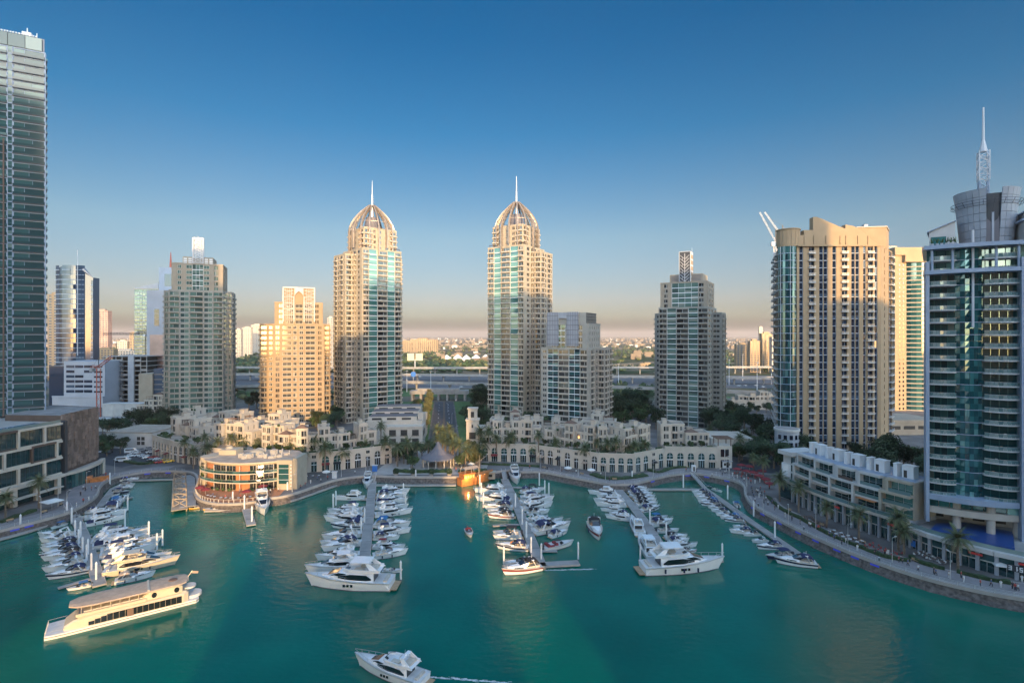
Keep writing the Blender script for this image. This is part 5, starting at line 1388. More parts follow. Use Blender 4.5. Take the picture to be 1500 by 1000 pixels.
# ================================================================== city behind
def bgtower(name, label, cat, px0, px1, pytop, Y, depth, wall, bays, fh=3.8, gl='office_glass', rz=0., z0=ZQ, limit=100, **kw):
    s = FPX/Y; x0, x1 = (px0-CX)/s, (px1-CX)/s; top = CAM_H+(HORIZ-pytop)/s
    w = x1-x0; B = Bld(name, label, cat, ((x0+x1)/2, Y, z0), rz); nf = max(1, round((top-z0)/fh)); f = (top-z0)/nf
    k = dict(gl=gl, cur=gl, bm=wall, fr=wall, proud=.3); k.update(kw)
    block(B, -w/2, w/2, 0, depth, 0, nf, f, front=bays, right=bays if w < 60 else None, left=bays if w < 60 else None, **k)
    return B, w, top-z0
def background():
    # left cluster
    s = FPX/520.; x0, x1 = (82-CX)/s, (134-CX)/s
    B = Bld('office_tower', 'blue office tower with a curved front and round top, second from the left edge', 'tower', ((x0+x1)/2, 520, ZQ))
    w = x1-x0; top = CAM_H+(HORIZ-389)/s; nf = 27; fh = (top-ZQ)/nf; n = 14
    pts = arc(-w/2, w*.32, 5, n, 0)
    pl = pts+[(w/2,2),(w/2,10),(-w/2,26)]
    B.wall.prism(pl, 0, [top-ZQ-6+6*(1-((i-n*.6)/n)**2*2.5) for i in range(n+1)]+[top-14]*3, 0, 0)
    for i in range(n):
        (xa,ya),(xb,yb) = pts[i], pts[i+1]; b = MB(); rr = random.Random(i)
        dark = i in (3,4,9,10)
        for k in range(nf):
            if k > nf-3 and dark: continue
            j = rr.uniform(-.05,.05)
            b.add([(xa,ya-.25+j,k*fh+.5),(xb,yb-.25-j,k*fh+.5),(xb,yb-.25-j,k*fh+fh-.1),(xa,ya-.25+j,k*fh+fh-.1)], [(0,1,2,3)], 1 if dark else 0)
            b.box(xa,xb,min(ya,yb)-.35,min(ya,yb)+.3,k*fh-.1,k*fh+.5,2)
        b.build('curtain_wall', ('office_glass','blue_glass','blue_grey_panel'), B.root)
    facade(B, (pts[-1][0]+.5, 1.0), (w/2, 2), 0, nf-3, fh, [('g',1,2),('g',1,2)], cur='blue_glass', fr='blue_grey_panel', line=.6)
    b = MB(); b.cyl((w*.24,-5.6,40), (w*.24,-5.6,top+12), .35, .25, 6, 0); b.build('facade_pole', 'metal_white', B.root)
    B.finish(['office_glass'])
    B, w, h = bgtower('office_tower', 'pale glass office tower with a slanting top behind the blue block', 'tower', 197, 232, 424, 640, 9, 'grey_panel', [('g',1,3)]*3, 4., 'pale_glass', 0, line=.9)
    b = MB(); b.add([(-w/2,-.2,h),(w/2,-.2,h),(w/2,9,h),(-w/2,9,h),(-w/2,-.2,h+2),(w/2,-.2,h+8),(w/2,9,h+8),(-w/2,9,h+2)], [(0,1,5,4),(1,2,6,5),(2,3,7,6),(3,0,4,7),(4,5,6,7)], 0); b.build('slanted_top', 'grey_panel', B.root); B.finish(WALLS)
    B = Bld('office_block', 'pale blue office block with square cut-outs, partly hidden by the screen-topped tower', 'tower', (-328, 478, ZQ))
    W = B.wall; W.box(0, 26, 0, 24, 0, 100, 0); W.box(8.4, 40, 4, 26, 100, 121, 1); W.box(26, 46, 2, 24, 0, 100, 0)
    b = MB(); b.box(7, 11.2, -.12, -.001, 68, 83, 0); b.box(13.5, 34, 3.88, 3.999, 104, 115, 0); b.build('square_opening', 'blue_glass', B.root)
    b = MB(); b.box(3, 26, -.3, -.002, 6, 60, 0); b.build('mirror_glazing', 'pink_glass', B.root)
    for k in range(7): W.box(0, 26, -.15, 0, 64+k*5, 64.15+k*5, 1)
    b = MB(); b.cyl((14,12,121), (14,12,136), 1.2, .2, 8, 0); b.build('antenna', 'red_steel', B.root)
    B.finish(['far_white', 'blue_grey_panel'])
    B = Bld('office_building', 'low beige and blue office building in front of the cut-out block', 'building', (-298, 425, ZQ))
    B.wall.box(0, 11, 0, 20, 0, 29, 0); B.wall.box(11, 26, 1.5, 20, 0, 33, 1)
    for k in range(8): B.wall.box(11, 26, 1.2, 1.5, k*4, k*4+.4, 0)
    B.finish(['tan_stone', 'office_glass'])
    # bare concrete frame
    B = Bld('building_shell', 'bare grey concrete building shell with open floors, left background', 'building', (-352, 458, ZQ))
    W = B.wall; W.box(4, 34, 6, 26, 0, 41, 2)
    for k in range(11):
        W.box(0, 38, 0, 28, k*4.1, k*4.1+.5, 0)
        for q in range(8):
            if k < 10: W.box(q*5.3, q*5.3+.6, .4, 1.0, k*4.1+.5, k*4.1+4.1, 0)
    W.box(22, 27, -.6, .0, 0, 43, 1)
    rr = random.Random(3)
    for k in range(10):
        for q in range(7):
            if rr.random() < .45: W.box(q*5.3+.6, q*5.3+5.3, .7, .9, k*4.1+.5, k*4.1+1.9, 0)
    B.finish(['concrete', 'grey_panel', 'dark_recess'], wall_name='frame')
    # white louvred office
    B = Bld('office_building', 'white office building with rows of long horizontal louvres, left background', 'building', (-372, 440, ZQ))
    W = B.wall; W.box(-8, 34, 0, 26, 0, 9, 0); W.box(0, 34, 2, 26, 9, 38, 0); W.box(-14, 0, 4, 24, 0, 34, 1)
    for k in range(6):
        for q in range(3):
            if rr.random() < .92: W.box(2+q*7.4, 8.8+q*7.4, 1.9, 2.0-.001, 12+k*4.1, 14.2+k*4.1, 1)
        W.box(25, 32, 1.9, 2.0-.001, 12+k*4.1, 13.4+k*4.1, 1)
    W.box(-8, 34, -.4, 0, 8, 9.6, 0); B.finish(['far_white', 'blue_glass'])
    for nm, lb, a in (('tower_block', 'beige apartment tower seen between the tall glazed tower and the blue office tower', (70, 85, 432, 700)), ('tower_block', 'rose coloured round topped tower behind the crane, left background', (136, 158, 456, 900)), ('tower_block', 'small grey tower just right of the blue office tower', (133, 145, 455, 1000)),
                      ('tower_block', 'small pale block behind the crane, left background', (172, 186, 500, 1200)), ('tower_block', 'small sunlit block left of the pale glass office tower', (190, 198, 488, 1200)),
                      ('tower_block', 'low sunlit block under the crane', (138, 166, 512, 800)), ('tower_block', 'low cream block behind the concrete shell', (160, 200, 514, 900)),
                      ('tower_block', 'pale twin block seen right of the screen-topped tower', (355, 368, 480, 1500)), ('tower_block', 'round-topped grey block seen right of the screen-topped tower', (368, 386, 476, 1600)), ('tower_block', 'cream slab close to the screen-topped tower', (344, 353, 483, 1300)),
                      ('tower_block', 'slim white tower between the golden block and the left domed tower', (480, 487, 466, 900)), ('tower_block', 'small tan block right of the golden block', (488, 497, 497, 1100)),
                      ('tower_block', 'white and beige block, first of the group at the right horizon', (1079, 1098, 505, 900)), ('tower_block', 'sunlit cream block in the group at the right horizon', (1099, 1113, 500, 860)), ('tower_block', 'tall sunlit block in the group at the right horizon', (1116, 1131, 489, 880)), ('tower_block', 'grey block beside the tan tower in the group at the right horizon', (1131, 1147, 494, 840)),
                      ('tower_block', 'slim hazy tower far away over the right horizon group', (1112, 1117, 479, 2400))):
        px0, px1, pt, Y = a; u = 3.6
        B, w, h = bgtower(nm, lb, 'tower', px0, px1, pt, Y, 9, 'far_block' if 'sunlit' in lb or 'cream' in lb else 'white_render', [('w',1,.55)]*max(2, int((px1-px0)*Y/FPX/4.5)), u, 'office_glass')
        B.wall.box(-w/4, w/4, 2, 7, h, h+3.5, 0)
        B.finish([('sand_render' if ('sunlit' in lb or 'beige' in lb) else 'pale_render') if 'rose' not in lb else 'pink_glass']+WALLS[1:], limit=40)
    # long slab block on the horizon
    for i, (a, c, t) in enumerate(((588,601,499),(601,612,497),(612,626,495.5),(626,641,498))):
        B, w, h = bgtower('apartment_slab', f'sunlit far apartment slab, {nth(i)} from the left beside the left domed tower', 'building', a, c, t, 1850, 24, 'sand_render', [('w',1,.5)]*5, 4.5, 'window_glass'); B.finish(['sand_render']+WALLS[1:], limit=30)
    # right: curved tower behind
    Y = 420.; s = FPX/Y; x0 = (1311-CX)/s; x1 = (1400-CX)/s; top = CAM_H+(HORIZ-385)/s
    B = Bld('apartment_tower', 'pale sunlit tower with a curved green glass front, between the tan and glass towers', 'tower', (x0, Y, ZQ))
    W = B.wall; H = top-ZQ; nf = 33; fh = H/nf
    W.box(0, 9, 0, 30, 0, H+6, 0); W.box(44, 56, 0, 30, 0, H+6, 0); W.box(9, 44, 3, 30, 0, H, 0); W.box(-1, 57, -1.5, 30, H+6, H+12, 0); W.box(6, 50, -3, 30, H+.4, H+6, 0)
    pts = arc(9.5, 44, 5, 10, 2.5)
    for k in range(nf):
        b = MB()
        for i in range(10):
            (xa,ya),(xb,yb) = pts[i], pts[i+1]
            b.add([(xa,ya,k*fh+.9),(xb,yb,k*fh+.9),(xb,yb,k*fh+fh),(xa,ya,k*fh+fh)], [(0,1,2,3)], 0)
            b.add([(xa,ya-.6,k*fh),(xb,yb-.6,k*fh),(xb,yb-.6,k*fh+.9),(xa,ya-.6,k*fh+.9),(xa,ya+.3,k*fh),(xb,yb+.3,k*fh),(xb,yb+.3,k*fh+.9),(xa,ya+.3,k*fh+.9)], [(0,1,2,3),(3,2,6,7),(1,0,4,5)], 1)
        b.build('glazing_band', ('deep_glass', 'tan_stone'), B.root)
        for q in range(2):
            b = MB(); b.box(3+q*3, 4.2+q*3, -.08, -.001, k*fh+1, k*fh+2.6, 0); B.raw('window', ('window_glass',), b)
    B.finish(['sand_render'])
    B, w, h = bgtower('office_tower', 'slim dark blue tower squeezed between the tan tower and the pale curved tower', 'tower', 1300, 1313, 362, 445, 20, 'grey_panel', [('g',1,3)], 4., 'blue_glass'); B.finish(WALLS)
    # cranes
    def crane(label, x, y, h, jib, cj, ang, lean, m, z0=ZQ):
        t = thing('tower_crane', label, 'crane', (x, y, z0), ang, 'tower cranes'); w = 1.1
        def truss(name, p0, p1, w, n, mm):
            b = MB(); p0, p1 = Vector(p0), Vector(p1); d = (p1-p0).normalized(); a = d.orthogonal().normalized(); c = d.cross(a); cs = [a*w+c*w, a*w-c*w, -a*w-c*w, -a*w+c*w]
            for q in range(4):
                b.bar(p0+cs[q], p1+cs[q], .28 if w > .4 else .07, .28 if w > .4 else .07, 0)
                for k in range(n):
                    b.bar(p0+(p1-p0)*k/n+cs[q if k%2 else (q+1)%4], p0+(p1-p0)*(k+1)/n+cs[(q+1)%4 if k%2 else q], .16 if w > .4 else .05, .16 if w > .4 else .05, 0)
            b.build(name, mm, t)
        truss('mast', (0,0,0), (0,0,h), w if lean < .7 else .8, max(4, int(h/4)), m); 
        truss('jib', (0,0,h+1), (jib*cos(lean),0,h+1+jib*sin(lean)), .7 if lean < .7 else .3, int(jib/3), m); truss('counter_jib', (0,0,h+1), (-cj,0,h+1.5), .8, 3, m)
        b = MB(); b.box(-cj-1, -cj+2, -1, 1, h-2, h+.4, 0); b.build('counterweight', 'concrete', t)
        b = MB(); b.box(.8, 2.6, -1, 1, h-1.6, h+.6, 0); b.build('cabin', 'white_panel', t)
        b = MB(); b.bar((0,0,h+1), (0,0,h+8), .4, .4, 0); b.bar((0,0,h+8), (jib*.7*cos(lean),0,h+1.5+jib*.7*sin(lean)), .1, .1, 0); b.bar((0,0,h+8), (-cj*.8,0,h+2), .1, .1, 0); b.build('tie_rods', 'metal_dark', t)
    crane('dark tower crane with a level jib behind the concrete shell', -343, 500, 60, 44, 14, radians(175), 0, 'metal_dark')
    crane('dark tower crane with a longer level jib reaching right, left background', -380, 560, 62, 52, 14, radians(3), 0, 'metal_dark')
    crane('slender red crane mast in front of the white louvred office', -293.5, 378, 36, 14, 6, radians(90), .5, 'red_steel')
    crane('white luffing crane leaning left behind the tan tower, the lower of two', 150.5, 304, 112, 19, 5, radians(178), radians(62), 'metal_white')
    crane('white luffing crane leaning left behind the tan tower, the upper of two', 158.5, 312, 116, 18, 5, radians(178), radians(55), 'metal_white')
background()

# ------------------------------------------------------------------ roads, flyovers, woods and far town
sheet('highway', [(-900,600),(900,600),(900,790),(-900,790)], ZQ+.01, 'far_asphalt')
for k, y in enumerate((640, 668, 720, 748)): sheet('road_verge', [(-900,y),(900,y),(900,y+2.2),(-900,y+2.2)], ZQ+.03, 'paint_white' if k in () else 'concrete')
sheet('grass_field', [(-330,520),(-70,520),(-70,575),(-330,560)], ZQ+.02, 'lawn')
sheet('grass_field', [(180,470),(420,440),(420,500),(180,520)], ZQ+.02, 'lawn')
sheet('grass_field', [(20,600),(200,560),(200,590),(20,640)], ZQ+.02, 'lawn')
def flyover(label, pts, z, w, m='concrete'):
    t = thing('flyover', label, 'flyover', (pts[0][0], pts[0][1], ZQ)); o = Vector((pts[0][0], pts[0][1], 0))
    line = smooth_line(pts, 12); ns = normals(line); b = MB()
    b.loft([[(p.x-o.x-n.x*w/2, p.y-o.y-n.y*w/2, z), (p.x-o.x-n.x*w/2, p.y-o.y-n.y*w/2, z+2.2), (p.x-o.x-n.x*(w/2-.4), p.y-o.y-n.y*(w/2-.4), z+2.2), (p.x-o.x-n.x*(w/2-.4), p.y-o.y-n.y*(w/2-.4), z+1.3),
              (p.x-o.x+n.x*(w/2-.4), p.y-o.y+n.y*(w/2-.4), z+1.3), (p.x-o.x+n.x*(w/2-.4), p.y-o.y+n.y*(w/2-.4), z+2.2), (p.x-o.x+n.x*w/2, p.y-o.y+n.y*w/2, z+2.2), (p.x-o.x+n.x*w/2, p.y-o.y+n.y*w/2, z)] for p, n in zip(line, ns)], 0, closed=True)
    b.build('deck', m, t)
    for i in range(2, len(line), 3):
        p = line[i]-Vector((o.x, o.y)); b = MB(); b.cyl((p.x,p.y,0), (p.x,p.y,z-1.5), 1.1, None, 8, 0); b.cyl((p.x,p.y,z-1.5), (p.x,p.y,z), 1.1, 2.6, 8, 0); b.build('pier', 'concrete', t)
flyover('curved pale elevated rail deck, nearest of the flyovers', [(-420,500),(-250,545),(-130,585),(-20,556),(70,540),(140,515),(200,488),(260,455),(340,418)], 7, 11, 'concrete')
flyover('straight grey flyover in the middle of the interchange', [(-700,690),(-300,705),(0,680),(250,650),(700,600)], 7, 13)
flyover('long pale flyover at the back of the interchange', [(-900,880),(-350,815),(0,810),(400,830),(900,850)], 9, 16, 'concrete')
flyover('looping ramp seen between the screen-topped tower and the golden block', [(-330,560),(-285,540),(-250,560),(-232,610),(-260,660),(-330,690)], 5, 9)
# motorway lights, billboard, road sign
def street_light_proto():
    t = thing('street_light', '', 'street light', (0,0,0)); b = MB(); b.cyl((0,0,0), (0,0,11), .16, .09, 6, 0); b.bar((-1.6,0,11), (1.6,0,11), .1, .1, 0); b.build('pole', 'metal_white', t)
    h = []
    for x in (-1.5, 1.5):
        b = MB(); b.box(x-.45, x+.45, -.16, .16, 10.9, 11.06, 0); h.append((b.build('lamp_head', 'metal_silver', t), []))
    return Proto(t, [(t.children[0], [])]+h) if False else t
def mast(label, x, y, h):
    t = thing('light_mast', label, 'light mast', (x, y, ZQ), 0, 'tall light masts by the motorway'); b = MB(); b.cyl((0,0,0), (0,0,h), .45, .2, 8, 0); b.build('pole', 'metal_white', t)
    b = MB(); b.cyl((0,0,h), (0,0,h+.6), 1.3, 1.3, 10, 0); b.build('lamp_ring', 'metal_silver', t)
for lb, px, y, h in (('tall light mast at the far end of the boulevard', 631, 520, 24), ('tall light mast right of the green glass tower, in front of the grass', 1109, 452, 36), ('tall light mast left of the right horizon blocks', 1068, 640, 30), ('tall light mast in front of the white block at the right horizon', 1088, 700, 34), ('tall light mast beside the tan tower', 1130, 640, 30), ('tall light mast right of the stone block, behind the trees', 906, 620, 26), ('tall light mast left of the boulevard palms', 596, 560, 22)):
    mast(lb, (px-CX)*y/FPX, y, h)
t = thing('billboard', 'large blank tan roadside billboard on a white post, beside the left domed tower', 'billboard', (-164, 900, ZQ)); b = MB(); b.cyl((0,0,0), (0,0,19), .9, .8, 8, 0); b.build('post', 'metal_white', t); b = MB(); b.box(-13,-1.2,-.6,.6,17,29,0); b.box(1.2,13,-.6,.6,17,29,0); b.build('panel', 'billboard', t)
t = thing('road_sign', 'blue road sign over the motorway, beside the left domed tower', 'road sign', (-120.5, 650, ZQ)); b = MB(); b.cyl((0,0,0), (0,0,9), .3, None, 6, 0); b.build('post', 'metal_silver', t); b = MB(); b.cyl((0,-.2,12), (0,.2,12), 3.2, None, 20, 0); b.build('panel', 'sign_blue', t)
def far_town():
    rr = random.Random(11); b = MB()
    for i in range(4200):
        y = 1150*(9.0**rr.random()); x = rr.uniform(-1.05, 1.05)*y
        if y < 2300 and rr.random() < .8: continue
        w, d, h = rr.uniform(8, 26), rr.uniform(8, 22), rr.choice((5,6,7,9,9,14)) * (1.5 if y > 5000 else 1)
        b.box(x-w/2, x+w/2, y, y+d, ZQ, ZQ+h, rr.choice((0,0,0,0,0,1)), False)
        if rr.random() < .5: b.box(x-w/4, x+w/4, y+2, y+d-2, ZQ+h, ZQ+h+2.5, 0, False)
    b.build('distant_houses', ['far_block', 'white_render'], kind='stuff')
    # tree belts behind the motorway
    b = MB()
    def clump(x, y, r, h):
        n = 7
        for q in range(3):
            cx, cy, cz, rr_ = x+rr.uniform(-.4,.4)*r, y+rr.uniform(-.4,.4)*r, ZQ+h*rr.uniform(.35,.7), r*rr.uniform(.55,.9)
            rings = []
            for k in range(4):
                a = -pi/2+pi*(k+.35)/3.7
                rings.append([(cx+rr_*cos(a)*cos(2*pi*j/n)*rr.uniform(.7,1.2), cy+rr_*cos(a)*sin(2*pi*j/n)*rr.uniform(.7,1.2), max(ZQ+.2, cz+h*.45*sin(a)*rr.uniform(.8,1.15))) for j in range(n)])
            b.loft(rings, rr.choice((0,0,1,2)), closed=True)
    for i in range(4600):
        y = 850*(3.4**rr.random()); x = rr.uniform(-.75,.75)*y
        v = sin(x*.011+1.3)*cos(y*.006)+sin(x*.004+y*.003)
        if v < -.45 and rr.random() < .85: continue
        clump(x, y, rr.uniform(4,8), rr.uniform(5,9))
    for i in range(520):
        y = rr.uniform(480, 640); x = rr.uniform(-.72,.72)*y
        if sin(x*.02)+cos(y*.03+x*.01) < .3 or abs(x+.24*y-40) < 30: continue
        clump(x, y, rr.uniform(3,5), rr.uniform(4,8))
    b.build('woodland', ['leaf_dark', 'leaf_green', 'leaf_olive'], kind='stuff')
    # white pointed tents of the club beyond the motorway
    for i in range(9):
        y = 1250+rr.uniform(-40,40); x = -150+i*22; t = thing('club_tent', f'white pointed pavilion roof in the trees beyond the motorway, {nth(i)} from the left', 'tent', (x, y, ZQ), 0, 'white tents beyond the motorway')
        b2 = MB(); w = rr.uniform(7,12); b2.box(-w,w,-w*.6,w*.6,0,6,0); b2.build('wall', 'white_render', t); b2 = MB(); b2.add([(-w-1,-w*.6,6),(w+1,-w*.6,6),(w+1,w*.6,6),(-w-1,w*.6,6),(0,0,15)], [(0,1,4),(1,2,4),(2,3,4),(3,0,4)], 0); b2.build('roof', 'white_panel', t)
    for i in range(12):
        y = 985+rr.uniform(-20,20); x = 190+i*15.5; 
        t = thing('roadside_villa', f'sunlit far villa among trees right of the stone block, {nth(i)} from the left', 'house', (x, y, ZQ), 0, 'far villas beyond the motorway')
        b2 = MB(); b2.box(-5,5,-4,4,0,rr.choice((7,9)),0); b2.box(-2,6.5,-3,4.5,0,5.5,0); b2.box(-4,-2,-4.1,-4,4,5.5,1); b2.box(1,3,-4.1,-4,4,5.5,1); b2.build('wall', ('sand_render','dark_recess'), t)
far_town()

# ------------------------------------------------------------------ unseen towers behind the viewer, sized and spaced to shade the bay
def shade_tower(label, x0, x1, y, h, d=13, m='tan_stone'):
    B = Bld('apartment_tower', label, 'tower', (x0, y-d, 2.4), 0)
    w = x1-x0; n = max(3, int(w/6)); nf = int(h/3.6)
    B.wall.box(0, w, 0, d, 0, h, 0); B.wall.box(2, w-2, 3, d-3, h, h+4, 0)
    for k in range(nf):
        B.wall.box(-.6, w+.6, d, d+1.1, k*3.6, k*3.6+.9, 2)
        for q in range(n):
            B.wall.box(w*q/n+.5, w*(q+1)/n-.5, d, d+.08, k*3.6+1.0, k*3.6+3.2, 1)
    B.finish([m, 'window_glass', 'pale_render'])
SH = [(-420,-104,-120,272),(-103.5,-84,-120,206),(-83.5,-48,-120,183),(-3,20,-120,148),(20.5,54.,-120,188),(73.5,150,-120,178),(151,214,-120,176),(215,246,-120,188),(247,300,-120,146),(301,420,-120,190)]
for i, (x0, x1, y, h) in enumerate(SH):
    shade_tower(f'unseen tower behind the viewer shaped to shade the bay, {nth(i)} from the west', x0, x1, y, h)
# ================================================================== jetties and boats
def hull_rings(L, Bm, sheer_b, sheer_s, nose=.0, n=12, flare=.82, fine=1.9, tr=.92):
    """stations from stern (x=0) to bow (x=L): half sections as (y, z) pairs"""
    out = []
    for i in range(n+1):
        t = i/n; x = L*t
        b = Bm/2*(tr+(1-tr)*min(1, t*3)) if t < .35 else Bm/2*max(.03, (1-((t-.35)/.65)**fine))
        sh = sheer_s+(sheer_b-sheer_s)*t**1.6
        wl = b*(flare-.30*max(0, t-.4)); xw = x-(.0 if t < .7 else L*.085*((t-.7)/.3)**1.5)
        out.append([(xw, -wl*.95, -.35), (xw+.0*L, -wl, .12), (x-(x-xw)*.4, -(wl+b)/2*1.02, sh*.55), (x, -b, sh), (x, b, sh), (x-(x-xw)*.4, (wl+b)/2*1.02, sh*.55), (xw, wl, .12), (xw, wl*.95, -.35)])
    return out
def add_hull(root, L, Bm, sb, ss, cols, stripe=None, fine=1.9):
    b = MB(); r = hull_rings(L, Bm, sb, ss, fine=fine); b.loft(r, 0)
    # deck sheet 3 cm under the sheer with bulwark inside
    o = b.build('hull', cols[0], root); LAST['hull'] = o
    d = MB()
    top = [(q[3][0], q[3][1]*.93, q[3][2]-.0+.02) for q in r]; d.loft([[p, (p[0], -p[1], p[2])] for p in top], 0, caps=False); d.build('deck', cols[1], root)
    rub = MB()
    for sgn in (1, -1):
        for i in range(len(r)-1): rub.bar((r[i][3][0], sgn*abs(r[i][3][1]), r[i][3][2]-.03), (r[i+1][3][0], sgn*abs(r[i+1][3][1]), r[i+1][3][2]-.03), .14, .16, 0)
    rub.build('gunwale', cols[2] if len(cols) > 2 else 'metal_silver', root)
    if stripe:
        s = MB()
        for sgn in (1, -1):
            for i in range(len(r)-1):
                p, q = r[i], r[i+1]
                def pt(s_, k): return (s_[3][0]*(k)+s_[2][0]*(1-k), sgn*(abs(s_[3][1])*k+abs(s_[2][1])*(1-k))+sgn*.03, s_[3][2]*k+s_[2][2]*(1-k))
                s.add([pt(p,.05), pt(q,.05), pt(q,.75), pt(p,.75)], [(0,1,2,3) if sgn < 0 else (3,2,1,0)], 0)
        s.build('hull_stripe', stripe, o)
    w = MB(); w.loft([[(q[1][0], q[1][1]*1.015, -.1), (q[1][0], q[1][1]*1.02, .16), (q[1][0], -q[1][1]*1.02, .16), (q[1][0], -q[1][1]*1.015, -.1)] for q in r], 0); w.build('bottom_paint', 'antifoul', o)
    return r
LAST = {}
def house(root, name, secs, m, z_off=0.):
    """a rounded deckhouse: secs = list of (x, half width bottom, half width top, z bottom, z top)"""
    b = MB(); b.loft([[(x,-wb,zb),(x-.0,-wt,zt-.12),(x,-wt*.82,zt),(x,wt*.82,zt),(x,wt,zt-.12),(x,wb,zb)] for x,wb,wt,zb,zt in secs], 0)
    LAST['house'] = b.build(name, m, root); return LAST['house']
def win_strip(root, pts, w, m='boat_glass', name='window'):
    """side windows: pts list of (x, y, z0, z1) on starboard; mirrored"""
    for sgn in (1, -1):
        b = MB(); n = len(pts)
        for i in range(n-1):
            a, c = pts[i], pts[i+1]
            b.add([(a[0],sgn*a[1],a[2]),(c[0],sgn*c[1],c[2]),(c[0],sgn*c[1],c[3]),(a[0],sgn*a[1],a[3])], [(0,1,2,3) if sgn < 0 else (3,2,1,0)], 0)
        b.build(name, m, LAST['house'])
def bow_rail(root, r, i0, h=.6):
    b = MB()
    for sgn in (1, -1):
        for i in range(i0, len(r)-1):
            p, q = r[i][3], r[i+1][3]
            b.bar((p[0], sgn*abs(p[1])*.93, p[2]+h), (q[0]-.1, sgn*abs(q[1])*.93, q[2]+h), .05, .05, 0); b.bar((p[0], sgn*abs(p[1])*.93, p[2]), (p[0], sgn*abs(p[1])*.93, p[2]+h), .05, .05, 0)
    b.build('bow_rail', 'metal_silver', root)
def tree_of(root):
    return [(c, list(c.children)) for c in root.children]
def cruiser(canopy, hullm='gelcoat', stripe=None, arch=True, open_=False):
    """express cruiser, 10 m proto: bow to +x, stern at x=0"""
    L = 10.; t = thing('motor_cruiser', 'x', 'boat')
    r = add_hull(t, L, 3.2, 1.75, 1.15, (hullm, 'deck_grey', 'metal_silver'), stripe)
    house(t, 'foredeck', [(4.2,1.32,1.0,1.2,1.95),(5.6,1.22,.9,1.3,2.0),(7.2,.95,.6,1.45,1.98),(8.6,.5,.25,1.55,1.85)], 'gelcoat')
    b = MB(); b.box(1.,4.2,-1.25,-.95,1.1,1.62,0); b.box(1.,4.2,.95,1.25,1.1,1.62,0); b.box(.75,1.1,-1.2,1.2,1.1,1.6,0); b.box(2.8,3.4,-.8,.1,1.1,1.75,0); b.build('seat', 'upholstery', t)
    b = MB(); b.add([(4.0,-1.3,1.9),(5.6,-.85,1.98),(5.6,.85,1.98),(4.0,1.3,1.9),(3.4,-1.22,2.62),(4.5,-.7,2.68),(4.5,.7,2.68),(3.4,1.22,2.62)], [(0,1,5,4),(1,2,6,5),(2,3,7,6)], 0); b.build('windscreen', 'boat_glass', t)
    win_strip(t, [(5.,1.30,1.45,1.62),(6.,1.20,1.48,1.72),(7.2,.98,1.56,1.72)], 0)
    b = MB(); b.box(-.75,.02,-1.35,1.35,.32,.42,0); b.build('swim_platform', 'teak', t)
    if arch:
        b = MB()
        for s in (1,-1): b.bar((1.6,s*1.38,1.2), (2.5,s*1.2,2.9), .5, .12, 0)
        b.box(2.2,2.8,-1.2,1.2,2.85,3.0,0); b.cyl((2.4,0,3.0),(2.4,0,3.9),.03,None,5,0); b.build('radar_arch', 'gelcoat', t)
    if canopy:
        b = MB(); x0, x1 = (.9, 3.7); pr = [(x0,2.3),(x0+.5,2.85),(x0+1.5,3.05),(x1-.4,3.0),(x1,2.7)]
        b.loft([[(x,-1.3,z-.5),(x,-1.1,z-.06),(x,0,z+.05),(x,1.1,z-.06),(x,1.3,z-.5)] for x,z in pr], 0, caps=False)
        b.loft([[(x,-1.27,z-.55),(x,-1.07,z-.12),(x,0,z-.01),(x,1.07,z-.12),(x,1.27,z-.55)] for x,z in reversed(pr)], 0, caps=False)
        b.build('canopy', canopy, t)
    bow_rail(t, r, 6)
    for x in (2.5, 5.2):
        b = MB(); b.cyl((x,-1.68,.45),(x,-1.68,1.1),.16,None,6,0); b.build('fender', 'navy_gel', t)
    return Proto(t, tree_of(t))
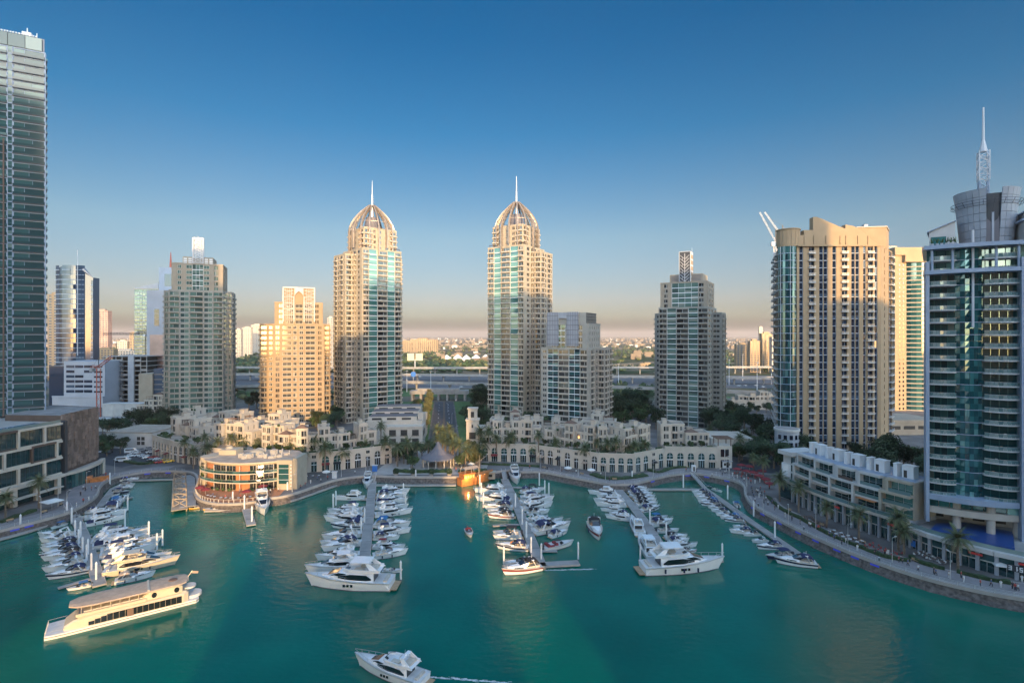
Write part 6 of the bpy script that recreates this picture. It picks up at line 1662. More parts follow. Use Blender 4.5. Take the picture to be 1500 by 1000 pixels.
def flybridge(L, hard, hullm='gelcoat', canopy=None, cover=None):
    """flybridge motor yacht"""
    t = thing('motor_yacht', 'x', 'boat'); k = L/18.
    r = add_hull(t, L, 4.9*k**.8, 2.65*k, 1.7*k, (hullm, 'deck_grey', 'metal_silver')); s = k**.8; z0 = 1.7*k
    house(t, 'deckhouse', [(3.4*k,1.95*s,1.75*s,z0*.9,z0+1.75*k),(8*k,1.95*s,1.7*s,z0,z0+1.85*k),(10.6*k,1.7*s,1.3*s,z0+.1*k,z0+1.7*k),(13.2*k,1.2*s,.75*s,z0+.35*k,z0+.85*k),(14.4*k,.85*s,.4*s,z0+.5*k,z0+.7*k)], hullm)
    win_strip(t, [(3.8*k,1.96*s,z0+.5*k,z0+.8*k),(4.8*k,1.94*s,z0+.38*k,z0+1.45*k),(8*k,1.92*s,z0+.45*k,z0+1.55*k),(10.6*k,1.70*s,z0+.75*k,z0+1.15*k)], 0)
    win_strip(t, [(9.0*k,1.76*s,z0+1.5*k,z0+1.62*k),(10.6*k,1.46*s,z0+1.05*k,z0+1.66*k),(12.2*k,1.14*s,z0+.75*k,z0+1.1*k)], 0)
    b = MB(); b.add([(10.7*k,-1.2*s,z0+1.66*k),(13.1*k,-.72*s,z0+.92*k),(13.1*k,.72*s,z0+.92*k),(10.7*k,1.2*s,z0+1.66*k)], [(0,1,2,3)], 0)
    for v in range(4): b.v[v] = (b.v[v][0], b.v[v][1], b.v[v][2]+.06)
    b.build('windscreen', 'boat_glass', LAST['house'])
    for q in range(3):
        for sg in (1,-1):
            x = (7.4+q*.75)*k; b2 = MB(); yb = 2.38*s; b2.box(x,x+.45*k,sg*yb-.06,sg*yb+.06,1.0*k,1.45*k,0); b2.build('porthole', 'boat_glass', LAST['hull'])
    fz = z0+1.8*k
    b = MB(); fl = [(2.2*k,1.75*s),(5*k,1.85*s),(8.6*k,1.6*s),(9.8*k,1.0*s)]
    b.loft([[(x,-w,fz),(x,-w*1.04,fz+.62*k),(x,-w*.93,fz+.62*k),(x,-w*.9,fz+.12),(x,w*.9,fz+.12),(x,w*.93,fz+.62*k),(x,w*1.04,fz+.62*k),(x,w,fz)] for x,w in fl], 0); b.build('flybridge', hullm, t)
    b = MB(); b.box(3.0*k,4.6*k,-1.5*s,1.5*s,fz+.13,fz+.55*k,0); b.box(5.6*k,7.4*k,.3*s,1.4*s,fz+.13,fz+.6*k,0); b.box(5.6*k,6.6*k,-1.3*s,-.5*s,fz+.13,fz+.6*k,0); b.build('seat', 'upholstery', t)
    b = MB(); b.add([(8.3*k,-1.4*s,fz+.62*k),(9.4*k,-.9*s,fz+.6*k),(9.4*k,.9*s,fz+.6*k),(8.3*k,1.4*s,fz+.62*k),(7.9*k,-1.3*s,fz+1.0*k),(8.8*k,-.8*s,fz+1.0*k),(8.8*k,.8*s,fz+1.0*k),(7.9*k,1.3*s,fz+1.0*k)], [(0,1,5,4),(1,2,6,5),(2,3,7,6)], 0); b.build('fly_screen', 'boat_glass', t)
    b = MB()
    for sg in (1,-1):
        b.add([(1.9*k,sg*1.8*s,fz+.1),(3.9*k,sg*1.8*s,fz+.1),(5.1*k,sg*1.5*s,fz+1.7*k),(4.2*k,sg*1.5*s,fz+1.7*k),(1.9*k,sg*1.62*s,fz+.1),(3.9*k,sg*1.62*s,fz+.1),(5.1*k,sg*1.36*s,fz+1.7*k),(4.2*k,sg*1.36*s,fz+1.7*k)], [(0,1,2,3),(7,6,5,4),(0,3,7,4),(1,5,6,2)], 0)
    b.box(4.2*k,5.1*k,-1.5*s,1.5*s,fz+1.66*k,fz+1.82*k,0); b.cyl((4.6*k,0,fz+1.8*k),(4.6*k,0,fz+2.05*k),.4*k,.3*k,10,0); b.cyl((4.4*k,.8*s,fz+1.8*k),(4.2*k,.8*s,fz+3.4*k),.03,None,5,0); b.build('radar_arch', hullm, t)
    if hard:
        b = MB(); b.box(4.3*k,8.2*k,-1.7*s,1.7*s,fz+1.86*k,fz+2.0*k,0)
        for sg in (1,-1): b.bar((8.0*k,sg*1.5*s,fz+.6*k),(7.8*k,sg*1.5*s,fz+1.86*k),.08,.08,0)
        b.build('hardtop', hullm, t)
    if canopy:
        b = MB(); pr = [(3.2*k,1.95*k),(3.6*k,2.15*k),(6.6*k,2.2*k),(7.2*k,2.0*k)]
        b.loft([[(x,-1.5*s,fz+z-.2),(x,0,fz+z+.05),(x,1.5*s,fz+z-.2),(x,1.5*s,fz+z-.3),(x,0,fz+z-.05),(x,-1.5*s,fz+z-.3)] for x,z in pr], 0, closed=True)
        for x in (3.4*k,7.0*k):
            for sg in (1,-1): b.bar((x,sg*1.45*s,fz+.5*k),(x,sg*1.45*s,fz+1.8*k),.06,.06,0)
        b.build('canopy', canopy, t)
    if cover:
        b = MB(); b.loft([[(x,-1.7*s,z0+.1),(x,-1.5*s,z0+z*k),(x,1.5*s,z0+z*k),(x,1.7*s,z0+.1)] for x,z in ((.6*k,.4),(1.2*k,1.2),(3.3*k,1.6))], 0); b.build('cockpit_cover', cover, t)
    else:
        b = MB(); b.box(.8*k,1.5*k,-1.5*s,1.5*s,z0*.62,z0+.35*k,0); b.build('seat', 'upholstery', t)
        b = MB(); b.box(3.3*k,3.42*k,-1.4*s,1.4*s,z0*.9,z0+1.55*k,0); b.build('saloon_door', 'boat_glass', t)
    b = MB(); b.box(-1.3*k,.05,-2.0*s,2.0*s,.35,.5,0); b.build('swim_platform', 'teak', t)
    for sg in (1,-1):
        b = MB(); b.bar((.2*k,sg*2.0*s,.5),(1.2*k,sg*2.0*s,z0+.1),.5,.2,0); b.build('stairs', hullm, t)
    bow_rail(t, r, 6, .75)
    for x in (4, 8, 11):
        b = MB(); b.cyl((x*k,-2.55*s,.7*k),(x*k,-2.55*s,1.5*k),.2,None,6,0); b.build('fender', 'navy_gel', t)
    return Proto(t, tree_of(t))
def runabout(canopy, hullm='gelcoat', seats='upholstery'):
    L = 7.; t = thing('speedboat', 'x', 'boat'); r = add_hull(t, L, 2.4, 1.15, .8, (hullm, 'deck_grey', 'metal_silver'))
    b = MB(); b.box(.6,1.2,-.9,.9,.8,1.25,0); b.box(2.4,3.0,-.9,-.2,.8,1.3,0); b.box(2.4,3.0,.2,.9,.8,1.3,0); b.box(1.2,2.2,-.95,-.6,.8,1.1,0); b.build('seat', seats, t)
    b = MB(); b.add([(3.5,-1.0,1.0),(4.4,-.6,1.1),(4.4,.6,1.1),(3.5,1.0,1.0),(3.2,-.95,1.5),(3.9,-.5,1.55),(3.9,.5,1.55),(3.2,.95,1.5)], [(0,1,5,4),(1,2,6,5),(2,3,7,6)], 0); b.build('windscreen', 'boat_glass', t)
    b = MB(); b.box(-.5,.1,-.25,.25,.2,1.2,0); b.box(-.45,.15,-.22,.22,1.2,1.45,0); b.build('outboard', 'metal_dark', t)
    if canopy:
        b = MB(); b.loft([[(x,-1.05,z-.12),(x,0,z+.05),(x,1.05,z-.12),(x,1.05,z-.2),(x,0,z-.04),(x,-1.05,z-.2)] for x,z in ((1.0,2.25),(1.4,2.4),(3.2,2.4),(3.6,2.25))], 0, closed=True)
        for x in (1.3,3.3):
            for s in (1,-1): b.bar((x,s*1.0,.9),(x,s*1.0,2.25),.05,.05,0)
        b.build('canopy', canopy, t)
    return Proto(t, tree_of(t))
BT = dict(
 cn=(cruiser('navy_canvas'), 10, 'white motor cruiser with navy hood'), cb=(cruiser('black_canvas'), 10, 'white motor cruiser with black hood'),
 cw=(cruiser(None), 10, 'open white motor cruiser with radar arch'), cs=(cruiser('navy_canvas', 'gelcoat', 'navy_gel'), 10, 'white motor cruiser with navy hull stripe'),
 cr=(cruiser('black_canvas', 'gelcoat', 'red_canvas'), 10, 'white motor cruiser with red hull stripe'), ct=(cruiser('tan_canvas'), 10, 'white motor cruiser with beige hood'),
 cB=(cruiser('blue_canvas'), 10, 'white motor cruiser with bright blue hood'),
 f=(flybridge(18, False), 18, 'white flybridge yacht with open top deck'), fh=(flybridge(18, True), 18, 'white flybridge yacht with hard top'), fn=(flybridge(18, False, 'gelcoat', 'navy_canvas'), 18, 'white flybridge yacht with navy awning'),
 fc=(flybridge(18, False, 'gelcoat', None, 'navy_canvas'), 18, 'white flybridge yacht with navy cockpit cover'), fr=(flybridge(18, False, 'gelcoat', 'red_canvas'), 18, 'white yacht with faded red awning'), ft=(flybridge(18, True, 'gelcoat_cream'), 18, 'cream flybridge yacht with hard top'),
 s=(runabout(None), 7, 'small white open speedboat'), sb=(runabout('black_canvas'), 7, 'small white speedboat under black bimini'), sB=(runabout('blue_canvas'), 7, 'small speedboat under blue bimini'), sr=(runabout(None, 'gelcoat', 'red_canvas'), 7, 'small white open speedboat with red seats'),
 sy=(runabout('tan_canvas', 'yellow_gel'), 7, 'small yellow speedboat'), sn=(runabout('navy_canvas','navy_gel'), 7, 'small navy speedboat with dark bimini'))
def boat(ty, st, bw, label=None, group='boats moored in the marina', where=''):
    """st, bw: stern and bow at the waterline as read from the photograph"""
    pr, L0, look = BT[ty]; a, c = Vector(P(*st)), Vector(P(*bw)); d = c-a; L = d.length
    return pr.put((a.x, a.y, 0), atan2(d.y, d.x), (label or look)+where, 'boat', group, L/L0)
def jetty_boats(lst, side, jet, group):
    for i, (ty, st, bw) in enumerate(lst): boat(ty, st, bw, None, group, f', {nth(i)} from shore, {side} of {jet} jetty')
# first jetty (far left): stern, bow
jetty_boats([('s',(112,783),(77,786)),('cw',(106,788),(55,788)),('cw',(110,791),(57,795)),('cn',(114,797),(60,804)),('cb',(117,800),(59,809)),('cs',(118,805),(57,820)),('cb',(122,812),(60,823)),('cn',(122,817),(72,829)),('cw',(127,826),(61,840)),('cs',(131,837),(66,850)),('sB',(134,858),(97,866))], 'left', 'leftmost', 'boats on the left side of the leftmost jetty')
jetty_boats([('s',(113,760),(140,757)),('cn',(125,752),(160,748)),('f',(124,761),(188,751)),('fc',(125,771),(185,759)),('fn',(138,791),(220,781)),('f',(134,797),(205,786)),('fc',(135,805),(220,789)),('fh',(147,812),(238,794)),('fn',(146,818),(232,803)),('fc',(152,823),(230,815)),('f',(156,831),(252,819)),('ft',(152,843),(264,825)),('ct',(168,855),(228,843))], 'right', 'leftmost', 'boats on the right side of the leftmost jetty')
jetty_boats([('cn',(160,752),(178,737)),('cB',(164,741),(190,729)),('s',(162,728),(176,724)),('sn',(166,722),(190,722)),('cw',(169,717),(196,714)),('sb',(176,711),(198,711)),('cn',(174,706),(204,703))], 'right', 'inner left', 'boats on the short inner left pontoon')
# second jetty
jetty_boats([('fh',(534,731),(489,732)),('fn',(531,749),(479,752)),('f',(531,757),(478,758)),('fc',(531,766),(474,763)),('cs',(531,773),(484,773)),('cw',(528,785),(471,792)),('f',(529,798),(468,800)),('cn',(526,797),(470,809)),('f',(527,815),(461,821)),('fh',(533,831),(446,839))], 'left', 'second', 'boats on the left side of the second jetty')
jetty_boats([('f',(554,724),(601,721)),('cn',(552,730),(597,728)),('fc',(551,737),(598,735)),('fn',(550,746),(599,744)),('f',(549,757),(605,751)),('cB',(548,772),(602,772)),('fn',(547,785),(603,779)),('cn',(548,790),(586,790)),('fr',(547,803),(594,804)),('cw',(546,818),(598,811)),('s',(560,838),(590,838))], 'right', 'second', 'boats on the right side of the second jetty')
boat('fh', (575,860), (447,857), 'long white yacht with dark oval windows across the second jetty end')
boat('f', (540,702), (536,717), 'white flybridge yacht moored bow outwards at the head of the second jetty')
# third jetty
jetty_boats([('cb',(738,715),(714,714)),('f',(742,722),(693,721)),('cB',(744,730),(712,730)),('fc',(748,736),(696,733)),('cn',(751,746),(708,746)),('cb',(748,753),(714,752)),('cr',(753,759),(714,758)),('sb',(763,784),(722,784)),('cw',(764,789),(722,790)),('cs',(774,806),(726,803)),('cb',(778,829),(738,828))], 'left', 'third', 'boats on the left side of the third jetty')
jetty_boats([('sb',(771,718),(798,718)),('cn',(762,722),(794,721)),('f',(762,731),(806,730)),('fn',(763,739),(812,733)),('f',(764,748),(810,741)),('cb',(772,754),(805,751)),('cw',(772,764),(803,760)),('f',(777,773),(825,765)),('cn',(782,783),(836,773)),('cw',(781,780),(828,775)),('cn',(806,788),(832,780)),('sr',(796,806),(840,798))], 'right', 'third', 'boats on the right side of the third jetty')
boat('f', (752,694), (758,711), 'white flybridge yacht moored bow outwards at the head of the third jetty')
# fourth jetty
jetty_boats([('fh',(903,726),(861,723)),('cw',(910,730),(873,729)),('f',(914,735),(869,736)),('f',(917,742),(872,741)),('f',(912,749),(879,748)),('cn',(922,756),(892,755)),('f',(926,763),(886,758))], 'left', 'fourth', 'boats on the left side of the fourth jetty')
jetty_boats([('cn',(917,718),(948,718)),('cn',(921,723),(951,722)),('cn',(924,728),(956,726)),('cb',(929,732),(960,730)),('cb',(931,737),(962,735)),('cb',(933,742),(964,740)),('cs',(940,750),(967,745)),('sB',(953,762),(978,759)),('cn',(954,771),(986,765)),('sb',(962,780),(995,779)),('cb',(974,789),(1007,788)),('cn',(980,796),(1010,793)),('fc',(984,803),(1022,800)),('cr',(1000,808),(1021,808))], 'right', 'fourth', 'boats on the right side of the fourth jetty')
boat('f', (938,786), (925,762), 'white flybridge yacht lying along the fourth jetty, seen from astern', )
boat('fh', (958,823), (936,790), 'white yacht with open teak sun deck lying along the fourth jetty')
boat('fh', (941,838), (1061,832), 'largest white yacht with hard top across the fourth jetty end')
# fifth jetty
jetty_boats([('cn',(1038,723),(1013,722)),('cb',(1044,728),(1016,727)),('cn',(1049,732),(1019,731)),('cB',(1053,737),(1022,737)),('cs',(1056,741),(1026,740)),('cb',(1062,746),(1036,744)),('cn',(1068,752),(1041,749)),('cw',(1074,756),(1048,755)),('cB',(1085,760),(1054,760)),('cs',(1090,765),(1060,763)),('cb',(1098,774),(1073,773)),('cn',(1103,782),(1068,780)),('cb',(1113,784),(1088,785)),('cw',(1124,793),(1101,795)),('cs',(1146,803),(1108,804)),('sn',(1160,816),(1122,819)),('cs',(1196,830),(1134,824))], 'left', 'fifth', 'boats on the fifth jetty')
boat('s', (1044,717), (1058,722), 'small white speedboat alone on the far side of the fifth jetty')
boat('sB', (1082,744), (1074,737), 'small blue canopied boat alone beyond the fifth jetty')
boat('sn', (1036,712), (1043,714), 'small dark boat where the fifth jetty meets the cross pontoon')
# boats by the restaurant
boat('sy', (326,747), (297,749), 'yellow speedboat at the float below the round restaurant')
boat('sy', (293,744), (275,746), 'orange and yellow tender left of the yellow speedboat'); 
boat('fh', (381,734), (388,757), 'white yacht with bow outwards below the round restaurant')
# boats under way
boat('f', (622,1004), (520,972), 'white motor yacht under way at the bottom edge, trailing foam')
boat('cr', (792,833), (735,843), 'motorboat passing close in front of the third jetty, lit gold')
boat('cr', (868,770), (878,794), 'white motorboat under way between the third and fourth jetties')
boat('sr', (685,777), (690,789), 'small open boat with red seats under way left of the third jetty')
boat('sB', (128,754), (112,771) , 'small blue canopied boat on the quay left of the jetties') if False else boat('sB', (97,768), (74,776), 'small blue canopied boat on the quay left of the jetties')

# ------------------------------------------------------------------ dinner cruise vessel
def dinner_boat():
    a, c = Vector(P(290,874)), Vector(P(70,928)); d = c-a; L = d.length; k = L/28.
    t = thing('dinner_cruise_boat', 'long cream two deck dinner cruise boat with rounded roof and dark window band', 'boat', (a.x, a.y, 0), atan2(d.y, d.x))
    wd = 3.6
    b = MB(); prof = [(0,2.4),(.6,3.2),(24,3.6),(26.5,3.5),(28.3,3.2)]
    b.loft([[(x,-w*.92,-.4),(x,-w,1.0),(x,w,1.0),(x,w*.92,-.4)] for x,w in prof], 0); b.build('hull', 'gelcoat', t)
    b = MB(); b.loft([[(x,-w-.07,.62),(x,-w-.07,.74),(x,w+.07,.74),(x,w+.07,.62)] for x,w in prof], 0); b.build('hull_stripe', 'antifoul', t)
    b = MB(); b.loft([[(x,-w*.97,1.0),(x,-w*.97,1.08),(x,w*.97,1.08),(x,w*.97,1.0)] for x,w in prof], 0); b.build('deck', 'deck_grey', t)
    def shell(name, secs, m):
        b = MB(); b.loft([[(x,-w,z0),(x,-w,z1-.35),(x,-w+.35,z1),(x,w-.35,z1),(x,w,z1-.35),(x,w,z0)] for x,w,z0,z1 in secs], 0); return b.build(name, m, t)
    shell('main_saloon', [(2.2,2.6,1.05,3.5),(3.2,3.2,1.05,3.7),(21.5,3.25,1.05,3.7),(23.6,3.0,1.05,3.2),(25.2,2.6,1.05,2.0)], 'gelcoat_cream')
    for sg in (1,-1):
        b = MB(); n = 16
        for q in range(n):
            x0, x1 = 3.6+q*17.4/n, 3.6+(q+1)*17.4/n-.05
            zt = 3.1 if q < 13 else 3.1-.28*(q-12)
            pts = [(x0,sg*3.27,1.25),(x1,sg*3.27,1.25),(x1,sg*3.27,zt),(x0,sg*3.27,zt)]
            wb = MB(); wb.add(pts, [(0,1,2,3) if sg < 0 else (3,2,1,0)], 0); wb.build('window', 'boat_glass', t)
        b = MB(); b.box(12.9,14.1,sg*3.28-.04,sg*3.28+.04,1.08,3.0,0); b.build('door', 'shade_brown', t)
    shell('upper_deck', [(2.6,2.7,3.7,3.95),(22.8,3.1,3.7,3.95)], 'gelcoat_cream')
    b = MB()
    for sg in (1,-1): b.bar((10.5,sg*3.05,4.3),(23,sg*3.0,4.3),.25,.75,0)
    b.bar((23,-3,4.3),(23,3,4.3),.25,.75,0); b.build('upper_rail', 'gelcoat_cream', t)
    shell('upper_cabin', [(3.4,2.5,3.95,5.9),(4.4,2.95,3.95,6.3),(9.8,2.95,3.95,6.3),(11.2,2.6,3.95,5.0)], 'gelcoat_cream')
    for x in (4.6, 9.0):
        for sg in (1,-1):
            b = MB(); n = 14; b.add([(x+.75*cos(2*pi*q/n)*.7, sg*2.97, 5.0+.75*sin(2*pi*q/n)) for q in range(n)], [tuple(range(n)) if sg < 0 else tuple(range(n-1,-1,-1))], 0); b.build('window', 'boat_glass', t)
    b = MB(); b.box(11.2,21.8,-2.5,2.5,3.96,4.9,0); b.build('upper_glazing', 'upholstery', t)
    b = MB(); rf = [(2.0,1.4),(2.6,2.6),(4,3.2),(10,3.4),(20,3.4),(23,2.8),(24.4,1.5)]
    b.loft([[(x,-w,6.2),(x,-w*.96,6.5),(x,-w*.5,6.68),(x,w*.5,6.68),(x,w*.96,6.5),(x,w,6.2)] for x,w in rf], 0); b.build('roof', 'tan_canvas', t)
    b = MB(); b.box(9.9,10.3,-3.12,3.12,6.25,6.78,0); b.build('roof_rib', 'gelcoat_cream', t)
    b = MB(); b.cyl((5.2,0,6.66),(5.2,0,6.9),1.0,.8,14,0); b.build('roof_hatch', 'shade_brown', t)
    for q in range(7):
        for sg in (1,-1): b = MB(); b.bar((12+q*1.7,sg*2.9,3.95),(12+q*1.7,sg*2.9,6.25),.09,.09,0); b.build('post', 'gelcoat_cream', t)
    b = MB()
    for q in range(9):
        a_ = pi*q/8; b.box(28.2-.05,28.25,-3.1+q*.75,-3.05+q*.75,1.05,1.95,0)
    for sg in (1,-1): b.bar((25,sg*3.3,1.95),(28.2,sg*3.1,1.95),.05,.05,0)
    b.bar((28.2,-3.1,1.95),(28.2,3.1,1.95),.05,.05,0); b.build('bow_rail', 'metal_silver', t)
    b = MB(); b.cyl((1.2,0,1.08),(1.2,0,1.9),2.0,None,16,0); b.cyl((1.9,0,3.7),(1.9,0,4.2),1.5,None,14,0); b.build('aft_deck', 'deck_grey', t)
    b = MB(); b.cyl((2.2,0,6.5),(1.2,0,8.2),.05,None,5,0); b.add([(1.25,0,8.1),(-.1,0,7.6),(0,0,7.0),(1.5,0,7.5)], [(0,1,2,3)], 1); b.build('flag', ('metal_silver','tan_canvas'), t)
    t.scale = (k,k,k*.84)
dinner_boat()
# ------------------------------------------------------------------ lit wooden dhow
def dhow():
    a, c = Vector(P(673,711.5)), Vector(P(722,702)); d = c-a; L = d.length; k = L/16.
    t = thing('dhow', 'orange wooden dhow glowing under deck lamps at the quay', 'boat', (a.x, a.y, 0), atan2(d.y, d.x))
    r = hull_rings(16, 5., 4.2, 2.9, fine=2.2, tr=.8); b = MB(); b.loft(r, 0); b.build('hull', 'wood_orange', t)
    b = MB(); b.box(1,6,-2,2,2.6,4.6,0); b.box(.6,6.4,-2.2,2.2,4.6,4.85,0); b.build('poop_cabin', 'wood_orange', t)
    for q in range(4):
        for sg in (1,-1): b = MB(); b.box(1.5+q*1.15,2.1+q*1.15,sg*2.02-.03,sg*2.02+.03,3.1,4.1,0); b.build('window', 'warm_lamp', t)
    b = MB(); b.loft([[(x,-1.8,6.6),(x,0,7.1),(x,1.8,6.6),(x,1.8,6.5),(x,0,7.0),(x,-1.8,6.5)] for x in (1.5,8)], 0, closed=True); b.build('awning', 'tan_canvas', t)
    for x in (1.6,4.5,7.8):
        for sg in (1,-1): b = MB(); b.bar((x,sg*1.75,2.8),(x,sg*1.75,6.55),.1,.1,0); b.build('post', 'pale_render', t)
    b = MB(); b.cyl((9.5,0,2.5),(9.5,0,11),.16,.08,6,0); b.bar((6.5,0,7.5),(13.5,0,10.5),.12,.12,0); b.build('mast', 'wood_jetty', t)
    for q in range(6):
        b = MB(); b.cyl((2+q*1.7,-2.2,2.95+q*.1),(2+q*1.7,-2.2,3.2+q*.1),.16,None,6,0); b.build('deck_lamp', 'warm_lamp', t)
    t.scale = (k,k,k)
    ld = bpy.data.lights.new('dhow_lamp', 'POINT'); ld.energy = 300; ld.color = (1,.45,.12); ld.shadow_soft_size = .4
    lo = bpy.data.objects.new('dhow_lamp', ld); COL.objects.link(lo); q = a+(c-a)*.25; lo.location = (q.x+.5, q.y-4.2, 3.2)
dhow()
# ------------------------------------------------------------------ foam wakes lying on the water
def foam(pts, w, label):
    rr = random.Random(len(pts)*7); b = MB()
    for i in range(len(pts)-1):
        p, q = Vector(P(*pts[i])), Vector(P(*pts[i+1])); n = int((q-p).length/.05)
        for k in range(n):
            if rr.random() < .25: continue
            c = p+(q-p)*(k+rr.random())/n; s_ = rr.uniform(.05,.26); x, y = c.x+rr.gauss(0,w), c.y+rr.gauss(0,w*.6)
            b.add([(x-s_*1.6,y-s_*.15,.015),(x+s_*1.5,y-s_*.2,.015),(x+s_*1.1,y+s_*.2,.02),(x-s_*1.2,y+s_*.15,.02)], [(0,1,2,3)], 0)
    b.build('foam', 'paint_white', kind='stuff')
foam([(618,990),(660,993),(700,996),(745,1000)], .22, '')
foam([(795,835),(830,834),(870,833)], .25, '')

# ------------------------------------------------------------------ jetties, piles
def jetty(label, pts, w, fingers=(), m='concrete', grp='floating jetties'):
    line = [Vector(P(x, y, .7)) for x, y in pts]; t = thing('jetty', label, 'jetty', (line[0].x, line[0].y, 0), 0, grp); o = line[0].copy()
    for i in range(len(line)-1):
        p, q = line[i]-o, line[i+1]-o; b = MB(); b.bar((p.x,p.y,.5), (q.x,q.y,.5), w, .4, 0); d = (q-p).normalized(); nn = Vector((-d.y,d.x))
        n = int((q-p).length/6)
        for k in range(1, n):
            c = p+(q-p)*k/n; b.bar((c.x-nn.x*w*.48,c.y-nn.y*w*.48,.715), (c.x+nn.x*w*.48,c.y+nn.y*w*.48,.715), .08, .03, 1)
        for sg in (1,-1): b.bar((p.x+nn.x*sg*w*.5,p.y+nn.y*sg*w*.5,.48), (q.x+nn.x*sg*w*.5,q.y+nn.y*sg*w*.5,.48), .16, .5, 2)
        b.build('deck', (m, 'metal_dark', 'paving_light'), t)
    for a, c in fingers:
        p, q = Vector(P(*a, .6))-o, Vector(P(*c, .6))-o; b = MB(); b.bar((p.x,p.y,.42), (q.x,q.y,.42), 1.1, .3, 0); b.build('finger', m, t)
    return t
jetty('leftmost floating jetty running diagonally from the quay towards the cruise boat', [(107,750),(122,781),(134,815),(146,856)], 2.6, [((123,785),(135,783)),((135,812),(152,811)),((138,845),(85,860)),((111,763),(122,759))])
jetty('short inner pontoon along the left quay', [(146,741),(166,715),(190,704)], 2.2, [((160,736),(194,727)),((166,716),(190,713))])
jetty('second jetty from the left, straight towards the viewer', [(546,703),(542,745),(538,780),(533,822)], 3.0, [((540,731),(528,731)),((537,741),(529,742)),((544,742),(551,742)),((543,772),(549,771)),((534,794),(528,793)),((540,797),(550,797))])
jetty('third jetty from the left, with a cross pontoon at its end', [(739,701),(752,728),(770,770),(793,829)], 3.0, [((748,713),(796,714)),((752,751),(748,752)),((764,767),(722,769)),((768,752),(774,752)),((760,784),(724,784)),((786,806),(816,806))])
jetty('cross pontoon at the end of the third jetty', [(738,829),(793,826),(848,823)], 2.6)
jetty('fourth jetty from the left, with the two big yachts at its end', [(905,716),(925,738),(948,768),(968,800),(975,822)], 3.0, [((953,757),(972,757))])
jetty('short end pontoon under the bow of the largest yacht', [(938,826),(975,824),(1056,818)], 2.4)
jetty('long thin cross pontoon joining the fourth and fifth jetties', [(906,716),(960,716),(1031,716)], 1.8)
jetty('fifth jetty from the left, long and narrow below the right promenade', [(1031,714),(1064,737),(1100,763),(1150,797),(1194,828)], 2.2)
jetty('thin float along the quay wall between second jetty and the dhow', [(551,709.5),(610,710),(668,709.5)], 1.5)
jetty('thin float below the round restaurant', [(300,747),(350,745),(393,741)], 1.4)
jetty('short pontoon with two white piles beside the yacht below the restaurant', [(359,738),(368,768)], 2.6)
jetty('thin float along the left quay wall with a blue boat', [(-5,790),(40,778),(98,758)], 1.3)
jetty('thin float under the quay left of the wooden jetty', [(186,703),(225,702),(258,701)], 1.3)
jetty('thin float along the rocks right of the round restaurant', [(424,733),(458,722),(492,710)], 1.4)
# gangways
def gangway(label, a, c, za=ZQ, zb=.8):
    p, q = Vector((*P(*a, za), za+.1)), Vector((*P(*c, zb), zb)); t = thing('gangway', label, 'gangway', (p.x,p.y,0)); o = Vector((p.x,p.y,0)); b = MB(); b.bar(p-o, q-o, 1.8, .18, 0); b.build('deck', 'concrete', t)
    d = (q-p).normalized(); nn = Vector((-d.y,d.x,0)).normalized(); 
    for sg in (1,-1):
        b = MB(); b.bar(p-o+nn*sg*.9+Vector((0,0,1)), q-o+nn*sg*.9+Vector((0,0,1)), .07, .07, 0)
        for k in range(8): c_ = p-o+(q-p)*k/7+nn*sg*.9; b.bar(c_, c_+Vector((0,0,1)), .05, .05, 0)
        b.build('handrail', 'metal_silver', t)
gangway('sloping gangway from the right quay to the fifth jetty', (1014,694), (1032,714)); gangway('gangway from the left quay to the leftmost jetty', (98,742), (108,757)); gangway('gangway from the quay to the second jetty', (548,696), (546,706)); gangway('gangway from the quay to the third jetty', (737,689), (740,703))
# wooden water-wheel jetty left of the restaurant
t = thing('wooden_jetty', 'brown timber jetty with a row of crossed frames, left of the round restaurant', 'jetty', (0,0,0))
for k in range(6):
    x, y = P(263.5, 702+k*8, 1.5); b = MB()
    for s_ in (-2.4, 2.4): b.bar((x+s_,y,-.5),(x+s_,y,4.4),.35,.35,0)
    b.bar((x-2.4,y,4.3),(x+2.4,y,4.3),.35,.35,0); b.bar((x-2.4,y,1.6),(x+2.4,y,4.2),.25,.25,0); b.bar((x+2.4,y,1.6),(x-2.4,y,4.2),.25,.25,0); b.build('frame', 'wood_jetty', t)
p, q = P(263,700,1.5), P(263,746,1.5); b = MB(); b.bar((p[0],p[1],1.4),(q[0],q[1],1.4),5.0,.25,0); p, q = P(276,696,1.5), P(275,742,1.5); b.bar((p[0],p[1],1.5),(q[0],q[1],1.5),5.0,.3,1); b.build('deck', ('wood_jetty','concrete'), t)
def pile_proto():
    t = thing('mooring_pile', 'x', 'pile'); b = MB(); b.cyl((0,0,-1),(0,0,5.2),.26,None,10,0); b.cyl((0,0,-.2),(0,0,.35),.275,None,10,1); b.build('shaft', ('white_panel','antifoul'), t); b = MB(); b.cyl((0,0,5.2),(0,0,5.75),.31,.03,10,0); b.build('cap', 'white_panel', t); return Proto(t, tree_of(t))
PILE = pile_proto()
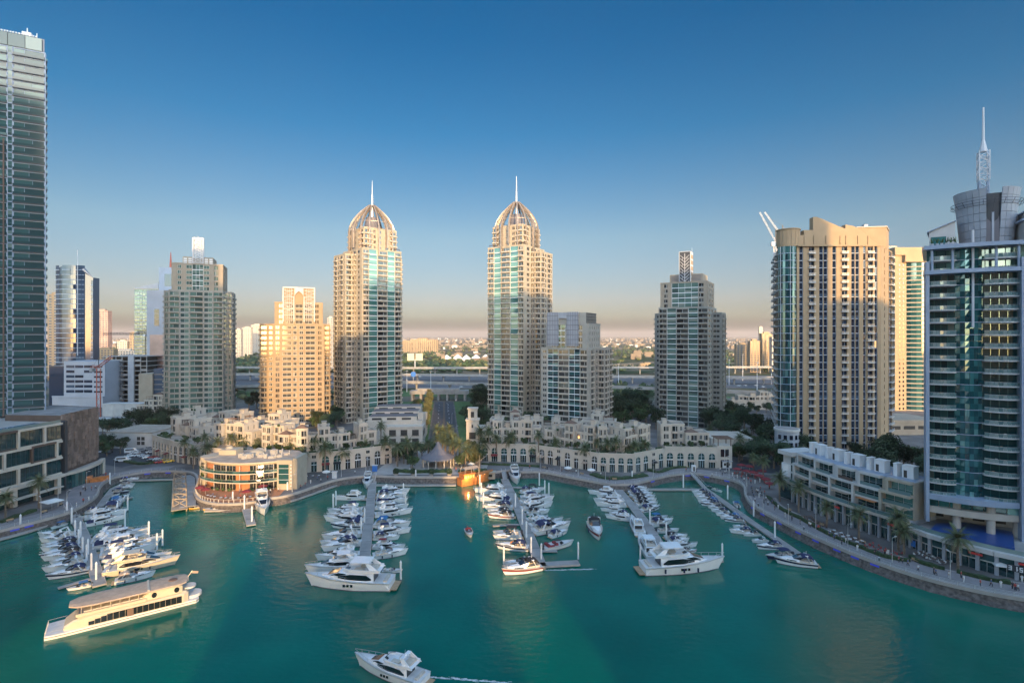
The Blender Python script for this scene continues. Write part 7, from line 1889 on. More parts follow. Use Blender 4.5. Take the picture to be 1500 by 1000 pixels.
PL = [('leftmost jetty, left side',[(98,758),(105,768),(110,788),(115,800),(121,812),(127,824),(134,838),(141,852)]),('leftmost jetty, right side',[(118,790),(129,815),(183,771),(187,748)]),('leftmost jetty, outer ends of the right-hand boats',[(218,790),(238,800),(230,806)]),('left quay float',[(30,779),(161,712)]),
      ('second jetty, left side',[(492,741),(488,746),(534,768),(529,783)]),('second jetty, right side',[(591,729),(594,742),(587,850),(609,707)]),('third jetty, left side',[(703,715),(705,728),(708,744),(755,745),(765,770),(771,790),(778,812)]),('third jetty, right side',[(790,712),(798,724),(804,728),(793,822)]),('cross pontoon of the third jetty',[(738,827),(847,820)]),
      ('fourth jetty',[(952,770),(976,792),(938,823),(1058,822),(926,709)]),('fifth jetty',[(1066,732),(1104,757),(1135,790),(1001,715)]),('restaurant floats',[(341,742),(421,727),(369,766),(358,748)])]
for where, ps in PL:
    for i, pp in enumerate(ps):
        x, y = P(*pp); PILE.put((x, y, 0), 0, f'white mooring pile, {nth(i)} from shore, {where}', 'pile', 'white mooring piles', 1 if pp[1] < 800 else .9)
# ================================================================== trees and palms
def tree_proto(name, h, cr, leafm, seed, n=1500, lobes=9, squash=.8):
    rr = random.Random(seed); t = thing(name, 'x', 'tree'); b = MB()
    b.cyl((0,0,0), (0,0,h*.38), .3, .2, 7, 0)
    cs = []
    for q in range(lobes):
        a = rr.uniform(0, 2*pi); d = cr*rr.uniform(.15,.72); z = h*rr.uniform(.42,.84); r = cr*rr.uniform(.32,.55)*(1.15-.5*(z/h))
        cs.append((d*cos(a), d*sin(a), z, r)); b.cyl((0,0,h*.30), (d*cos(a)*.8, d*sin(a)*.8, z-r*.2), .14, .05, 5, 0)
    b.build('trunk', 'bark', t); f = MB(); per = n//lobes
    for cx, cy, cz, r in cs:
        for k in range(per):
            u = Vector((rr.gauss(0,1), rr.gauss(0,1), rr.gauss(0,1))).normalized()*r*(rr.random()**.35)
            c = Vector((cx+u.x, cy+u.y, cz+u.z*squash)); a = Vector((rr.gauss(0,1), rr.gauss(0,1), rr.gauss(0,.6))).normalized(); p = a.orthogonal().normalized(); s = rr.uniform(.16,.42)
            f.add([tuple(c+a*s), tuple(c+p*s*.55), tuple(c-a*s), tuple(c-p*s*.55)], [(0,1,2,3)], 0)
    f.build('crown', leafm, t); return Proto(t, tree_of(t))
def palm_proto(h, seed, nf=44, L=4.5):
    rr = random.Random(seed); t = thing('date_palm', 'x', 'palm tree'); b = MB(); prev = None
    for k in range(9):
        z0, z1 = h*k/9, h*(k+1)/9; b.cyl((.05*sin(k),.05*cos(k),z0), (.05*sin(k+1),.05*cos(k+1),z1), .34-.012*k+.05, .28-.012*k, 8, 0)
    b.cyl((0,0,h-.5), (0,0,h+.5), .5, .3, 8, 0); b.build('trunk', 'bark', t)
    f = MB(); dry = MB()
    for q in range(nf):
        az = q*2.39996+rr.uniform(-.15,.15); el = radians(rr.uniform(62,80)-105*(q/nf)**1.1); g = f if q < nf-5 else dry; ln = L*rr.uniform(.85,1.1)
        p = Vector((0,0,h+.4)); d = Vector((cos(az)*cos(el), sin(az)*cos(el), sin(el))); side = Vector((-sin(az), cos(az), 0)); ns = 8
        for s in range(ns):
            q1 = p+d*(ln/ns); wd = .85*sin(pi*(.12+.86*(s+.5)/ns)); up = side.cross(d)
            for sg in (1,-1):
                for m in range(2):
                    a0 = p+(q1-p)*(m*.5); a1 = a0+d*(ln/ns)*.42; tip = a0+d*(ln/ns)*.95+side*sg*wd+Vector((0,0,-.22*wd))+up*rr.uniform(-.06,.06)
                    g.add([tuple(a0), tuple(a1), tuple(tip)], [(0,1,2)], 0)
            p = q1; d = (d+Vector((0,0,-.15-.02*s))).normalized()
    f.build('crown', 'palm_leaf', t); dry.build('dry_frond', 'palm_dry', t); return Proto(t, tree_of(t))
TD = [tree_proto('leafy_tree', 8.5, 4.2, 'leaf_dark', 1), tree_proto('leafy_tree', 10, 4.6, 'leaf_dark', 2, 1800, 11), tree_proto('leafy_tree', 7, 3.6, 'leaf_green', 3), tree_proto('leafy_tree', 9.5, 3.8, 'leaf_olive', 4)]
PM = [palm_proto(7.6, 1), palm_proto(9.0, 2), palm_proto(6.4, 3, 40, 4.0)]
RT = random.Random(21)
def grove(label, n, xr, yr, kinds=(0,1,2), z=ZQ, sc=(.8,1.25), cat='tree', skew=0., avoid=None):
    for i in range(n):
        y = RT.uniform(*yr); x = RT.uniform(*xr)+skew*(y-yr[0])
        TD[RT.choice(kinds)].put((x, y, z), RT.uniform(0,6.28), label, 'tree', label, RT.uniform(*sc))
grove('dark leafy tree between the screen-topped tower and the golden block', 20, (-212,-176), (400,470), sc=(1.4,1.9))
grove('dark leafy tree in the grove on the far left behind the garage block', 22, (-252,-196), (312,352), sc=(1.1,1.6))
grove('dark leafy tree in the grove right of the short stone block', 34, (62,112), (335,440), sc=(1.4,2.0))
grove('dark leafy tree in the dense grove left of the tan tower', 40, (112,146), (270,410), skew=.17, sc=(1.25,1.8))
grove('dark leafy tree by the roundabout before the round annex', 15, (104,126), (243,266), sc=(.9,1.2))
grove('dark leafy tree behind the white terrace row, in front of the tan tower', 40, (117,182), (196,250), sc=(1.15,1.6))
grove('dark leafy tree between the golden block and the left domed tower', 16, (-124,-110), (312,372), sc=(1.2,1.7), kinds=(0,2))
grove('dark leafy tree behind the boulevard, left of the right domed tower', 26, (-34,-6), (400,500), sc=(1.3,1.9))
grove('dark leafy tree between the right domed tower and the short stone block', 12, (8,22), (316,345), sc=(.9,1.4), kinds=(0,1))
grove('dark leafy tree at the edge of the car park on the left', 18, (-226,-194), (242,278), sc=(.8,1.2))
grove('leafy tree in the green strip right of the boulevard', 16, (-26,-10), (306,400), skew=-.1, sc=(.9,1.4))
grove('leafy tree in the green strip left of the boulevard behind the cream hall', 9, (-66,-56), (330,420), skew=-.14, sc=(.9,1.3))
grove('leafy tree in the gardens left of the pointed pavilion', 16, (-62,-40), (238,264), kinds=(2,0), sc=(.75,1.1))
grove('leafy tree in the gardens right of the pointed pavilion', 14, (-24,-13), (238,262), kinds=(2,3), sc=(.75,1.05))
grove('low dark tree before the far villas behind the branching-pattern tower', 16, (160,232), (396,420), sc=(.8,1.1))
for i in range(16):
    y = 316+i*10.2; x = -46-(y-296)*.128-3.6
    TD[3].put((x, y, ZQ), i*1.1, f'sunlit tree in the row left of the boulevard, {nth(i)} from near', 'tree', 'row of sunlit trees along the boulevard', (1.05,1.05,1.25+.15*(i%3)))
def palms(lst, where, grp, z=ZQ, k0=0, sc=1.):
    for i, (px, py) in enumerate(lst):
        x, y = P(px, py, z); PM[(i+k0) % 3].put((x, y, z), i*1.7+px, f'date palm {where}, {nth(i)} from left', 'palm tree', grp, sc*RT.uniform(.92,1.08))
palms([(283,686),(304,683)], 'in front of the tall arcade left of the restaurant', 'palms left of the restaurant')
palms([(356,678),(372,676),(380,679),(418,680),(428,683)], 'glowing in the sun behind the round restaurant', 'sunlit palms behind the restaurant', sc=1.15)
palms([(441,693),(476,692),(503,687),(535,680),(565,679)], 'on the quay between restaurant and gardens', 'palms on the quay left of the boulevard', sc=1.1)
palms([(582,683),(597,680),(611,676),(627,672),(640,668)], 'in the dark gardens left of the pointed pavilion', 'palms in the gardens')
palms([(662,668),(673,682),(682,687)], 'lit gold beside the dhow', 'sunlit palms beside the dhow', sc=1.1)
palms([(652,660),(658,654),(666,660)], 'lit gold at the near end of the boulevard', 'sunlit palms at the near end of the boulevard')
palms([(668,674),(664,678),(659,664),(653,668),(648,656),(644,650),(648,662),(640,654)], 'in the lit group between pavilion and boulevard', 'lit palms between pavilion and boulevard', sc=.95)
palms([(708,675),(746,675),(780,676),(814,678),(857,687),(886,688),(923,688),(943,685),(993,681)], 'on the quay before the right cream arcades', 'palms on the quay right of the boulevard', sc=1.05)
palms([(704,655),(716,660),(727,662),(750,660),(789,662),(876,668),(890,672),(902,672),(930,672)], 'on the villa terrace right of the boulevard', 'palms on the villa terrace right of the boulevard', z=7.5, sc=.9)
palms([(462,668),(492,662),(514,656),(537,655),(558,648)], 'on the villa terrace left of the boulevard', 'palms on the villa terrace left of the boulevard', z=7.5, sc=.85)
palms([(270,668),(300,664),(318,666),(338,664)], 'on the raised terrace left of the restaurant', 'palms on the terrace left of the restaurant', z=7.5, sc=.85)
palms([(1041,648),(1084,668)], 'beside the right garage block', 'palms by the right garage block')
palms([(1142,734),(1170,750),(1211,771),(1258,789),(1316,806),(1324,812),(1403,834)], 'along the cafes on the right promenade', 'palms on the right promenade', sc=.95)
palms([(8,760),(57,744)], 'before the white framed podium at left', 'palms at the left edge', sc=.9)
palms([(1080,640),(1092,655),(1104,690),(1118,700)], 'by the roundabout left of the round annex', 'palms by the roundabout', sc=.85)
SB = tree_proto('shrub', 3.0, 1.9, 'leaf_green', 9, 500, 5)
def shrubs(line, off, z, step, where):
    k = 0
    for i in range(len(line)-1):
        a, c = Vector(line[i]), Vector(line[i+1]); d = c-a; L = d.length; d.normalize(); inn = Vector((-d.y, d.x))
        for q in range(int(L/step)):
            p = a+d*(q*step+RT.uniform(0,step*.7))+inn*(off+RT.uniform(-.8,.8)); SB.put((p.x, p.y, z), RT.uniform(0,6), f'dense green shrub {where}, {nth(k)} from left', 'shrub', f'shrubs {where}', RT.uniform(.7,1.3)); k += 1
shrubs(AR[0:4], 3.6, ZQ+7.6, 5.5, 'on the terrace above the right arcades')
shrubs(AR[3:6], 3.4, ZQ+8.2, 5.5, 'on the terrace at the right end')
shrubs(AL[3:7], 3.6, ZQ+7.8, 5.5, 'on the terrace above the left arcades')
shrubs(AL[0:3], 3.8, ZQ+9.0, 6, 'on the terrace by the car park')
# hedges and planted beds
def hedge(label, pts, w, h, z=ZQ, m='hedge', kind=None):
    line = smooth_line([P(x, y, z) for x, y in pts], 1.2); ns = normals(line); rr = random.Random(len(pts)); b = MB()
    rings = []
    for p, n in zip(line, ns):
        a = [rr.uniform(.8,1.2) for _ in range(4)]
        rings.append([(p.x-n.x*w/2*a[0],p.y-n.y*w/2*a[0],z+.01),(p.x-n.x*w/2*a[1],p.y-n.y*w/2*a[1],z+h*a[1]),(p.x+n.x*w/2*a[2],p.y+n.y*w/2*a[2],z+h*a[2]),(p.x+n.x*w/2*a[3],p.y+n.y*w/2*a[3],z+.01)])
    b.loft(rings, 0); tag(b.build('hedge', m), label, 'hedge')
hedge('oval clipped hedge bed in front of the short cream arcade', [(868,695),(885,700),(908,701),(930,699),(946,696)], 3, .7)
hedge('low hedge along the arcade right of the lit palms', [(705,680),(730,681),(760,682),(790,684)], 1.2, .8)
hedge('dark planted bed before the tall arcade at the right end', [(950,689),(965,692),(985,686),(1008,684),(1040,683)], 1.5, .8)
hedge('hedge edging the cafes along the right promenade', [(1124,728),(1146,747),(1176,762),(1212,782),(1262,803),(1300,817),(1333,822)], 1.0, .8)
hedge('hedge edging the umbrellas below the glass tower', [(1334,816),(1352,826),(1384,834)], 1.2, .8)
hedge('low hedge at the foot of the white umbrellas below the glass tower', [(1402,838),(1440,848),(1480,855)], 1.0, .8)
hedge('hedge along the left promenade under the two palms', [(0,766),(25,757),(52,748)], 1.4, .9)
hedge('green bed round the gardens above the quay planters', [(578,690),(600,692),(625,692),(655,691)], 1.8, 1.2)
hedge('dark bed along the car park on the left', [(184,676),(208,680),(232,677),(252,674)], 2.2, .9)
hedge('planted bed by the sunlit palms next to the dhow', [(672,691),(690,692),(712,689)], 2.0, 1.0)
for i, px in enumerate((580,605,632,658)):
    x, y = P(px, 696.5, ZQ); t = thing('planter', f'round bush in a stone pot on the quay, {nth(i)} from left', 'planter', (x, y, ZQ), 0, 'round bushes in pots on the quay')
    b = MB(); b.cyl((0,0,0),(0,0,.9),.8,1.1,12,0); b.build('pot', 'paving_light', t); f = MB(); rr = random.Random(i)
    for k in range(420):
        u = Vector((rr.gauss(0,1),rr.gauss(0,1),rr.gauss(0,1))).normalized()*1.35*rr.random()**.3; c = u+Vector((0,0,1.9)); a = Vector((rr.gauss(0,1),rr.gauss(0,1),rr.gauss(0,1))).normalized(); p_ = a.orthogonal(); s = .16
        f.add([tuple(c+a*s),tuple(c+p_*s),tuple(c-a*s),tuple(c-p_*s)], [(0,1,2,3)])
    f.build('bush', 'leaf_dark', t)

# ================================================================== lamps, cafe furniture
def lamp_proto():
    t = thing('lamp_post', 'x', 'street lamp'); b = MB(); b.cyl((0,0,0),(0,0,.5),.16,.12,8,0); b.cyl((0,0,.5),(0,0,6.4),.09,.06,8,0); b.build('pole', 'metal_silver', t); b = MB(); b.bar((-.1,0,6.4),(1.1,0,6.65),.07,.07,0); b.build('arm', 'metal_silver', t)
    b = MB(); b.box(.7,1.35,-.14,.14,6.6,6.72,0); b.build('lamp_head', 'metal_white', t); return Proto(t, tree_of(t))
LP = lamp_proto()
for where, ps in (('on the left promenade', [(127,715),(98,747),(60,757),(85,742),(168,694)]), ('on the quay right of the restaurant', [(428,720),(536,694),(500,698)]), ('on the quay below the right arcades', [(792,686),(821,690),(887,702),(847,697),(957,697)]), ('on the long right promenade', [(1064,690),(1094,722),(1118,752),(1195,775),(1242,800),(1307,823),(1392,847),(1068,700),(1155,768)]), ('along the right edge of the boulevard', [(668,640),(662,620),(656,603)])):
    for i, pp in enumerate(ps): LP.put((*P(*pp, ZQ), ZQ), i*1.3, f'slim street lamp {where}, {nth(i)} in its row', 'street lamp', 'street lamps round the bay')
def table_proto(top, ch):
    t = thing('cafe_table', 'x', 'table'); b = MB(); b.cyl((0,0,.72),(0,0,.76),.5,None,12,0); b.build('table_top', top, t); b = MB(); b.cyl((0,0,0),(0,0,.72),.04,None,6,0); b.cyl((0,0,0),(0,0,.04),.28,None,8,0); b.build('leg', 'metal_dark', t)
    return Proto(t, tree_of(t))
def chair_proto(m):
    t = thing('cafe_chair', 'x', 'chair'); b = MB(); b.box(-.22,.22,-.22,.22,.42,.47,0); b.build('seat', m, t); b = MB(); b.box(-.22,.22,.19,.23,.47,.88,0); b.build('backrest', m, t)
    for x in (-.2,.2):
        for y in (-.2,.2): b = MB(); b.cyl((x,y,0),(x,y,.42),.02,None,5,0); b.build('leg', 'metal_dark', t)
    return Proto(t, tree_of(t))
TW, TDk = table_proto('cloth_white', 0), table_proto('shade_brown', 0)
CW, CD, CRd = chair_proto('cloth_white'), chair_proto('shade_brown'), chair_proto('cloth_red')
def cafe(where, line, rows, gap, tp, cp, tn, cn):
    pts = [Vector(P(x, y, ZQ)) for x, y in line]; 
    for i in range(len(pts)-1):
        d = pts[i+1]-pts[i]; n = max(1, int(d.length/gap)); d.normalize(); inn = Vector((-d.y, d.x)); 
        for k in range(n):
            for r in range(rows):
                c = pts[i]+d*(k+.5)*gap+inn*r*2.1; tp.put((c.x, c.y, ZQ), 0, f'{tn} {where}', 'table', f'{tn} {where}')
                for q in range(2):
                    a = RT.uniform(0,.6)+q*pi+k; cp.put((c.x+.75*cos(a), c.y+.75*sin(a), ZQ), a-pi/2, f'{cn} {where}', 'chair', f'{cn} {where}')
cafe('in the cafe under the palms of the right promenade', [(1172,757),(1206,776)], 2, 2.2, TDk, CD, 'small dark cafe table', 'brown cafe chair')
cafe('in the cafe with white cloths on the right promenade', [(1210,779),(1262,799)], 2, 2.2, TW, CD, 'white clothed cafe table', 'dark cafe chair')
cafe('in the cafe with red chairs left of the glass tower', [(1264,799),(1318,817)], 2, 2.3, TDk, CRd, 'dark cafe table', 'red cafe chair')
cafe('in the cafe with white chairs below the blue pool', [(1336,811),(1388,829)], 2, 2.1, TDk, CW, 'dark little table', 'white cafe chair')
cafe('on the terrace of the round restaurant', [(302,727),(320,731),(345,732),(372,729)], 1, 1.9, TW, CD, 'white clothed table', 'dark chair')
cafe('in the garden cafe between pavilion and dhow', [(662,676),(690,681)], 2, 2.4, TW, CW, 'white garden table', 'white garden chair')
cafe('before the arcades in the middle of the right bank', [(790,686),(850,693)], 1, 2.4, TDk, CD, 'dark arcade table', 'dark arcade chair')
cafe('before the arcade between restaurant and gardens', [(436,700),(474,698)], 1, 2.4, TW, CD, 'white arcade table', 'dark arcade chair beside a white table')
def parasol(label, px, py, m, r, h, grp, n=4):
    x, y = P(px, py, ZQ); t = thing('parasol', label, 'parasol', (x, y, ZQ), .4, grp); b = MB(); b.cyl((0,0,0),(0,0,h),.05,None,6,0); b.build('pole', 'metal_silver', t)
    b = MB(); q = 4*n//2; ring = lambda rr_, z: [(rr_*cos(2*pi*k/q), rr_*sin(2*pi*k/q), z) for k in range(q)]
    b.loft([ring(r, h-.85), ring(r, h-.6), ring(r*.5, h-.25), ring(.05, h)], 0, closed=True); b.build('canopy', m, t)
for i, (px, py) in enumerate([(1424,826),(1466,842),(1498,848),(1482,836)]): parasol(f'large white parasol below the glass tower, {nth(i)} from the left', px, py, 'cloth_white', 2.3, 3.4, 'white parasols below the glass tower', 2)
for i, (px, py) in enumerate([(1080,694),(1094,697),(1104,699),(1086,688),(1112,704),(1122,709),(1128,716),(1098,690),(1116,697)]): parasol(f'dark red parasol on the crowded terrace by the annex, {nth(i)} in cluster', px, py, 'red_canvas', 1.9, 2.9, 'dark red parasols by the round annex')
for i, (px, py) in enumerate([(293,722),(301,725),(361,728),(385,720)]): parasol(f'red parasol on the restaurant terrace, {nth(i)} from the left', px, py, 'red_canvas', 1.7, 2.9, 'red parasols on the restaurant terrace')
for i, (px, py) in enumerate([(478,698),(672,684),(690,686),(832,692),(866,695)]): parasol(f'pale parasol before the arcades, {nth(i)} from the left', px, py, 'cloth_white', 1.7, 2.8, 'pale parasols before the arcades')
parasol('square white canopy on the left promenade under the podium', 76, 746, 'cloth_white', 3.4, 3.6, 'white canopy on the left', 2)
cafe('in the crowded terrace by the round annex', [(1074,694),(1100,697),(1124,709)], 2, 2.3, TDk, CRd, 'dark terrace table', 'red terrace chair')
def bench_like():
    for i, (px, py, w) in enumerate(((490,700,1.8),(549,690,2.0))):
        x, y = P(px, py, ZQ); t = thing('kiosk', ['white ticket kiosk panel on the quay left of the second jetty', 'blue information kiosk on the quay behind the second jetty'][i], 'kiosk', (x,y,ZQ)); b = MB(); b.box(-w/2,w/2,-.5,.5,0,2.6,0); b.build('body', ['white_panel','sign_blue'][i], t); b = MB(); b.box(-w/2-.3,w/2+.3,-.8,.8,2.6,2.8,0); b.build('roof', 'metal_white', t)
    x, y = P(1016, 690, ZQ); t = thing('kiosk', 'white gate kiosk at the head of the gangway to the fifth jetty', 'kiosk', (x,y,ZQ)); b = MB(); b.box(-.9,.9,-.6,.6,0,2.7,0); b.build('body', 'white_panel', t); b = MB(); b.box(-.4,.4,-.63,-.6,.2,2.1,0); b.build('door', 'metal_dark', t)
    x, y = P(1063, 684, ZQ); t = thing('kiosk', 'white refreshment kiosk with counter on the square by the garage block', 'kiosk', (x,y,ZQ)); b = MB(); b.box(-2,2,-1.5,1.5,0,3,0); b.build('body', 'white_panel', t); b = MB(); b.box(-1.4,1.4,-1.6,-1.5,1.1,2.2,0); b.build('counter_window', 'dark_recess', t); b = MB(); b.box(-2.4,2.4,-2.2,1.8,3,3.2,0); b.build('roof', 'grey_panel', t)
    x, y = P(741, 698, 1.2); t = thing('kiosk', 'small beige guard hut on the float beside the dhow', 'kiosk', (x-7,y-1,.8)); b = MB(); b.box(-2.4,2.4,-1.5,1.5,0,2.7,0); b.box(-2.7,2.7,-1.8,1.8,2.7,2.95,0); b.build('body', 'cream_stone', t); b = MB(); b.box(-1.2,1.2,-1.56,-1.5,1,2.1,0); b.build('window', 'window_glass', t)
bench_like()
x, y = P(122, 707, ZQ); t = thing('play_boat', 'orange play boat standing on the left promenade', 'play structure', (x, y, ZQ), .5); b = MB(); b.loft(hull_rings(9, 2.8, 2.2, 1.5), 0); b.build('hull', 'wood_orange', t); b = MB(); b.cyl((4,0,1),(4,0,5),.08,.05,6,0); b.build('mast', 'wood_jetty', t); b = MB(); b.box(1,3,-.9,.9,1.4,2.6,0); b.build('cabin', 'brick_orange', t)

# ================================================================== cars
def car_proto(m, van=False):
    t = thing('parked_car', 'x', 'car'); L, w, h = (4.5,1.8,1.45) if not van else (5.6,2.0,2.5)
    b = MB()
    if not van:
        sec = [(-2.25,.35,.7),(-2.1,.28,.88),(-1.2,.26,.95),(1.0,.26,.98),(1.9,.28,.9),(2.25,.35,.65)]
        b.loft([[(x,-.86,z0),(x,-.9,(z0+z1)/2),(x,-.82,z1),(x,.82,z1),(x,.9,(z0+z1)/2),(x,.86,z0)] for x,z0,z1 in sec], 0)
        b.loft([[(x,-yb,.93),(x,-yt,zt),(x,yt,zt),(x,yb,.93)] for x,yb,yt,zt in ((-1.75,.74,.7,.96),(-1.1,.78,.62,1.42),(.35,.78,.62,1.45),(1.15,.76,.7,.97))], 0)
        b.build('body', m, t)
        g = MB()
        for s in (1,-1): g.add([(-1.45,s*.765,1.0),(.85,s*.765,1.0),(.3,s*.66,1.36),(-1.05,s*.66,1.36)], [(0,1,2,3) if s < 0 else (3,2,1,0)], 0)
        g.add([(1.12,-.66,1.02),(1.12,.66,1.02),(.42,.58,1.43),(.42,-.58,1.43)], [(0,1,2,3)], 0); g.add([(-1.72,-.64,1.02),(-1.72,.64,1.02),(-1.16,.56,1.40),(-1.16,-.56,1.40)], [(3,2,1,0)], 0); g.build('window', 'boat_glass', t)
    else:
        b.loft([[(x,-.95,.35),(x,-.98,1.3),(x,-.88,z1),(x,.88,z1),(x,.98,1.3),(x,.95,.35)] for x,z1 in ((-2.8,2.3),(-2.6,2.45),(1.6,2.45),(2.4,1.5),(2.8,1.2))], 0); b.build('body', m, t)
        g = MB()
        for s in (1,-1): g.box(-2.3,1.4,s*.97-.02,s*.97+.02,1.45,2.1,0)
        g.build('window', 'boat_glass', t)
    for x in (-1.35,1.4):
        for y in (-.82,.82): b = MB(); b.cyl((x*L/4.5,y-.1,.33),(x*L/4.5,y+.1,.33),.33,None,12,0); b.build('wheel', 'rubber', t)
    for y in (-.6,.6): b = MB(); b.box(L/2-.12,L/2+.0,y-.15,y+.15,.62,.76,0); b.build('headlight', 'metal_white', t)
    return Proto(t, tree_of(t))
CARS = dict(white=car_proto('car_white'), black=car_proto('car_black'), silver=car_proto('car_silver'), red=car_proto('car_red'), yellow=car_proto('car_yellow'), blue=car_proto('car_blue'))
VAN = car_proto('car_white', True)
def cars(lst, where, grp, ang):
    cnt = {}
    for col, px, py in lst:
        cnt[col] = cnt.get(col, 0)+1; x, y = P(px, py, ZQ); n = nth(cnt[col]-1)
        CARS[col].put((x, y, ZQ+.01), ang+RT.uniform(-.06,.06), f'{col} car {where}, {n} {col} one from left', 'car', grp)
cars([('white',190,669),('white',198,664),('silver',208,660),('white',203,668),('silver',211,669),('white',216,671),('red',224,671),('black',222,675),('silver',230,674),('yellow',241,676),('black',235,677),('white',206,655),('silver',219,658),('white',221,663),('red',234,678),('yellow',247,677),('white',178,674),('silver',184,674),('black',176,676)], 'in the car park beside the tall arcade', 'cars in the left car park', .9)
cars([('silver',150,625),('black',155,628),('white',160,629),('silver',166,631),('black',171,633),('white',148,662),('black',160,664),('silver',172,640)], 'in the lane behind the tiled hall', 'cars behind the tiled hall', 1.9)
cars([('black',1076,665),('red',1082,664),('silver',1090,664),('white',1098,667),('black',1106,670),('red',1112,672)], 'by the garage block on the right', 'cars by the right garage block', .1)
cars([('blue',1064,636),('white',1070,634),('silver',1076,633),('blue',1082,634),('white',1089,631),('black',1056,633)], 'in the yard behind the branching-pattern tower', 'cars behind the branching-pattern tower', .2)
VAN.put((*P(192,663,ZQ), ZQ+.01), .5, 'white minibus parked by the blank garage block', 'van')
VAN.put((*P(180,676,ZQ), ZQ+.01), .3, 'white minibus standing at the near end of the left car park', 'van')
RT2 = random.Random(5)
for i in range(30):
    col = RT2.choice(('white','silver','white','black')); y = RT2.choice((610,625,655,690,705,760)); x = RT2.uniform(-.55,.5)*y
    CARS[col].put((x, y, ZQ+.04), RT2.choice((0, pi)), f'{col} car driving on the far motorway', 'car', f'{col} cars on the far motorway')

def bench_proto():
    t = thing('bench', 'x', 'bench'); b = MB(); b.box(-.9,.9,-.25,.25,.40,.46,0); b.build('seat', 'teak', t); b = MB(); b.box(-.9,.9,.22,.27,.5,.9,0); b.build('backrest', 'teak', t)
    for x in (-.7,.7): b = MB(); b.box(x-.05,x+.05,-.22,.25,0,.4,0); b.build('leg', 'metal_dark', t)
    return Proto(t, tree_of(t))
def bin_proto():
    t = thing('litter_bin', 'x', 'bin'); b = MB(); b.cyl((0,0,0),(0,0,.9),.24,.28,10,0); b.build('body', 'metal_dark', t); b = MB(); b.cyl((0,0,.9),(0,0,1.0),.31,.2,10,0); b.build('lid', 'metal_silver', t); return Proto(t, tree_of(t))
BN, BI = bench_proto(), bin_proto()
def along(i0, i1, step, off, pr, what, cat, where, grp):
    for k, i in enumerate(range(i0, i1, step)):
        p, n = SHORE[i], SN[i]; pr.put((p.x-n.x*off, p.y-n.y*off, ZQ+.012), atan2(n.y, n.x)+pi/2, f'{what} {where}, {nth(k)} along the quay', cat, grp)
along(near_i(1104,741)+4, near_i(1428,864), 9, 9.3, BN, 'wooden bench', 'bench', 'on the right promenade', 'benches on the promenades')
along(near_i(1104,741), near_i(1428,864), 14, 1.6, BI, 'dark litter bin', 'bin', 'on the right promenade', 'litter bins on the promenades')
along(near_i(30,770), near_i(142,725), 7, 7.5, BN, 'wooden bench', 'bench', 'on the left promenade', 'benches on the promenades')
along(near_i(792,691), near_i(1000,695), 10, 6.5, BN, 'wooden bench', 'bench', 'below the right arcades', 'benches on the promenades')
# ================================================================== people
def person_proto(top, bottom, pose):
    me = bpy.data.meshes.new('person'); st = .22 if pose == 'walk' else .05
    V = [(0,0,.95,.15,.11),(0,0,1.15,.145,.10),(0,0,1.38,.17,.11),(0,0,1.50,.06,.06),(0,0,1.58,.075,.09),(0,0,1.70,.085,.095),
         (.10,0,.90,.095,.095),(.11,st*.6,.50,.065,.065),(.11,st,.08,.045,.045),(.11,st-.14,.04,.04,.035),
         (-.10,0,.90,.095,.095),(-.11,-st*.5,.50,.065,.065),(-.11,-st*1.1,.08,.045,.045),(-.11,-st*1.1-.14,.04,.04,.035),
         (.20,0,1.40,.06,.06),(.24,-st*.6,1.12,.045,.045),(.24,-st*1.2-.05,.88,.035,.035),(.24,-st*1.3-.07,.78,.03,.035),(-.20,0,1.40,.06,.06),(-.24,st*.6,1.12,.045,.045),(-.24,st*.9-.05,.88,.035,.035),(-.24,st*.9-.07,.78,.03,.035)]
    E = [(0,1),(1,2),(2,3),(3,4),(4,5),(0,6),(6,7),(7,8),(8,9),(0,10),(10,11),(11,12),(12,13),(2,14),(14,15),(15,16),(16,17),(2,18),(18,19),(19,20),(20,21)]
    me.from_pydata([v[:3] for v in V], E, []); o = bpy.data.objects.new('person', me); COL.objects.link(o)
    m = o.modifiers.new('s', 'SKIN')
    for i, v in enumerate(V): me.skin_vertices[0].data[i].radius = v[3:]
    me.skin_vertices[0].data[0].use_root = True
    dg = bpy.context.evaluated_depsgraph_get(); nm = bpy.data.meshes.new_from_object(o.evaluated_get(dg)); bpy.data.objects.remove(o)
    for x in ('skin', top, bottom, 'hair'): nm.materials.append(MATS[x])
    for p in nm.polygons:
        c = p.center; z = c.z
        p.material_index = 3 if z > 1.68 or (z > 1.6 and c.y > .03) else 0 if z > 1.47 or (abs(c.x) > .18 and z < 1.1 and z > .7) else 1 if z > .95 else 2
        p.use_smooth = True
    nm.name = 'person'; o = bpy.data.objects.new('person', nm); COL.objects.link(o); tag(o, 'x', 'person'); return Proto(o, [])
PEO = [('white top, dark trousers', person_proto('cloth_white','cloth_dark','walk')), ('dark clothes', person_proto('cloth_dark','cloth_dark','stand')), ('blue top, dark trousers', person_proto('cloth_blue','cloth_dark','walk')), ('red top, dark trousers', person_proto('cloth_red','cloth_dark','stand')), ('white robe-like clothes', person_proto('cloth_white','cloth_white','stand'))]
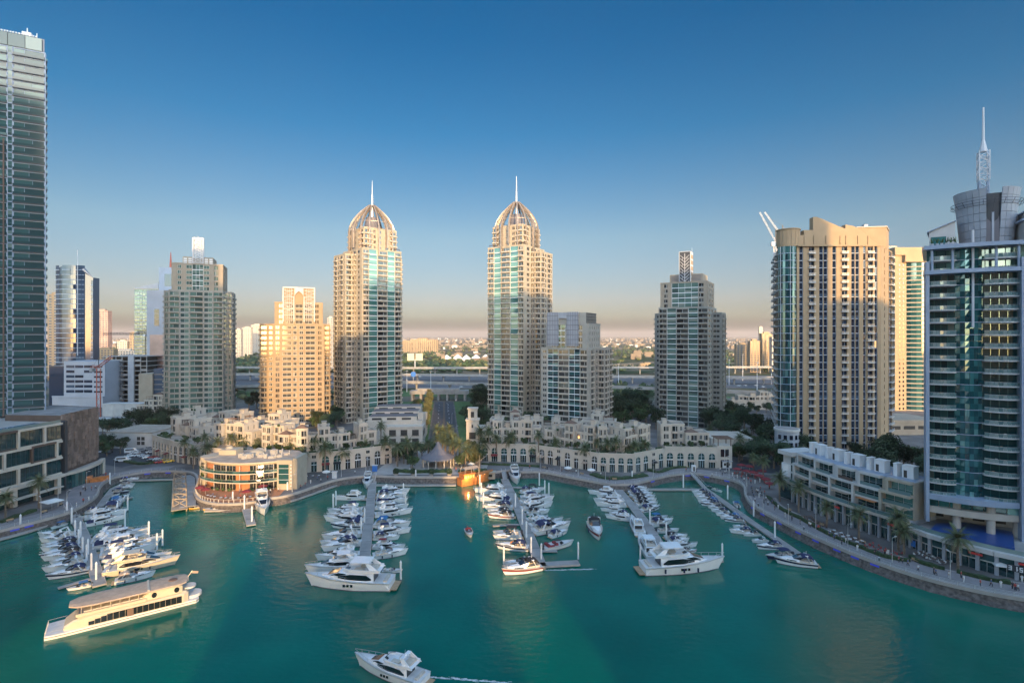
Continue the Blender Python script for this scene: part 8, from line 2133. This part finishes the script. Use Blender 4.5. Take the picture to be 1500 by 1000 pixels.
def people(lst, where):
    for i, (px, py) in enumerate(lst):
        look, pr = PEO[(i*3+px) % 5]; x, y = P(px, py, ZQ); pr.put((x, y, ZQ+.012), RT.uniform(0,6.28), f'person in {look} {where}, {nth(i)} by distance', 'person', 'people on the promenades')
people([(1049,696),(1062,694),(1068,691),(1080,700),(1096,704),(1094,712),(1106,708),(1113,706),(1114,718),(1108,721),(1110,722),(1120,724),(1127,716),(1106,735),(1119,737),(1125,740),(1104,728),(1131,738),(1150,757),(1043,698),(1055,690),(1058,697),(1073,697),(1075,703),(1086,701),(1090,705),(1100,708),(1101,716),(1102,722),(1112,729),(1116,725),(1122,733),(1135,747),(1140,745)], 'on the promenade bend')
people([(1185,771),(1187,772),(1196,775),(1199,776),(1296,812),(1299,815),(1301,813),(1317,823),(1322,824),(1412,852),(1408,846),(1483,862),(1487,864),(1491,865),(1497,852),(1239,795),(1256,806),(1160,762),(1172,768),(1215,785),(1222,790),(1233,797),(1270,806),(1282,812),(1330,828),(1345,836),(1368,840),(1371,842),(1390,846),(1436,858),(1452,858),(1466,860)], 'on the straight right promenade')
people([(131,707),(122,717),(125,719),(134,718),(145,704),(140,716),(118,726),(122,736),(130,733),(112,742),(152,700),(155,697)], 'on the left promenade')
people([(880,697),(893,704),(844,693),(802,688),(776,686),(961,694),(1005,690),(1020,691)], 'below the right arcades')
people([(470,706),(480,702),(447,712),(455,708),(465,703),(520,694),(440,715)], 'right of the restaurant')
people([(312,728),(330,731),(352,730),(396,722),(408,720)], 'on the restaurant terrace')
people([(668,690),(676,686),(692,688),(600,690),(640,690),(650,684)], 'in the gardens near the dhow')
# ================================================================== the air
b = MB(); b.box(-14000, 14000, -1600, 26000, -4.2, 215, 0)
m = bpy.data.materials.new('haze_air'); m.use_nodes = True; n, l = m.node_tree.nodes, m.node_tree.links; n.remove(n['Principled BSDF'])
v = n.new('ShaderNodeVolumePrincipled'); v.inputs['Color'].default_value = (.74,.66,.64,1); v.inputs['Density'].default_value = .000075; v.inputs['Anisotropy'].default_value = 0.0
l.new(v.outputs[0], n['Material Output'].inputs['Volume']); MATS['haze_air'] = m
b.build('haze', 'haze_air', kind='stuff')
